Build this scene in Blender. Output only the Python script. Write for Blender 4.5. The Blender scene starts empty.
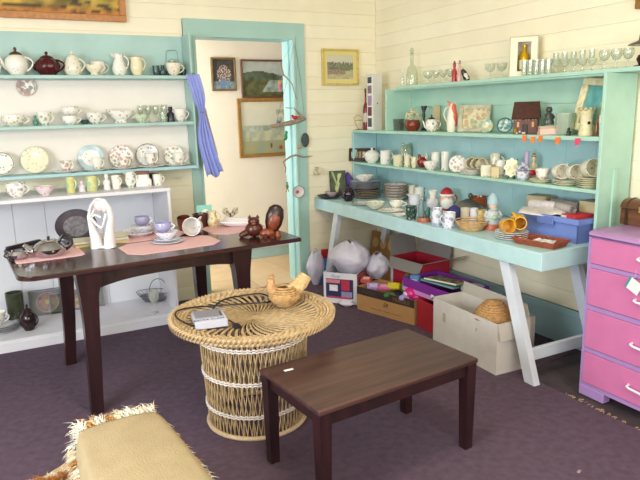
import bpy, math, random
from math import sin, cos, pi, radians as RAD, hypot, atan2
from mathutils import Vector, Matrix, noise
random.seed(7)
SC = bpy.context.scene
COL = SC.collection

# ------------------------------------------------------------------ camera
cam_data = bpy.data.cameras.new('camera'); cam = bpy.data.objects.new('camera', cam_data); COL.objects.link(cam)
SC.camera = cam
cam_data.sensor_width = 36.0
cam_data.lens = 36.0 * 607.27 / 640.0
cam_data.clip_start = 0.05
_y, _p, _r = RAD(27.0355), RAD(11.9288), RAD(-1.45675)
_f = Vector((sin(_y)*cos(_p), cos(_y)*cos(_p), -sin(_p)))
_a = Vector((cos(_y), -sin(_y), 0)); _b = _a.cross(_f)
_ri = cos(_r)*_a + sin(_r)*_b; _up = -sin(_r)*_a + cos(_r)*_b
cam.matrix_world = Matrix(((_ri.x, _up.x, -_f.x, 0), (_ri.y, _up.y, -_f.y, 0), (_ri.z, _up.z, -_f.z, 1.5), (0, 0, 0, 1)))

# ------------------------------------------------------------------ world, lights, exposure
wd = bpy.data.worlds.new('world'); SC.world = wd; wd.use_nodes = True
wd.node_tree.nodes['Background'].inputs[0].default_value = (0.80, 0.90, 1.0, 1)
wd.node_tree.nodes['Background'].inputs[1].default_value = 1.2
SC.view_settings.view_transform = 'Standard'; SC.view_settings.look = 'None'
SC.view_settings.exposure = 0.29; SC.view_settings.gamma = 1.0
SC.view_settings.use_curve_mapping = False
def area(name, loc, target, sx, sy, power, color):
    l = bpy.data.lights.new(name, 'AREA'); l.shape = 'RECTANGLE'; l.size = sx; l.size_y = sy
    l.energy = power; l.color = color
    o = bpy.data.objects.new(name, l); COL.objects.link(o); o.location = loc
    o.rotation_euler = (Vector(target) - Vector(loc)).to_track_quat('-Z', 'Y').to_euler()
    return o
# daylight entering through the windows of the room (left wall, and the wall behind the camera)
area('window_light_left', (-2.12, 1.3, 1.45), (0.8, 2.6, 0.7), 2.2, 1.2, 118, (0.88, 0.93, 1.0))
area('window_light_rear', (0.7, -1.12, 1.6), (1.2, 3.2, 1.25), 2.6, 1.3, 64, (1.0, 0.96, 0.86))
# daylight of the room beyond the doorway
area('window_light_hall', (0.28, 5.42, 1.5), (2.2, 5.6, 1.2), 0.8, 1.4, 26, (1.0, 0.96, 0.9))
# unseen warm fill light added under the ceiling
area('ceiling_warm_fill', (0.9, 1.6, 2.55), (1.5, 3.0, 0.0), 0.5, 0.5, 18, (1.0, 0.86, 0.62))

# ------------------------------------------------------------------ materials
def H(h):
    h = h.lstrip('#'); c = [int(h[i:i+2], 16)/255 for i in (0, 2, 4)]
    return tuple(((x/12.92) if x <= .04045 else ((x+.055)/1.055)**2.4) for x in c) + (1,)
_mats = {}
def M(hexc, rough=.5, metal=0.0, var=0.0, vs=8.0, bump=0.0, bs=60.0, stretch=None, coat=0.0, spec=.5):
    """plain painted / glazed surface with optional noise variation and relief"""
    key = (hexc, rough, metal, var, vs, bump, bs, stretch, coat, spec)
    if key in _mats: return _mats[key]
    m = bpy.data.materials.new('surface_' + hexc.strip('#')); m.use_nodes = True
    nt = m.node_tree; n = nt.nodes; L = nt.links; b = n['Principled BSDF']
    c = H(hexc); b.inputs['Base Color'].default_value = c
    b.inputs['Roughness'].default_value = rough; b.inputs['Metallic'].default_value = metal
    b.inputs['Coat Weight'].default_value = coat; b.inputs['Coat Roughness'].default_value = .08
    b.inputs['Specular IOR Level'].default_value = spec
    if var or bump:
        tc = n.new('ShaderNodeTexCoord'); mp = n.new('ShaderNodeMapping'); L.new(tc.outputs['Object'], mp.inputs[0])
        if stretch: mp.inputs['Scale'].default_value = stretch
    if var:
        t = n.new('ShaderNodeTexNoise'); t.inputs['Scale'].default_value = vs; t.inputs['Detail'].default_value = 5
        L.new(mp.outputs[0], t.inputs[0])
        r = n.new('ShaderNodeValToRGB'); e = r.color_ramp.elements
        e[0].position = .3; e[1].position = .7
        e[0].color = tuple(max(0, x*(1-var)) for x in c[:3]) + (1,); e[1].color = tuple(min(1, x*(1+var)) for x in c[:3]) + (1,)
        L.new(t.outputs[0], r.inputs[0]); L.new(r.outputs[0], b.inputs['Base Color'])
    if bump:
        t = n.new('ShaderNodeTexNoise'); t.inputs['Scale'].default_value = bs; t.inputs['Detail'].default_value = 3
        L.new(mp.outputs[0], t.inputs[0])
        bp = n.new('ShaderNodeBump'); bp.inputs['Strength'].default_value = bump; bp.inputs['Distance'].default_value = .01
        L.new(t.outputs[0], bp.inputs['Height']); L.new(bp.outputs[0], b.inputs['Normal'])
    _mats[key] = m
    return m
def china(base, cols, scale=45, th=.28, rough=.18, cover=.5, band=None):
    """glazed china with small printed sprigs"""
    key = ('china', base, tuple(cols), scale, th, rough, cover, band)
    if key in _mats: return _mats[key]
    m = bpy.data.materials.new('china_' + base.strip('#')); m.use_nodes = True
    nt = m.node_tree; n = nt.nodes; L = nt.links; b = n['Principled BSDF']; b.inputs['Roughness'].default_value = rough
    tc = n.new('ShaderNodeTexCoord')
    v = n.new('ShaderNodeTexVoronoi'); v.inputs['Scale'].default_value = scale; L.new(tc.outputs['Object'], v.inputs['Vector'])
    lt = n.new('ShaderNodeMath'); lt.operation = 'LESS_THAN'; lt.inputs[1].default_value = th; L.new(v.outputs['Distance'], lt.inputs[0])
    ns = n.new('ShaderNodeTexNoise'); ns.inputs['Scale'].default_value = scale*.35; L.new(tc.outputs['Object'], ns.inputs['Vector'])
    g = n.new('ShaderNodeMath'); g.operation = 'GREATER_THAN'; g.inputs[1].default_value = cover; L.new(ns.outputs[0], g.inputs[0])
    mu = n.new('ShaderNodeMath'); mu.operation = 'MULTIPLY'; L.new(lt.outputs[0], mu.inputs[0]); L.new(g.outputs[0], mu.inputs[1])
    r = n.new('ShaderNodeValToRGB'); r.color_ramp.interpolation = 'CONSTANT'; e = r.color_ramp.elements
    while len(e) < len(cols): e.new(.5)
    for i, c in enumerate(cols): e[i].position = i/len(cols); e[i].color = H(c)
    sp = n.new('ShaderNodeSeparateColor'); L.new(v.outputs['Color'], sp.inputs[0]); L.new(sp.outputs[0], r.inputs[0])
    mx = n.new('ShaderNodeMix'); mx.data_type = 'RGBA'; mx.inputs[6].default_value = H(base)
    sf = n.new('ShaderNodeMath'); sf.operation = 'MULTIPLY'; sf.inputs[1].default_value = .62; L.new(mu.outputs[0], sf.inputs[0]); L.new(sf.outputs[0], mx.inputs[0]); L.new(r.outputs[0], mx.inputs[7]); out = mx.outputs[2]
    if band:   # coloured band at the widest reach of a plate (radius in generated coordinates)
        col, r0, r1 = band
        s = n.new('ShaderNodeVectorMath'); s.operation = 'SUBTRACT'; s.inputs[1].default_value = (.5, .5, 0); L.new(tc.outputs['Generated'], s.inputs[0])
        m2 = n.new('ShaderNodeVectorMath'); m2.operation = 'MULTIPLY'; m2.inputs[1].default_value = (1, 1, 0); L.new(s.outputs[0], m2.inputs[0])
        ln = n.new('ShaderNodeVectorMath'); ln.operation = 'LENGTH'; L.new(m2.outputs[0], ln.inputs[0])
        a = n.new('ShaderNodeMath'); a.operation = 'COMPARE'; a.inputs[1].default_value = (r0+r1)/2; a.inputs[2].default_value = (r1-r0)/2
        L.new(ln.outputs['Value'], a.inputs[0])
        m3 = n.new('ShaderNodeMix'); m3.data_type = 'RGBA'; L.new(a.outputs[0], m3.inputs[0]); L.new(out, m3.inputs[6]); m3.inputs[7].default_value = H(col)
        out = m3.outputs[2]
    L.new(out, b.inputs['Base Color'])
    _mats[key] = m
    return m
def glass(tint='#f6f9f2', dens=.10):
    key = ('glass', tint, dens)
    if key in _mats: return _mats[key]
    m = bpy.data.materials.new('clear_glass'); m.use_nodes = True
    nt = m.node_tree; n = nt.nodes; L = nt.links; n.remove(n['Principled BSDF']); o = n['Material Output']
    t = n.new('ShaderNodeBsdfTransparent'); t.inputs[0].default_value = H(tint)
    g = n.new('ShaderNodeBsdfGlossy'); g.inputs['Roughness'].default_value = .06
    lw = n.new('ShaderNodeLayerWeight'); lw.inputs[0].default_value = .35
    ad = n.new('ShaderNodeMath'); ad.operation = 'MULTIPLY_ADD'; ad.inputs[1].default_value = .38; ad.inputs[2].default_value = dens*.5
    L.new(lw.outputs['Facing'], ad.inputs[0])
    x = n.new('ShaderNodeMixShader'); L.new(ad.outputs[0], x.inputs[0]); L.new(t.outputs[0], x.inputs[1]); L.new(g.outputs[0], x.inputs[2])
    d = n.new('ShaderNodeBsdfDiffuse'); d.inputs[0].default_value = (.9, .92, .86, 1)   # white diffuse share that makes the glass paler
    x2 = n.new('ShaderNodeMixShader'); x2.inputs[0].default_value = dens*.9; L.new(x.outputs[0], x2.inputs[1]); L.new(d.outputs[0], x2.inputs[2])
    L.new(x2.outputs[0], o.inputs[0]); _mats[key] = m
    return m
def wood(dark, light, scale=14, rough=.3, axis='X', coat=.3):
    key = ('wood', dark, light, scale, rough, axis, coat)
    if key in _mats: return _mats[key]
    m = bpy.data.materials.new('wood'); m.use_nodes = True
    nt = m.node_tree; n = nt.nodes; L = nt.links; b = n['Principled BSDF']
    tc = n.new('ShaderNodeTexCoord'); mp = n.new('ShaderNodeMapping'); L.new(tc.outputs['Object'], mp.inputs[0])
    mp.inputs['Scale'].default_value = {'X': (.08, 1, 1), 'Y': (1, .08, 1), 'Z': (1, 1, .08)}[axis]
    t = n.new('ShaderNodeTexNoise'); t.inputs['Scale'].default_value = scale*3; t.inputs['Detail'].default_value = 6; t.inputs['Distortion'].default_value = .4
    L.new(mp.outputs[0], t.inputs[0])
    r = n.new('ShaderNodeValToRGB'); e = r.color_ramp.elements; e[0].position = .32; e[1].position = .68
    e[0].color = H(dark); e[1].color = H(light); L.new(t.outputs[0], r.inputs[0]); L.new(r.outputs[0], b.inputs['Base Color'])
    b.inputs['Roughness'].default_value = rough; b.inputs['Coat Weight'].default_value = coat; b.inputs['Coat Roughness'].default_value = .15
    _mats[key] = m
    return m
def vcol(rough=.6):
    key = ('vcol', rough)
    if key in _mats: return _mats[key]
    m = bpy.data.materials.new('printed_picture'); m.use_nodes = True
    nt = m.node_tree; a = nt.nodes.new('ShaderNodeVertexColor'); a.layer_name = 'Col'
    b = nt.nodes['Principled BSDF']; nt.links.new(a.outputs[0], b.inputs['Base Color']); b.inputs['Roughness'].default_value = rough
    _mats[key] = m
    return m

# ------------------------------------------------------------------ mesh building
class B:
    def __init__(s): s.v = []; s.f = []
    def add(s, vs, fs, mtx=None):
        k = len(s.v)
        s.v += [tuple(mtx @ Vector(p)) if mtx else tuple(p) for p in vs]
        s.f += [tuple(i+k for i in f) for f in fs]; return s
    def box(s, x0, x1, y0, y1, z0, z1, mtx=None):
        vs = [(x, y, z) for z in (z0, z1) for y in (y0, y1) for x in (x0, x1)]
        return s.add(vs, [(0, 2, 3, 1), (4, 5, 7, 6), (0, 1, 5, 4), (2, 6, 7, 3), (0, 4, 6, 2), (1, 3, 7, 5)], mtx)
    def bev(s, x0, x1, y0, y1, z0, z1, c=.004, mtx=None):
        """box with chamfered edges on all four vertical and the top edges"""
        def ring(d, z): return [(x0+d+c, y0+d, z), (x1-d-c, y0+d, z), (x1-d, y0+d+c, z), (x1-d, y1-d-c, z), (x1-d-c, y1-d, z), (x0+d+c, y1-d, z), (x0+d, y1-d-c, z), (x0+d, y0+d+c, z)]
        vs = ring(c, z0) + ring(0, z0+c) + ring(0, z1-c) + ring(c, z1)
        fs = [tuple(range(7, -1, -1)), tuple(range(24, 32))]
        for k in range(3):
            for i in range(8): j = (i+1) % 8; fs.append((k*8+i, k*8+j, k*8+8+j, k*8+8+i))
        return s.add(vs, fs, mtx)
    def lathe(s, prof, n=20, mtx=None, sx=1, sy=1, lobes=0, la=.08):
        vs = []; fs = []
        for r, z in prof:
            for i in range(n):
                a = 2*pi*i/n; q = r*(1+la*(abs(cos(lobes*a/2))-.5)) if lobes else r
                vs.append((q*cos(a)*sx, q*sin(a)*sy, z))
        for k in range(len(prof)-1):
            for i in range(n): j = (i+1) % n; fs.append((k*n+i, k*n+j, (k+1)*n+j, (k+1)*n+i))
        if prof[0][0] > 1e-5: fs.append(tuple(range(n-1, -1, -1)))
        if prof[-1][0] > 1e-5: fs.append(tuple((len(prof)-1)*n+i for i in range(n)))
        return s.add(vs, fs, mtx)
    def tube(s, pts, rad, n=8, closed=False, flat=1.0):
        pts = [Vector(p) for p in pts]; m = len(pts); vs = []; fs = []
        rads = rad if isinstance(rad, (list, tuple)) else [rad]*m
        prev = None
        for i, p in enumerate(pts):
            if closed: t = pts[(i+1) % m]-pts[i-1]
            else: t = pts[min(i+1, m-1)]-pts[max(i-1, 0)]
            if t.length < 1e-9: t = Vector((0, 0, 1))
            t.normalize()
            if prev is None:
                u = t.orthogonal().normalized()
            else:
                u = prev - t*prev.dot(t)
                u = u.normalized() if u.length > 1e-6 else t.orthogonal().normalized()
            prev = u; w = t.cross(u)
            for k in range(n):
                a = 2*pi*k/n; vs.append(p + u*cos(a)*rads[i] + w*sin(a)*rads[i]*flat)
        for i in range(m if closed else m-1):
            for k in range(n):
                j = (i+1) % m; q = (k+1) % n; fs.append((i*n+k, i*n+q, j*n+q, j*n+k))
        if not closed: fs.append(tuple(range(n-1, -1, -1))); fs.append(tuple((m-1)*n+k for k in range(n)))
        return s.add(vs, fs)
    def strip(s, pts, ws, h):
        """flat lath following pts, lying level"""
        vs = []; m = len(pts); pts = [Vector(p) for p in pts]
        for i, p in enumerate(pts):
            t = pts[min(i+1, m-1)]-pts[max(i-1, 0)]; n = Vector((-t.y, t.x, 0)).normalized()*ws[i]
            vs += [p-n, p+n, p+n*.8+Vector((0, 0, h)), p-n*.8+Vector((0, 0, h))]
        fs = [(0, 1, 2, 3), (4*m-1, 4*m-2, 4*m-3, 4*m-4)] + [(4*i+k, 4*i+4+k, 4*i+4+(k+1) % 4, 4*i+(k+1) % 4) for i in range(m-1) for k in range(4)]
        return s.add(vs, fs)
    def ball(s, c, rx, ry=None, rz=None, n=14, mtx=None):
        ry = ry or rx; rz = rz or rx; k = max(5, n//2+1)
        pr = [(max(1e-6, sin(pi*i/k)), -cos(pi*i/k)) for i in range(k+1)]
        T = Matrix.Translation(c) @ Matrix.Diagonal((rx, ry, rz, 1))
        return s.lathe(pr, n, (mtx @ T) if mtx else T)
    def prism(s, poly, z0, z1, mtx=None):
        n = len(poly); vs = [(x, y, z0) for x, y in poly] + [(x, y, z1) for x, y in poly]
        fs = [tuple(range(n-1, -1, -1)), tuple(range(n, 2*n))] + [(i, (i+1) % n, n+(i+1) % n, n+i) for i in range(n)]
        return s.add(vs, fs, mtx)
    def grid(s, fn, nu, nv, thick=0.0):
        P = [[Vector(fn(i/nu, j/nv)) for i in range(nu+1)] for j in range(nv+1)]
        vs = [p for r in P for p in r]; w = nu+1
        fs = [(j*w+i, j*w+i+1, (j+1)*w+i+1, (j+1)*w+i) for j in range(nv) for i in range(nu)]
        return s.add(vs, fs)
def mesh(name, b, mat, smooth=True, ang=40, solid=0):
    me = bpy.data.meshes.new(name); me.from_pydata([tuple(p) for p in b.v], [], b.f); me.validate()
    me.materials.append(mat)
    if smooth:
        me.shade_smooth(); me.set_sharp_from_angle(angle=RAD(ang))
    return me
def part(name, b, mat, parent, smooth=True, ang=40, label=None, solid=0, stuff=False, loc=None, rot=None):
    me = b if isinstance(b, bpy.types.Mesh) else mesh(name, b, mat, smooth, ang)
    o = bpy.data.objects.new(name, me); COL.objects.link(o); o.parent = parent
    if loc: o.location = loc
    if rot: o.rotation_euler = rot
    if label: o['label'] = label
    if stuff: o['kind'] = 'stuff'
    if solid:
        md = o.modifiers.new('s', 'SOLIDIFY'); md.thickness = solid; md.offset = 0
    return o
def tag(o, label, cat, group=None):
    o['label'] = label; o['category'] = cat
    if group: o['group'] = group
    return o
def thing(name, label, cat, loc=(0, 0, 0), rz=0, group=None):
    o = bpy.data.objects.new(name, None); COL.objects.link(o); o.location = loc; o.empty_display_size = .05
    o.rotation_euler = (0, 0, rz); return tag(o, label, cat, group)
def one(name, b, mat, label, cat, loc=(0, 0, 0), rz=0, group=None, smooth=True, ang=40, rot=None, solid=0):
    o = part(name, b, mat, None, smooth, ang, solid=solid); o.location = loc; o.rotation_euler = rot or (0, 0, rz)
    return tag(o, label, cat, group)
def struct(name, b, mat, smooth=False, parent=None):
    o = part(name, b, mat, parent, smooth)
    if parent is None: o['kind'] = 'structure'
    return o
def copy_tree(o, parent=None):
    c = o.copy(); COL.objects.link(c); c.parent = parent
    for ch in [x for x in list(SC.objects) if x.parent == o]: copy_tree(ch, c)
    return c
def picture(fn, w, h, nu, nv):
    """flat print: grid in the XZ plane facing -Y with a colour per face corner; fn(u, v) -> rgb hex-linear tuple"""
    b = B(); b.grid(lambda u, v: ((u-.5)*w, 0, v*h), nu, nv)
    me = mesh('print', b, vcol(), False); a = me.color_attributes.new('Col', 'FLOAT_COLOR', 'POINT')
    k = 0
    for j in range(nv+1):
        for i in range(nu+1):
            c = fn(i/nu, j/nv); a.data[k].color = (c[0], c[1], c[2], 1); k += 1
    return me
def cr(P, k=6):
    """smooth curve through the points"""
    P = [Vector(p) for p in P]; out = []
    for i in range(len(P)-1):
        p0, p1, p2, p3 = P[max(0, i-1)], P[i], P[i+1], P[min(len(P)-1, i+2)]
        for j in range(k):
            u = j/k; out.append(.5*(2*p1+(p2-p0)*u+(2*p0-5*p1+4*p2-p3)*u*u+(-p0+3*p1-3*p2+p3)*u**3))
    return out+[P[-1]]
def lerp(a, b, t): t = max(0, min(1, t)); return tuple(x+(y-x)*t for x, y in zip(a, b))
def nz(x, y, z=0): return noise.noise(Vector((x, y, z)))
# ------------------------------------------------------------------ room shell
CREAM = '#efe6cf'; TURQ = '#9ccfc4'; TURQ2 = '#a3d3d6'; WHITE = '#e6e4ea'
DY, WX = 4.811, 3.064
m_cream = [M(c, .55, var=.03, vs=5, bump=.06, bs=25) for c in ('#f3ebd0', '#f1e8cd', '#f4ecd3')]
m_turq = M('#a8c9c5', .45, var=.06, vs=6, bump=.05, bs=30)
m_turq_low = M('#a9cdd4', .45, var=.06, vs=6, bump=.05, bs=30)
m_white = M('#e4e3e9', .5, var=.03, vs=6)
m_carpet = M('#6d5b6c', .95, var=.14, vs=26, bump=.9, bs=420, spec=.1)
m_bare = M('#4a3f45', .7, var=.25, vs=9)
fl = struct('floor', B().box(-2.2, WX+.02, -1.2, DY+.02, -.06, -.008), m_bare)
# carpet laid up to a ragged seam in front of the bench and the drawers
pts = [(-2.2, -1.2), (2.49, -1.2)]
yy = -1.0
while yy < 2.33:
    pts.append((2.492+.004*nz(yy*9, 1)+(.006 if int(yy*31) % 3 == 0 else 0)-(.0 if yy < 2.08 else (yy-2.08)*.0), yy)); yy += .045
pts += [(2.50, 2.33), (2.56, 2.40), (3.04, 2.45), (3.04, DY), (-2.2, DY)]
cp = struct('floor_carpet', B().prism(pts, -.008, 0), m_carpet)
fr = B(); random.seed(3)
for k in range(70):
    y0 = 1.35 + random.random()*.72
    x0 = 2.494+random.uniform(-.004, .006); a = random.uniform(-.8, .8); l = random.uniform(.008, .03)
    fr.tube([(x0, y0, .001), (x0+l*.5*cos(a), y0+l*.5*sin(a), .004), (x0+l*cos(a), y0+l*sin(a), .001)], random.uniform(.001, .0022), 5)
part('frayed_backing', fr, M('#b39a78', .9), cp, label='frayed tan threads along the carpet seam', stuff=True)
# back wall with the doorway
wb = struct('wall_back', B().box(-2.2, 1.36, DY+.012, DY+.13, 0, 2.7).box(2.28, WX+.15, DY+.012, DY+.13, 0, 2.7).box(1.36, 2.28, DY+.012, DY+.13, 2.14, 2.7), m_cream[0])
wr = struct('wall_right', B().box(WX+.012, WX+.13, -1.2, DY, 0, 2.7), m_cream[0])
PIT = .1055; Z0 = .0
bm_cache = {}
def board(parent, x0, x1, z0, mat, right=False):
    key = (round(x1-x0, 3), id(mat), right)
    if key not in bm_cache:
        L_ = x1-x0
        b = B()
        if right: b.bev(0, .014, 0, L_, 0, PIT-.0008, .0012)
        else: b.bev(0, L_, 0, .014, 0, PIT-.0008, .0012)
        bm_cache[key] = mesh('board', b, mat, False)
    o = part('board', bm_cache[key], None, parent)
    j = random.uniform(-.0008, .0008)
    o.location = (WX-j, x0, z0) if right else (x0, DY-j, z0)
k = 0; z = .0
while z < 2.66:
    mm = m_cream[k % 3]
    if z+PIT < 2.14:
        board(wb, -2.2, 1.37, z, mm); board(wb, 2.27, WX, z, mm)
    else: board(wb, -2.2, WX, z, mm)
    board(wr, -1.2, DY, z+.035 if z > .1 else z, m_cream[(k+1) % 3], True)
    z += PIT; k += 1
part('board_end', B().box(1.357, 1.372, DY, DY+.014, 0, 2.2).box(2.268, 2.283, DY, DY+.014, 0, 2.2), m_cream[0], wb, False)
# painted skirting on the right wall, with its moulding
struct('baseboard_right', B().box(WX-.014, WX, 2.0, DY-.02, 0, .243).box(WX-.022, WX-.0, 2.0, DY-.02, .188, .2).box(WX-.02, WX, 2.0, DY-.02, .225, .243), m_turq_low)
struct('baseboard_back', B().box(2.345, WX-.022, DY-.014, DY, 0, .16), m_turq_low)
struct('ceiling', B().box(-2.2, WX+.1, -1.2, DY+.1, 2.66, 2.74), M('#ece6d8', .7))
# left wall and rear wall with their window openings (behind and beside the camera)
struct('wall_left', B().box(-2.32, -2.2, -1.2, .2, 0, 2.7).box(-2.32, -2.2, 2.4, DY+.1, 0, 2.7).box(-2.32, -2.2, .2, 2.4, 0, .85).box(-2.32, -2.2, .2, 2.4, 2.05, 2.7), m_cream[0])
struct('wall_rear', B().box(-2.32, -.6, -1.32, -1.2, 0, 2.7).box(2.0, WX+.13, -1.32, -1.2, 0, 2.7).box(-.6, 2.0, -1.32, -1.2, 0, .95).box(-.6, 2.0, -1.32, -1.2, 2.25, 2.7), m_cream[0])
w1 = struct('window_1', B().box(-2.3, -2.22, .2, .26, .85, 2.05).box(-2.3, -2.22, 2.34, 2.4, .85, 2.05).box(-2.3, -2.22, .26, 2.34, .85, .91).box(-2.3, -2.22, .26, 2.34, 1.99, 2.05).box(-2.29, -2.23, 1.27, 1.33, .91, 1.99), m_white)
part('pane', B().box(-2.262, -2.258, .26, 2.34, .91, 1.99), glass(), w1, False)
w2 = struct('window_2', B().box(-.6, -.54, -1.3, -1.22, .95, 2.25).box(1.94, 2.0, -1.3, -1.22, .95, 2.25).box(-.54, 1.94, -1.3, -1.22, .95, 1.01).box(-.54, 1.94, -1.3, -1.22, 2.19, 2.25).box(.67, .73, -1.29, -1.23, 1.01, 2.19), m_white)
part('pane', B().box(-.54, 1.94, -1.262, -1.258, 1.01, 2.19), glass(), w2, False)
# doorway trim: casing boards with a bead, and jamb linings
m_trim = M('#a5c8c0', .38, var=.05, vs=5); m_trim2 = M('#a8d6d8', .38, var=.04, vs=5)
struct('trim_1', B().box(1.316, 1.402, DY-.018, DY, 0, 2.205).box(1.388, 1.408, DY-.026, DY-.018, 0, 2.1), m_trim)
struct('trim_2', B().box(2.238, 2.345, DY-.018, DY, 0, 2.205).box(2.238, 2.252, DY-.026, DY-.018, 0, 2.1).box(2.262, 2.272, DY-.024, DY-.018, 0, 2.12), m_trim)
struct('trim_3', B().box(1.316, 2.345, DY-.019, DY, 2.092, 2.222).box(1.40, 2.25, DY-.028, DY-.018, 2.09, 2.102), m_trim)
struct('trim_4', B().box(1.372, 1.402, DY, DY+.2, 0, 2.1), m_trim2)
struct('trim_5', B().box(2.238, 2.268, DY, DY+.21, 0, 2.1).box(2.224, 2.238, DY+.06, DY+.10, 0, 2.09), m_trim2)
struct('trim_6', B().box(1.372, 2.268, DY, DY+.2, 2.092, 2.135), m_trim2)
# room beyond the doorway
HY = 5.886
m_hall = M('#f1ece4', .6, var=.02, vs=4)
struct('wall_hall_back', B().box(.2, 4.0, HY, HY+.1, 0, 2.7), m_hall)
struct('wall_hall_left', B().box(.1, .2, DY+.13, HY+.1, 0, .8).box(.1, .2, DY+.13, HY+.1, 2.2, 2.7), m_hall)
struct('wall_hall_right', B().box(4.0, 4.1, DY+.13, HY+.1, 0, 2.7), m_hall)
struct('wall_hall_front', B().box(WX+.15, 4.0, DY+.05, DY+.13, 0, 2.7), m_hall)
struct('ceiling_hall', B().box(.1, 4.1, DY+.13, HY+.1, 2.66, 2.74), m_hall)
struct('baseboard_hall', B().box(.2, 4.0, HY-.016, HY, 0, .1).box(.2, 4.0, HY-.02, HY, .088, .1), m_turq_low)
fh = struct('floor_hall', B().box(.1, 4.1, DY+.02, HY+.1, -.06, -.006), M('#8d7358', .6))
random.seed(5)
for i in range(9):
    for j in range(3):
        x0 = .2+i*.42; y0 = DY+.02+j*.40
        part('tile', B().bev(x0, x0+.416, y0, min(y0+.396, HY-.02), -.006, 0, .002), M(random.choice(['#d8bd98', '#d2b791', '#dcc29f']), .45, var=.06, vs=7), fh, False)
def frame_picture(name, label, cat, loc, rz, w, h, fw, fcol, fn, res=44, mount=None, depth=.025, tilt=0, fmat=None):
    t = thing(name, label, cat, loc, rz); t.rotation_euler = (tilt, 0, rz)
    fm = fmat or M(fcol, .4, .0, var=.2, vs=30)
    b = B()
    for x0, x1, z0, z1 in ((-w/2, w/2, 0, fw), (-w/2, w/2, h-fw, h), (-w/2, -w/2+fw, fw, h-fw), (w/2-fw, w/2, fw, h-fw)):
        b.bev(x0, x1, -depth, -.001, z0, z1, min(.003, fw*.2))
    part('frame', b, fm, t, False)
    iw, ih = w-2*fw, h-2*fw; k = 0
    if mount:
        mw, mc = mount; mb = B()
        for x0, x1, z0, z1 in ((-iw/2, iw/2, fw, fw+mw), (-iw/2, iw/2, h-fw-mw, h-fw), (-iw/2, -iw/2+mw, fw+mw, h-fw-mw), (iw/2-mw, iw/2, fw+mw, h-fw-mw)):
            mb.box(x0, x1, -.012, -.006, z0, z1)
        part('mount', mb, M(mc, .7), t, False); k = mw; iw -= 2*mw; ih -= 2*mw
    part('backing', B().box(-w/2+fw*.5, w/2-fw*.5, -.005, -.001, fw*.5, h-fw*.5), M('#8a7a60', .8), t, False)
    p = part('picture', picture(fn, iw, ih, res, max(8, int(res*ih/iw))), None, t, loc=(0, -.008, fw+k))
    return t
def hexl(*hs): return [H(x)[:3] for x in hs]
# rolling landscape in ochre over the china shelves
def land_ochre(u, v):
    a, b_, c, d, e = hexl('#3c3220', '#b98a2c', '#d9b54a', '#6d6128', '#c47a35')
    n = nz(u*14, v*5, 1)+.5*nz(u*30, v*14, 2)
    if v > .62+.1*nz(u*4, 0): return lerp(hexl('#8fa39a')[0], hexl('#d8cfae')[0], n+.5)
    col = lerp(d, c, .5+n*1.4)
    m_ = nz(u*9, v*22, 8)+.5*nz(u*40, v*40, 3)
    return lerp(lerp(col, e, (.10-v)*9), a, (m_*4-.2) if v < .6 else n)
def land_river(u, v):
    s, h1, h2, w, g = hexl('#9fb2b8', '#5f7061', '#3f4a35', '#a9bdbd', '#6f7148')
    n = nz(u*8, v*6, 3)+.4*nz(u*26, v*20, 4)
    if v > .66+.06*sin(u*5)+.03*n: return lerp(s, hexl('#cfd3cf')[0], v*.6+n*.4)
    if v > .45: return lerp(h1, h2, .5+n)
    if u > .35+.5*(v) and v > .12: return lerp(w, h1, .3+n)
    return lerp(g, h2, .5+n)
def land_pale(u, v):
    s, h1, g, w = hexl('#cfd8d2', '#93a69a', '#a9a884', '#c9cdb6')
    n = nz(u*7, v*5, 6)+.4*nz(u*22, v*16, 7)
    if u > .68 and v > .25+.3*(1-u) and nz(u*12, v*10, 9) > -.1 and v < .85: return lerp(hexl('#8fa090')[0], s, .4+n)
    if v > .55: return lerp(s, hexl('#e3e2d4')[0], v+n*.4)
    if v > .44+.04*nz(u*6, 0): return lerp(h1, s, .35+n)
    if .25 < v: return lerp(w, h1, .25+n)
    if abs(u-.56) < .012 and .1 < v < .2: return hexl('#5c5040')[0]
    if abs(u-.74) < .03 and .07 < v < .14: return hexl('#a0502c')[0]
    return lerp(g, h1, .3+n)
def flowers(u, v):
    n = nz(u*9, v*9, 11); d = hypot(u-.52, v-.48)
    c = lerp(hexl('#33343f')[0], hexl('#4a4a44')[0], .5+n)
    if d < .33 and nz(u*22, v*22, 5) > .0: c = hexl('#c9a7a4', '#d8cdb8', '#8e7fa0')[int(abs(nz(u*15, v*15, 2))*9) % 3]
    if v < .25: c = lerp(hexl('#5f7fa0')[0], hexl('#8fa3b5')[0], .5+n)
    if abs(u-.5) < .14 and .14 < v < .34: c = hexl('#6d86b0')[0]
    return c
def village(u, v):
    n = nz(u*12, v*10, 21)
    if v > .7+.1*n: return hexl('#cfcbb4')[0]
    if abs(u-.72) < .2 and v > .35 and n > -.25: return lerp(hexl('#5b6650')[0], hexl('#7f8668')[0], .5+n)
    if v > .42: return lerp(hexl('#8f8f78')[0], hexl('#6d6a5c')[0], .5+2*n)
    if .2 < v < .45 and u < .7: return lerp(hexl('#8a6f62')[0], hexl('#a59a80')[0], .5+2*nz(u*18, v*18, 3))
    return lerp(hexl('#a9a383')[0], hexl('#c6bf9c')[0], .5+n)
def dark_leaf(u, v):
    n = nz(u*5, v*4, 31)
    c = lerp(hexl('#3c4436')[0], hexl('#5f6a58')[0], .5+n)
    if abs((u-.5)-.35*(v-.5)) < .10+.08*n and .15 < v < .9: c = hexl('#c6cf8e')[0]
    if abs((u-.35)+.5*(v-.6)) < .06 and v > .35: c = hexl('#a8bc7c')[0]
    return c
frame_picture('landscape_painting', 'wide ochre hillside landscape painting in brown frame above the china shelves', 'painting', (-.05, DY-.016, 2.172), 0, 1.905, .75, .045, '#b5763c', land_ochre, 90, tilt=.03)
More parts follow.
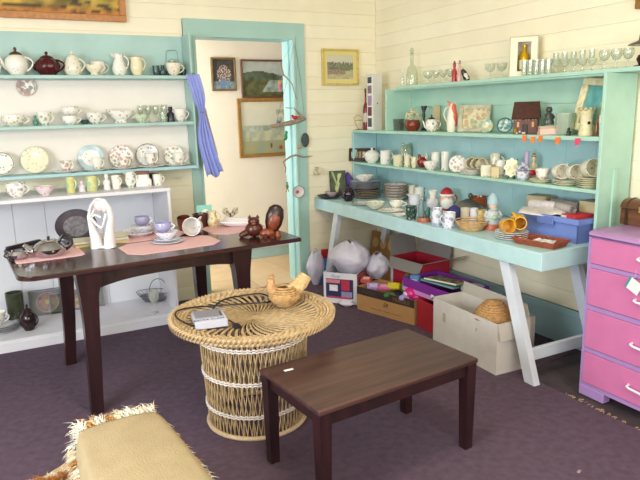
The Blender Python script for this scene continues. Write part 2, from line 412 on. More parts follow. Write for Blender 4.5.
frame_picture('small_landscape_print', 'small framed village print with cream mount between doorway and corner', 'picture', (2.69, DY-.004, 1.722), 0, .365, .305, .017, '#cdb965', village, 44, mount=(.036, '#e0d08a'))
frame_picture('flower_painting', 'small dark still life of flowers in gilt frame, smallest picture through the doorway', 'painting', (1.988, HY-.004, 1.722), 0, .25, .315, .018, '#7d6030', flowers)
frame_picture('river_painting', 'river landscape painting in thin brown frame, upper right through the doorway', 'painting', (2.43, HY-.004, 1.652), 0, .53, .372, .018, '#6b4630', land_river, 56)
frame_picture('misty_lake_painting', 'pale misty lake painting in gilt frame, lowest picture through the doorway', 'painting', (2.43, HY-.004, 1.06), 0, .64, .588, .035, '#9a7436', land_pale, 60)
frame_picture('gilt_edged_painting', 'corner of gilt framed painting high on the right wall', 'painting', (WX-.016, 1.86, 1.985), -pi/2, .74, .5, .035, '#8a6428', land_ochre, 50)

# ------------------------------------------------------------------ left wall: upper shelves
UX0, UX1 = -1.0, 1.302
t = thing('wall_shelf_unit', 'turquoise wall shelf unit with three shelves left of the doorway', 'shelf unit', (0, 0, 0))
part('side_panel', B().box(UX1, UX1+.013, 4.60, DY-.02, 1.098, 2.086), m_turq, t, False)
part('side_panel', B().box(UX0-.02, UX0, 4.60, DY-.02, 1.098, 2.086), m_turq, t, False)
part('back_board', B().box(UX0, UX1, DY-.014, DY-.002, 1.79, 2.086), m_turq, t, False)
part('back_panel', B().box(UX0, UX1, DY-.012, DY-.002, 1.1, 1.79), M('#efe9e2', .6, var=.02), t, False, label='cream painted back panel')
for zz in (1.788, 1.453, 1.122):
    part('shelf', B().bev(UX0, UX1, 4.60, DY-.014, zz-.024, zz, .003), m_turq_low if zz < 1.2 else m_turq, t, False)
t = thing('low_shelf_cabinet', 'white low open cabinet against back wall behind the dining table', 'cabinet', (0, 0, 0))
part('top_shelf', B().bev(-1.0, 1.015, 4.295, DY-.002, .975, 1.0, .003), m_white, t, False)
part('side_panel', B().box(.99, 1.01, 4.30, DY-.002, 0, .975), m_white, t, False)
part('side_panel', B().box(-.99, -.97, 4.30, DY-.002, 0, .975), m_white, t, False)
for i, x in enumerate((-.97, -.48, .0, .21, .60)):
    x1 = (-.48, 0, .21, .60, .99)[i]
    part('back_board', B().bev(x+.001, x1-.001, DY-.016, DY-.004, .06, .974, .002), M('#dfe2ea', .55), t, False)
part('bottom_shelf', B().box(-.97, .99, 4.30, DY-.016, .06, .082), m_white, t, False)
part('kick_board', B().box(-.97, .99, 4.295, 4.31, 0, .06), m_white, t, False)

# ------------------------------------------------------------------ right wall: bench and hutch
BZ = .755
t = thing('trestle_bench', 'long pale turquoise trestle bench with splayed white legs along right wall', 'bench', (0, 0, 0))
m_bench = M('#b8dade', .45, var=.07, vs=9); m_leg = M('#d5dce6', .5, var=.05, vs=8)
for i in range(3):
    x0 = 2.418+i*.209
    part('top_board', B().bev(x0, x0+.207, 2.208, 4.775, BZ-.03, BZ, .002), m_bench, t, False)
part('front_apron', B().bev(2.40, 2.418, 2.19, 4.79, BZ-.097, BZ+.001, .002), m_bench, t, False)
part('end_apron', B().bev(2.418, 3.045, 2.19, 2.208, BZ-.097, BZ+.001, .002), m_bench, t, False)
part('end_apron', B().bev(2.418, 3.045, 4.775, 4.79, BZ-.097, BZ+.001, .002), m_bench, t, False)
def splay_leg(x, yf, yt, zt=.725):
    w = .036; b = B(); b.add([(x-w*.6, yf-w, 0), (x+w*.6, yf-w, 0), (x+w*.6, yf+w, 0), (x-w*.6, yf+w, 0), (x-w*.6, yt-w, zt), (x+w*.6, yt-w, zt), (x+w*.6, yt+w, zt), (x-w*.6, yt+w, zt)],
        [(3, 2, 1, 0), (4, 5, 6, 7), (0, 1, 5, 4), (1, 2, 6, 5), (2, 3, 7, 6), (3, 0, 4, 7)]); return b
for x in (2.446, 2.975):
    part('leg', splay_leg(x, 2.255, 2.51), m_leg, t, False); part('leg', splay_leg(x, 4.66, 4.42), m_leg, t, False)
part('cross_rail', B().bev(2.47, 2.95, 2.285, 2.308, .115, .185, .002), m_leg, t, False)
part('cross_rail', B().bev(2.47, 2.95, 4.595, 4.618, .115, .185, .002), m_leg, t, False)
t = thing('hutch_shelves', 'turquoise painted shelves standing on the bench along right wall', 'shelf unit', (0, 0, BZ+.001))
m_h = M('#abd2c2', .45, var=.06, vs=7); m_hl = M('#a9d0d6', .45, var=.05, vs=7)
HX = 2.795; z = lambda q: q-BZ-.001
def shelf_round(y0, y1, x0, z0, z1):
    r = .045; pl = [(3.043, y0), (3.043, y1), (x0+r, y1)] + [(x0+r-r*sin(a), y1-r+r*cos(a)) for a in (pi/8, pi/4, 3*pi/8)] + [(x0, y1-r), (x0, y0)]
    return B().prism(pl, z0, z1)
part('side_panel', B().bev(HX, 3.043, 2.19, 2.208, 0, z(1.66), .002), m_h, t, False)
part('batten', B().box(2.90, 2.925, 2.180, 2.19, .0, z(1.16)), m_h, t, False)
part('side_panel', B().bev(HX, 3.043, 4.772, 4.79, 0, z(1.31), .002), m_hl, t, False)
part('side_panel', B().bev(HX, 3.043, 4.235, 4.252, z(1.333), z(1.66), .002), m_h, t, False)
part('shelf', shelf_round(2.208, 4.80, HX-.004, z(1.311), z(1.333)), m_h, t, False)
part('shelf', B().bev(HX, 3.043, 2.208, 4.772, z(1.03), z(1.05), .002), m_h, t, False)
part('top_shelf', B().bev(2.855, 3.05, 2.00, 4.195, z(1.661), z(1.683), .002), m_h, t, False)
part('shelf_moulding', B().box(2.868, 2.878, 2.208, 4.235, z(1.65), z(1.66)).box(2.862, 2.866, 2.208, 4.2, z(1.655), z(1.66)), m_h, t, False)
for i in range(12):
    y0 = 2.208+i*.2137
    part('back_board', B().bev(3.045, 3.06, y0, y0+.2125, .0, z(1.311), .0015), m_hl, t, False)
for a, b_ in ((1.333, 1.512), (1.513, 1.66)):
    part('back_board', B().bev(3.045, 3.06, 2.208, 4.235, z(a), z(b_), .0015), m_h, t, False)

# ------------------------------------------------------------------ chest of drawers
t = thing('chest_of_drawers', 'pink and lilac painted chest of four drawers at the right edge', 'chest of drawers', (2.573, 1.69, 0))
m_pk = M('#cc74a6', .5, var=.05, vs=9); m_li = M('#a886c0', .5, var=.05, vs=9)
hw = .36
part('carcass', B().box(.004, .02, -hw, hw, .05, .85).box(.02, .485, -hw, -hw+.018, .05, .85).box(.02, .485, hw-.018, hw, .05, .85).box(.02, .485, -hw, hw, .04, .06), m_li, t, False)
part('top', B().bev(-.012, .487, -hw-.004, hw+.004, .85, .885, .012), M('#b48ac0', .45, var=.06, vs=9), t)
for zz in ((.695, .715), (.475, .497), (.245, .267), (.05, .072)):
    part('rail', B().box(-.001, .004, -hw+.018, hw-.018, zz[0], zz[1]), m_li, t, False)
part('stile', B().box(-.001, .004, hw-.018, hw, .05, .85), m_li, t, False)
part('stile', B().box(-.001, .004, -hw, -hw+.018, .05, .85), m_li, t, False)
for y in (hw-.075, -hw+.075):
    part('foot', B().bev(-.004, .05, y-.075, y+.075, 0, .052, .003), m_li, t, False)
    part('foot', B().bev(.43, .485, y-.05, y+.05, 0, .052, .003), m_li, t, False)
for i, (a, b_) in enumerate(((.718, .845), (.50, .692), (.27, .472), (.075, .242))):
    d = part('drawer', B().bev(-.008, .003, -hw+.02, hw-.02, a, b_, .003), m_pk, t, False)
    zc = (.79, .59, .372, .157)[i]
    part('handle', B().tube([(-.006, .075, zc+.006), (-.028, .07, zc+.004), (-.032, .055, zc), (-.033, -.015, zc-.004), (-.032, -.085, zc), (-.028, -.10, zc+.004), (-.006, -.105, zc+.006)], .0062, 8), M('#eeeaf2', .25), d)
tg = thing('price_tag', 'white card tag with teal edge hanging from the top drawer handle', 'tag', (2.533, 1.745, .745))
tg_rot = RAD(40)
part('card', B().box(-.0008, .0008, -.055, .012, -.105, -.045, Matrix.Rotation(RAD(25), 4, 'X')), M('#dfe6e6', .6), tg, False)
part('card_edge', B().box(-.0012, .0012, .008, .018, -.105, -.045, Matrix.Rotation(RAD(25), 4, 'X')), M('#2f8f92', .6), tg, False, label='teal coloured edge')
part('string', B().tube([(0, .006, .004), (.0, .012, -.03), (0, .03, -.05)], .0009, 5), M('#d8c8d8', .8), tg)

# ------------------------------------------------------------------ dining table
TZ = .775; TC = (.715, 3.545); TR = RAD(4.2)
t = thing('dining_table', 'dark polished wood dining table with pink placemats near the left wall shelves', 'table', (TC[0], TC[1], 0), TR)
m_tw = wood('#24100f', '#3f1f1e', 10, .22, 'X', .3)
def rpoly(hx, hy, r):
    out = []
    for cx, cy, a0, q in ((hx, hy, 0, .03), (-hx, hy, 90, r), (-hx, -hy, 180, r), (hx, -hy, 270, .02)):
        cx -= q*(1 if cx > 0 else -1); cy -= q*(1 if cy > 0 else -1)
        for k in range(7): a = RAD(a0+15*k); out.append((cx+q*cos(a), cy+q*sin(a)))
    return out
tp = rpoly(.762, .425, .09)
b = B(); inner = rpoly(.795, .41, .08)
b.prism(tp, TZ-.022, TZ-.004); b.prism(rpoly(.756, .419, .088), TZ-.004, TZ)
part('tabletop', b, m_tw, t, ang=50)
m_tl = wood('#1c0d10', '#33181a', 10, .3, 'Z', .3)
for s in (-1, 1):
    b = B(); n = 16   # arched apron
    top = [(-.40+.8*i/n, TZ-.023) for i in range(n+1)]
    bot = [(-.40+.8*i/n, TZ-.125+.035*(1-abs(2*i/n-1)**3)) for i in range(n+1)]
    vs = []; y0, y1 = s*.345-.011, s*.345+.011
    for (x, zt), (_, zb) in zip(top, bot): vs += [(x, y0, zb), (x, y1, zb), (x, y1, zt), (x, y0, zt)]
    fs = [(3, 2, 1, 0), tuple(4*n+i for i in range(4))]
    for i in range(n):
        for k in range(4): fs.append((4*i+k, 4*i+(k+1) % 4, 4*i+4+(k+1) % 4, 4*i+4+k))
    b.add(vs, fs); part('apron', b, m_tl, t, False)
    part('apron', B().box(s*.405-.011, s*.405+.011, -.335, .335, TZ-.12, TZ-.023), m_tl, t, False)
def sabre(sx, sy):
    b = B(); vs = []; prof = ((TZ-.023, .060, 0), (.70, .056, 0), (.62, .044, .004), (.5, .038, .006), (.3, .034, .012), (.0, .030, .028))
    for zz, w, o in prof:
        cx = sx*(.415+o)-.03; cy = sy*(.345+o*1.3)
        vs += [(cx-w, cy-w*.85, zz), (cx+w, cy-w*.85, zz), (cx+w, cy+w*.85, zz), (cx-w, cy+w*.85, zz)]
    fs = [(0, 1, 2, 3), (23, 22, 21, 20)] + [(4*i+k, 4*i+4+k, 4*i+4+(k+1) % 4, 4*i+(k+1) % 4) for i in range(5) for k in range(4)]
    return b.add(vs, fs)
for sx in (-1, 1):
    for sy in (-1, 1): part('leg', sabre(sx, sy), m_tl, t, ang=30)

# ------------------------------------------------------------------ coffee table
t = thing('coffee_table', 'low dark brown rectangular coffee table in the foreground', 'table', (1.296, 2.095, 0), RAD(5.8))
m_ct = wood('#3a2523', '#553833', 12, .38, 'X', .1); m_cl = wood('#1f1013', '#35191b', 10, .35, 'Z', .2)
CL, CW, CZ = .415, .235, .43
part('tabletop', B().bev(-CL, CL, -CW, CW, CZ-.02, CZ, .003), m_ct, t, False)
for s in (-1, 1):
    part('apron', B().box(-CL+.03, CL-.03, s*(CW-.025)-.009, s*(CW-.025)+.009, CZ-.075, CZ-.02), m_cl, t, False)
    part('apron', B().box(s*(CL-.028)-.009, s*(CL-.028)+.009, -CW+.035, CW-.035, CZ-.075, CZ-.02), m_cl, t, False)
for sx in (-1, 1):
    for sy in (-1, 1):
        cx, cy = sx*(CL-.032), sy*(CW-.032); a, c = .027, .0205
        part('leg', B().add([(cx-c, cy-c, 0), (cx+c, cy-c, 0), (cx+c, cy+c, 0), (cx-c, cy+c, 0), (cx-a, cy-a, CZ-.02), (cx+a, cy-a, CZ-.02), (cx+a, cy+a, CZ-.02), (cx-a, cy+a, CZ-.02)],
            [(3, 2, 1, 0), (4, 5, 6, 7), (0, 1, 5, 4), (1, 2, 6, 5), (2, 3, 7, 6), (3, 0, 4, 7)]), m_cl, t, False)
one('price_sticker', B().bev(-.021, .021, -.008, .008, 0, .0012, .0004), M('#e9e9e9', .6), 'small white sticker on the left end of the coffee table', 'sticker', (.965, 2.215, CZ), RAD(2))

# ------------------------------------------------------------------ wicker table
WZ = .55; WR = .392
t = thing('wicker_table', 'round woven wicker table on a drum base in the middle of the room', 'table', (.985, 2.675, 0))
m_w = M('#b59b74', .6, var=.3, vs=40); m_w2 = M('#b89e78', .6, var=.22, vs=50); m_wd = M('#c9a06a', .6, var=.2, vs=40)
def zt(r): return WZ-.03+.03*(r/.39)**2
b = B()
for i in range(50):   # swirling flat spokes
    a0 = 2*pi*i/50; pts = []
    for k in range(9):
        r = .015+(.325-.015)*k/8; a = a0+.5*(r/.33)**.8
        pts.append((r*cos(a), r*sin(a), zt(r)))
    b.strip(pts, [.0011+.0075*(k/8) for k in range(9)], .004)
for i in range(10):   # counter spokes below
    a0 = 2*pi*i/10; pts = []
    for k in range(7):
        r = .015+(.33-.015)*k/6; a = a0-.35*(r/.33)
        pts.append((r*cos(a), r*sin(a), zt(r)-.008))
    b.tube(pts, .0042, 5)
b.ball((0, 0, WZ-.03), .02, .02, .006)
part('woven_spokes', b, m_w, t, stuff=True)
b = B()
for q in range(4):    # coiled braid from the spokes to the rim
    r0 = .324+q*.0165
    pts = [((r0+.0035*sin(a*70+q*2))*cos(a), (r0+.0035*sin(a*70+q*2))*sin(a), zt(r0)+.0045*cos(a*70+q*2.4)) for a in [2*pi*i/420 for i in range(420)]]
    b.tube(pts, .0078, 5, closed=True)
part('braided_band', b, m_w, t, stuff=True)
b = B()
for r0, zz, rr in ((.386, WZ-.001, .010), (.388, WZ-.018, .008)):
    b.tube([(r0*cos(2*pi*i/96), r0*sin(2*pi*i/96), zz) for i in range(96)], rr, 8, closed=True)
for i in range(110):
    a = 2*pi*i/110
    b.tube([(.398*cos(a), .398*sin(a), WZ-.022), (.402*cos(a+.05), .402*sin(a+.05), WZ+.004), (.386*cos(a+.07), .386*sin(a+.07), WZ+.011)], .0035, 4)
part('rim', b, m_w2, t)
part('underside_hoop', B().tube([(.27*cos(2*pi*i/64), .27*sin(2*pi*i/64), WZ-.045) for i in range(64)], .011, 8, closed=True), m_wd, t)
b = B()
def dr(zz): return .236+.028*(zz/.5)**1.2
NC = 70
for s in (-1, 1):
    for i in range(NC):
        a0 = 2*pi*i/NC
        b.tube([((dr(zz)+.0025*s)*cos(a0+s*zz*.62+(0 if s > 0 else .03)), (dr(zz)+.0025*s)*sin(a0+s*zz*.62+(0 if s > 0 else .03)), zz) for zz in (.01, .13, .25, .38, .51)], .0029, 5)
for i in range(31):
    a0 = 2*pi*i/31+.02
    b.tube([((dr(zz)-.006)*cos(a0), (dr(zz)-.006)*sin(a0), zz) for zz in (.01, .25, .51)], .0036, 5)
part('woven_canes', b, m_w, t, stuff=True)
for zz in (.452, .285, .118):
    b = B()
    for o in (-.0055, .0055):
        b.tube([((dr(zz)+.006+.0025*sin(a*62))*cos(a), (dr(zz)+.006+.0025*sin(a*62))*sin(a), zz+o+.002*cos(a*62)) for a in [2*pi*i/372 for i in range(372)]], .0042, 5, closed=True)
    part('wrapped_hoop', b, M('#dcd2cc', .5, var=.1, vs=60), t)
part('foot_ring', B().tube([(.242*cos(2*pi*i/72), .242*sin(2*pi*i/72), .011) for i in range(72)], .011, 8, closed=True), M('#cfb594', .55, var=.15, vs=50), t)
# ------------------------------------------------------------------ china, glass and ornaments
IR = RAD(-27)
def wall_prof(outer, th=.003):
    """outer profile -> closed cup wall (outer up, inner down)"""
    inner = [(max(1e-5, r-th), zz) for r, zz in reversed(outer[1:])]
    inner[-1] = (inner[-1][0], max(inner[-1][1], outer[0][1]+th)); inner.append((1e-5, outer[0][1]+th*1.3))
    return [(1e-5, outer[0][1])] + outer + inner
def loop_handle(x0, x1, z0, z1, out, r=.004, flat=.7):
    """ear handle leaving the body at (x0,z0) low and (x1,z1) high, bulging out"""
    b = B(); pts = []
    for k in range(11):
        a = k/10; zz = z0+(z1-z0)*a; x = x0+(x1-x0)*a+out*sin(pi*a)**.7
        pts.append((x, 0, zz+(.08*(z1-z0))*sin(pi*a)))
    return b.tube(pts, r, 7, flat=flat)
PLAIN = '#f0ede4'
def C_(o): return o.get('mat') or china(o.get('base', PLAIN), o.get('cols', ('#8d6a6a', '#6d8a6a', '#b98a8a')), o.get('sc', 42), o.get('th', .3), band=o.get('band'), cover=o.get('cover', .5))
def k_cup(w, h, o):
    r = w/2; pr = {'tea': [(r*.42, 0), (r*.45, h*.06), (r*.62, h*.18), (r*.82, h*.45), (r*.93, h*.75), (r, h)],
        'mug': [(r*.86, 0), (r*.94, h*.05), (r*.94, h*.5), (r*.95, h*.9), (r, h)],
        'round': [(r*.5, 0), (r*.55, h*.05), (r*.85, h*.25), (r, h*.5), (r*.97, h*.8), (r*.93, h)],
        'belly': [(r*.6, 0), (r*.62, h*.05), (r*.95, h*.3), (r*.9, h*.6), (r*.72, h*.82), (r*.84, h)]}[o.get('shape', 'tea')]
    P = [('body', B().lathe(wall_prof(pr), 22), C_(o), None)]
    s = -1 if o.get('hd') == 'L' else 1
    if o.get('hd') != 'N':
        hb = loop_handle(r*.72*s, r*.88*s, h*.22, h*.84, s*r*.55, .0045)
        P.append(('handle', hb, o.get('hmat') or M(o.get('base', PLAIN), .2), None))
    if o.get('rim'): P.append(('rim', B().tube([(r*.985*cos(2*pi*i/24)*(pr[-1][0]/r), r*.985*sin(2*pi*i/24)*(pr[-1][0]/r), h) for i in range(24)], .0018, 5, closed=True), M(o['rim'], .3), None))
    if o.get('lid'):
        q = pr[-1][0]; P.append(('lid', B().lathe([(q*1.03, h), (q*1.03, h+.004), (q*.7, h+.014), (q*.25, h+.02), (q*.2, h+.03), (q*.01, h+.036)], 20), M(o['lid'], .25), None))
    return P
def k_bowl(w, h, o):
    r = w/2
    return [('body', B().lathe(wall_prof([(r*.42, 0), (r*.45, h*.1), (r*.7, h*.32), (r*.9, h*.68), (r, h)], .0035), 26), C_(o), None)] + \
        ([('foot_ring', B().lathe([(r*.38, 0), (r*.44, 0), (r*.42, h*.12)], 20), C_(o), None)] if o.get('foot') else [])
def plate_b(r, h):
    return B().lathe([(1e-5, 0), (r*.55, 0), (r*.6, h*.25), (r*.97, h*.85), (r, h), (r*.97, h+.0018), (r*.62, h*.4), (r*.55, .0035), (1e-5, .0035)], 30)
def k_plate(w, h, o): return [('plate', plate_b(w/2, max(h, .008)), C_(o), None)]
def k_teapot(w, h, o):
    r = w/2; bh = h*.74; m = C_(o); s = -1 if o.get('hd') == 'L' else 1; lo = o.get('lobes', 0)
    pr = [(1e-5, 0), (r*.55, 0), (r*.6, bh*.05), (r*.9, bh*.28), (r, bh*.52), (r*.9, bh*.78), (r*.6, bh*.95), (r*.45, bh), (1e-5, bh)]
    if o.get('tall'): pr = [(1e-5, 0), (r*.7, 0), (r*.78, bh*.06), (r, bh*.3), (r*.9, bh*.6), (r*.68, bh*.85), (r*.6, bh), (1e-5, bh)]
    P = [('body', B().lathe(pr, 40 if lo else 26, lobes=lo, la=.16), m, None)]
    lm = M(o['lid'], .3, o.get('lmetal', 0)) if o.get('lid') else m
    q = r*.52
    P.append(('lid', B().lathe([(q, bh*.97), (q*1.05, bh*1.0), (q*.9, bh*1.07), (q*.4, bh*1.14), (q*.15, bh*1.16), (1e-5, bh*1.16)], 24), lm, None))
    P.append(('knob', B().ball((0, 0, bh*1.16+(h-bh*1.16)*.5), r*.14, r*.14, (h-bh*1.16)*.55), lm, None))
    sp = [(-s*r*.75, 0, bh*.3), (-s*r*1.05, 0, bh*.42), (-s*r*1.2, 0, bh*.68), (-s*r*1.38, 0, bh*.92)]
    P.append(('spout', B().tube(sp, [r*.2, r*.15, r*.11, r*.09], 10), m, None))
    P.append(('handle', loop_handle(s*r*.8, s*r*.75, bh*.22, bh*.88, s*r*.62, r*.09), m, None))
    return P
def k_jug(w, h, o):
    r = w/2; m = C_(o); s = -1 if o.get('hd') == 'L' else 1
    pr = {'tall': [(r*.68, 0), (r*.7, h*.03), (r*.98, h*.22), (r, h*.36), (r*.78, h*.6), (r*.6, h*.8), (r*.66, h*.93), (r*.72, h)],
          'wide': [(r*.6, 0), (r*.62, h*.04), (r*.95, h*.3), (r, h*.5), (r*.86, h*.8), (r*.9, h)],
          'slim': [(r*.8, 0), (r*.85, h*.05), (r, h*.3), (r*.8, h*.65), (r*.62, h*.85), (r*.7, h)]}[o.get('shape', 'tall')]
    P = [('body', B().lathe(wall_prof(pr), 24), m, None)]
    q = pr[-1][0]
    P.append(('spout', B().add([(-s*q*.8, -q*.45, h*.86), (-s*q*1.7, 0, h*1.04), (-s*q*.8, q*.45, h*.86), (-s*q*.8, -q*.5, h), (-s*q*.8, q*.5, h), (-s*q*.9, 0, h*.78)],
        [(0, 5, 1), (5, 2, 1), (0, 1, 3), (2, 4, 1)]), m, None))
    P.append(('handle', loop_handle(s*r*.85, s*q*.9, h*.3, h*.92, s*r*.6, max(.004, r*.1)), o.get('hmat') or m, None))
    if o.get('rim'): P.append(('rim', B().tube([(q*cos(2*pi*i/24), q*sin(2*pi*i/24), h) for i in range(24)], .0022, 5, closed=True), M(o['rim'], .3), None))
    return P
def k_boat(w, h, o):
    r = w/2; m = C_(o); s = -1 if o.get('hd') == 'L' else 1
    b = B().lathe(wall_prof([(r*.45, 0), (r*.5, h*.06), (r*.35, h*.2), (r*.75, h*.45), (r*.95, h*.75), (r, h*.92)]), 24, sx=1, sy=.6)
    b.v = [(x, y, z+(h*.18*max(0, -s*x/r)**2)) if z > h*.3 else (x, y, z) for x, y, z in b.v]
    return [('body', b, m, None), ('handle', loop_handle(s*r*.8, s*r*.9, h*.35, h*.9, s*r*.4, .004), m, None)]
def k_vase(w, h, o):
    r = w/2
    prs = {'bottle': [(1e-5, 0), (r*.9, 0), (r, h*.05), (r, h*.5), (r*.85, h*.6), (r*.3, h*.72), (r*.28, h*.95), (r*.36, h*.96), (r*.36, h), (r*.2, h), (1e-5, h*.98)],
        'urn': [(1e-5, 0), (r*.6, 0), (r*.66, h*.04), (r, h*.38), (r*.9, h*.6), (r*.5, h*.8), (r*.62, h), (r*.55, h), (r*.4, h*.82), (1e-5, h*.7)],
        'pot': [(1e-5, 0), (r*.7, 0), (r*.8, h*.1), (r, h*.6), (r*.92, h*.9), (r*.98, h), (r*.9, h), (r*.85, h*.85), (1e-5, h*.7)],
        'cyl': [(1e-5, 0), (r*.95, 0), (r, h*.03), (r*.97, h*.5), (r, h*.94), (r, h), (r*.9, h), (r*.88, h*.9), (1e-5, h*.88)],
        'gourd': [(1e-5, 0), (r*.7, 0), (r, h*.25), (r*.95, h*.45), (r*.4, h*.62), (r*.38, h*.8), (r*.45, h*.86), (r*.42, h), (1e-5, h)],
        'stick': [(1e-5, 0), (r*.95, 0), (r, h*.04), (r*.35, h*.12), (r*.28, h*.5), (r*.5, h*.62), (r*.32, h*.72), (r*.95, h*.95), (r*.9, h), (1e-5, h*.9)]}
    P = [('body', B().lathe(prs[o.get('shape', 'urn')], 22), C_(o), None)]
    if o.get('cap'): P.append(('cap', B().lathe([(1e-5, h), (r*.34, h), (r*.36, h*1.05), (1e-5, h*1.07)], 12), M(o['cap'], .4), None))
    if o.get('band2'): P.append(('label_band', B().lathe([(r*1.005, h*.2), (r*1.01, h*.21), (r*1.01, h*.42), (r*1.005, h*.43)], 22), M(o['band2'], .5), None))
    return P
def k_goblet(w, h, o):
    r = w/2; g = glass(dens=o.get('dens', .16))
    return [('bowl', B().lathe(wall_prof([(r*.12, h*.42), (r*.6, h*.5), (r*.95, h*.68), (r, h*.82), (r*.88, h)], .0012), 18), g, None),
        ('stem', B().lathe([(1e-5, 0), (r*.75, 0), (r*.7, .003), (r*.12, .008), (r*.09, h*.3), (r*.14, h*.43), (1e-5, h*.44)], 14), g, None)]
def k_coupe(w, h, o):
    r = w/2; g = glass(dens=.18)
    return [('bowl', B().lathe(wall_prof([(r*.12, h*.45), (r*.5, h*.5), (r*.85, h*.66), (r, h)], .0015), 20), g, None),
        ('stem', B().lathe([(1e-5, 0), (r*.62, 0), (r*.55, .003), (r*.12, .01), (r*.1, h*.4), (r*.2, h*.47), (1e-5, h*.47)], 14), g, None)]
def k_tumbler(w, h, o):
    r = w/2; g = o.get('mat') or glass(o.get('tint', '#eef4ec'), o.get('dens', .17))
    return [('glass_wall', B().lathe(wall_prof([(r*.82, 0), (r*.86, h*.04), (r, h)], .0016), 18), g, None)]
def k_decanter(w, h, o):
    r = w/2; g = glass(o.get('tint', '#e6ecd8'), .2)
    P = [('flask', B().lathe([(1e-5, 0), (r*.95, 0), (r, h*.04), (r*.95, h*.3), (r*.7, h*.48), (r*.3, h*.58), (r*.27, h*.8), (r*.38, h*.86)], 22), g, None),
        ('stopper', B().lathe([(1e-5, h*.84), (r*.25, h*.85), (r*.28, h*.88), (r*.4, h*.93), (r*.22, h), (1e-5, h)], 14), g, None)]
    return P
def k_jar(w, h, o):
    r = w/2; g = glass('#cfe6d4', .22)
    return [('jar_glass', B().lathe(wall_prof([(r*.9, 0), (r, h*.04), (r, h*.78), (r*.78, h*.86), (r*.8, h)], .002), 22), g, None),
        ('neck_ring', B().tube([(r*.82*cos(2*pi*i/22), r*.82*sin(2*pi*i/22), h*.9) for i in range(22)], .0025, 5, closed=True), g, None)]
def k_tureen(w, h, o):
    r = w/2; m = C_(o); lm = o.get('lmat') or m
    P = [('bowl', B().lathe(wall_prof([(r*.5, 0), (r*.55, h*.05), (r*.8, h*.16), (r*.97, h*.4), (r, h*.5)]), 26, sy=.8), m, None),
        ('lid', B().lathe([(r*1.02, h*.5), (r*1.02, h*.53), (r*.85, h*.66), (r*.5, h*.79), (r*.12, h*.84), (1e-5, h*.84)], 26, sy=.8), lm, None),
        ('knob', B().ball((0, 0, h*.91), r*.15, r*.15, h*.09), lm, None)]
    for s in (-1, 1): P.append(('handle', B().tube([(s*r*.9, -r*.25, h*.4), (s*r*1.15, -r*.15, h*.42), (s*r*1.15, r*.15, h*.42), (s*r*.9, r*.25, h*.4)], .004, 6), m, None))
    return P
def k_box(w, h, o):
    d = o.get('d', w*.7); c = o.get('col', '#c8b8a0')
    P = [('box_body', B().bev(-w/2, w/2, -d/2, d/2, 0, h*(.8 if o.get('lidded') else 1), .003), o.get('mat') or M(c, .5, var=.05), None)]
    if o.get('lidded'): P.append(('lid', B().bev(-w/2-.002, w/2+.002, -d/2-.002, d/2+.002, h*.8, h, .004), M(o.get('lcol', c), .4), None))
    if o.get('panel'): x0, x1, z0, z1, pc = o['panel']; P.append(('printed_panel', B().box(w*x0, w*x1, -d/2-.0015, -d/2, h*z0, h*z1), M(pc, .5), None))
    return P
KIND = dict(cup=k_cup, bowl=k_bowl, plate=k_plate, teapot=k_teapot, jug=k_jug, boat=k_boat, vase=k_vase, goblet=k_goblet, coupe=k_coupe,
            tumbler=k_tumbler, decanter=k_decanter, jar=k_jar, tureen=k_tureen, box=k_box)
NAMES = dict(tea='teacup', mug='mug', round='cup', belly='jug_mug')
def item(kind, name, cat, label, x, y, z, w, h, group=None, rz=None, rot=None, **o):
    rz = IR+RAD(random.uniform(-12, 12)) if rz is None else rz
    P = KIND[kind](w, h, o)
    if len(P) == 1:
        r = one(name, P[0][1], P[0][2], label, cat, (x, y, z), rz, group)
    else:
        r = thing(name, label, cat, (x, y, z), rz, group)
        for n, b, m, l in P: part(n, b, m, r, label=l)
    if rot: r.rotation_euler = rot
    return r
def stand_plate(label, x, y, z, w, name='display_plate', lean=14, rz=None, group=None, **o):
    """a plate standing on its edge, leaning back"""
    rz = IR*.6 if rz is None else rz; a = RAD(90-lean); R_ = w/2
    b = plate_b(R_, .014)
    ob = one(name, b, C_(o), label, 'plate', group=group)
    ob.rotation_euler = (a, 0, rz)
    ob.location = (x, y, z+R_*sin(a)+.001)
    return ob
ORD = ['topmost', 'second', 'third', 'fourth', 'fifth', 'sixth', 'seventh', 'eighth', 'ninth', 'tenth', 'eleventh', 'twelfth']
def stack(n, x, y, z, w, pitch, what, where, group, name='stacked_plate', h=.012, jit=.004, **o):
    me = mesh(name, plate_b(w/2, h), C_(o))
    for i in range(n):
        ob = part(name, me, None, None); ob.location = (x+random.uniform(-jit, jit), y+random.uniform(-jit, jit), z+i*pitch)
        ob.rotation_euler = (0, 0, random.uniform(0, 6)); k = n-1-i
        tag(ob, (f'{ORD[k]} {what} {where}' if k == 0 else f'{what}, {ORD[k]} from the top {where}') if n > 1 else f'{what} {where}', 'plate', group)
    return z+(n-1)*pitch+h
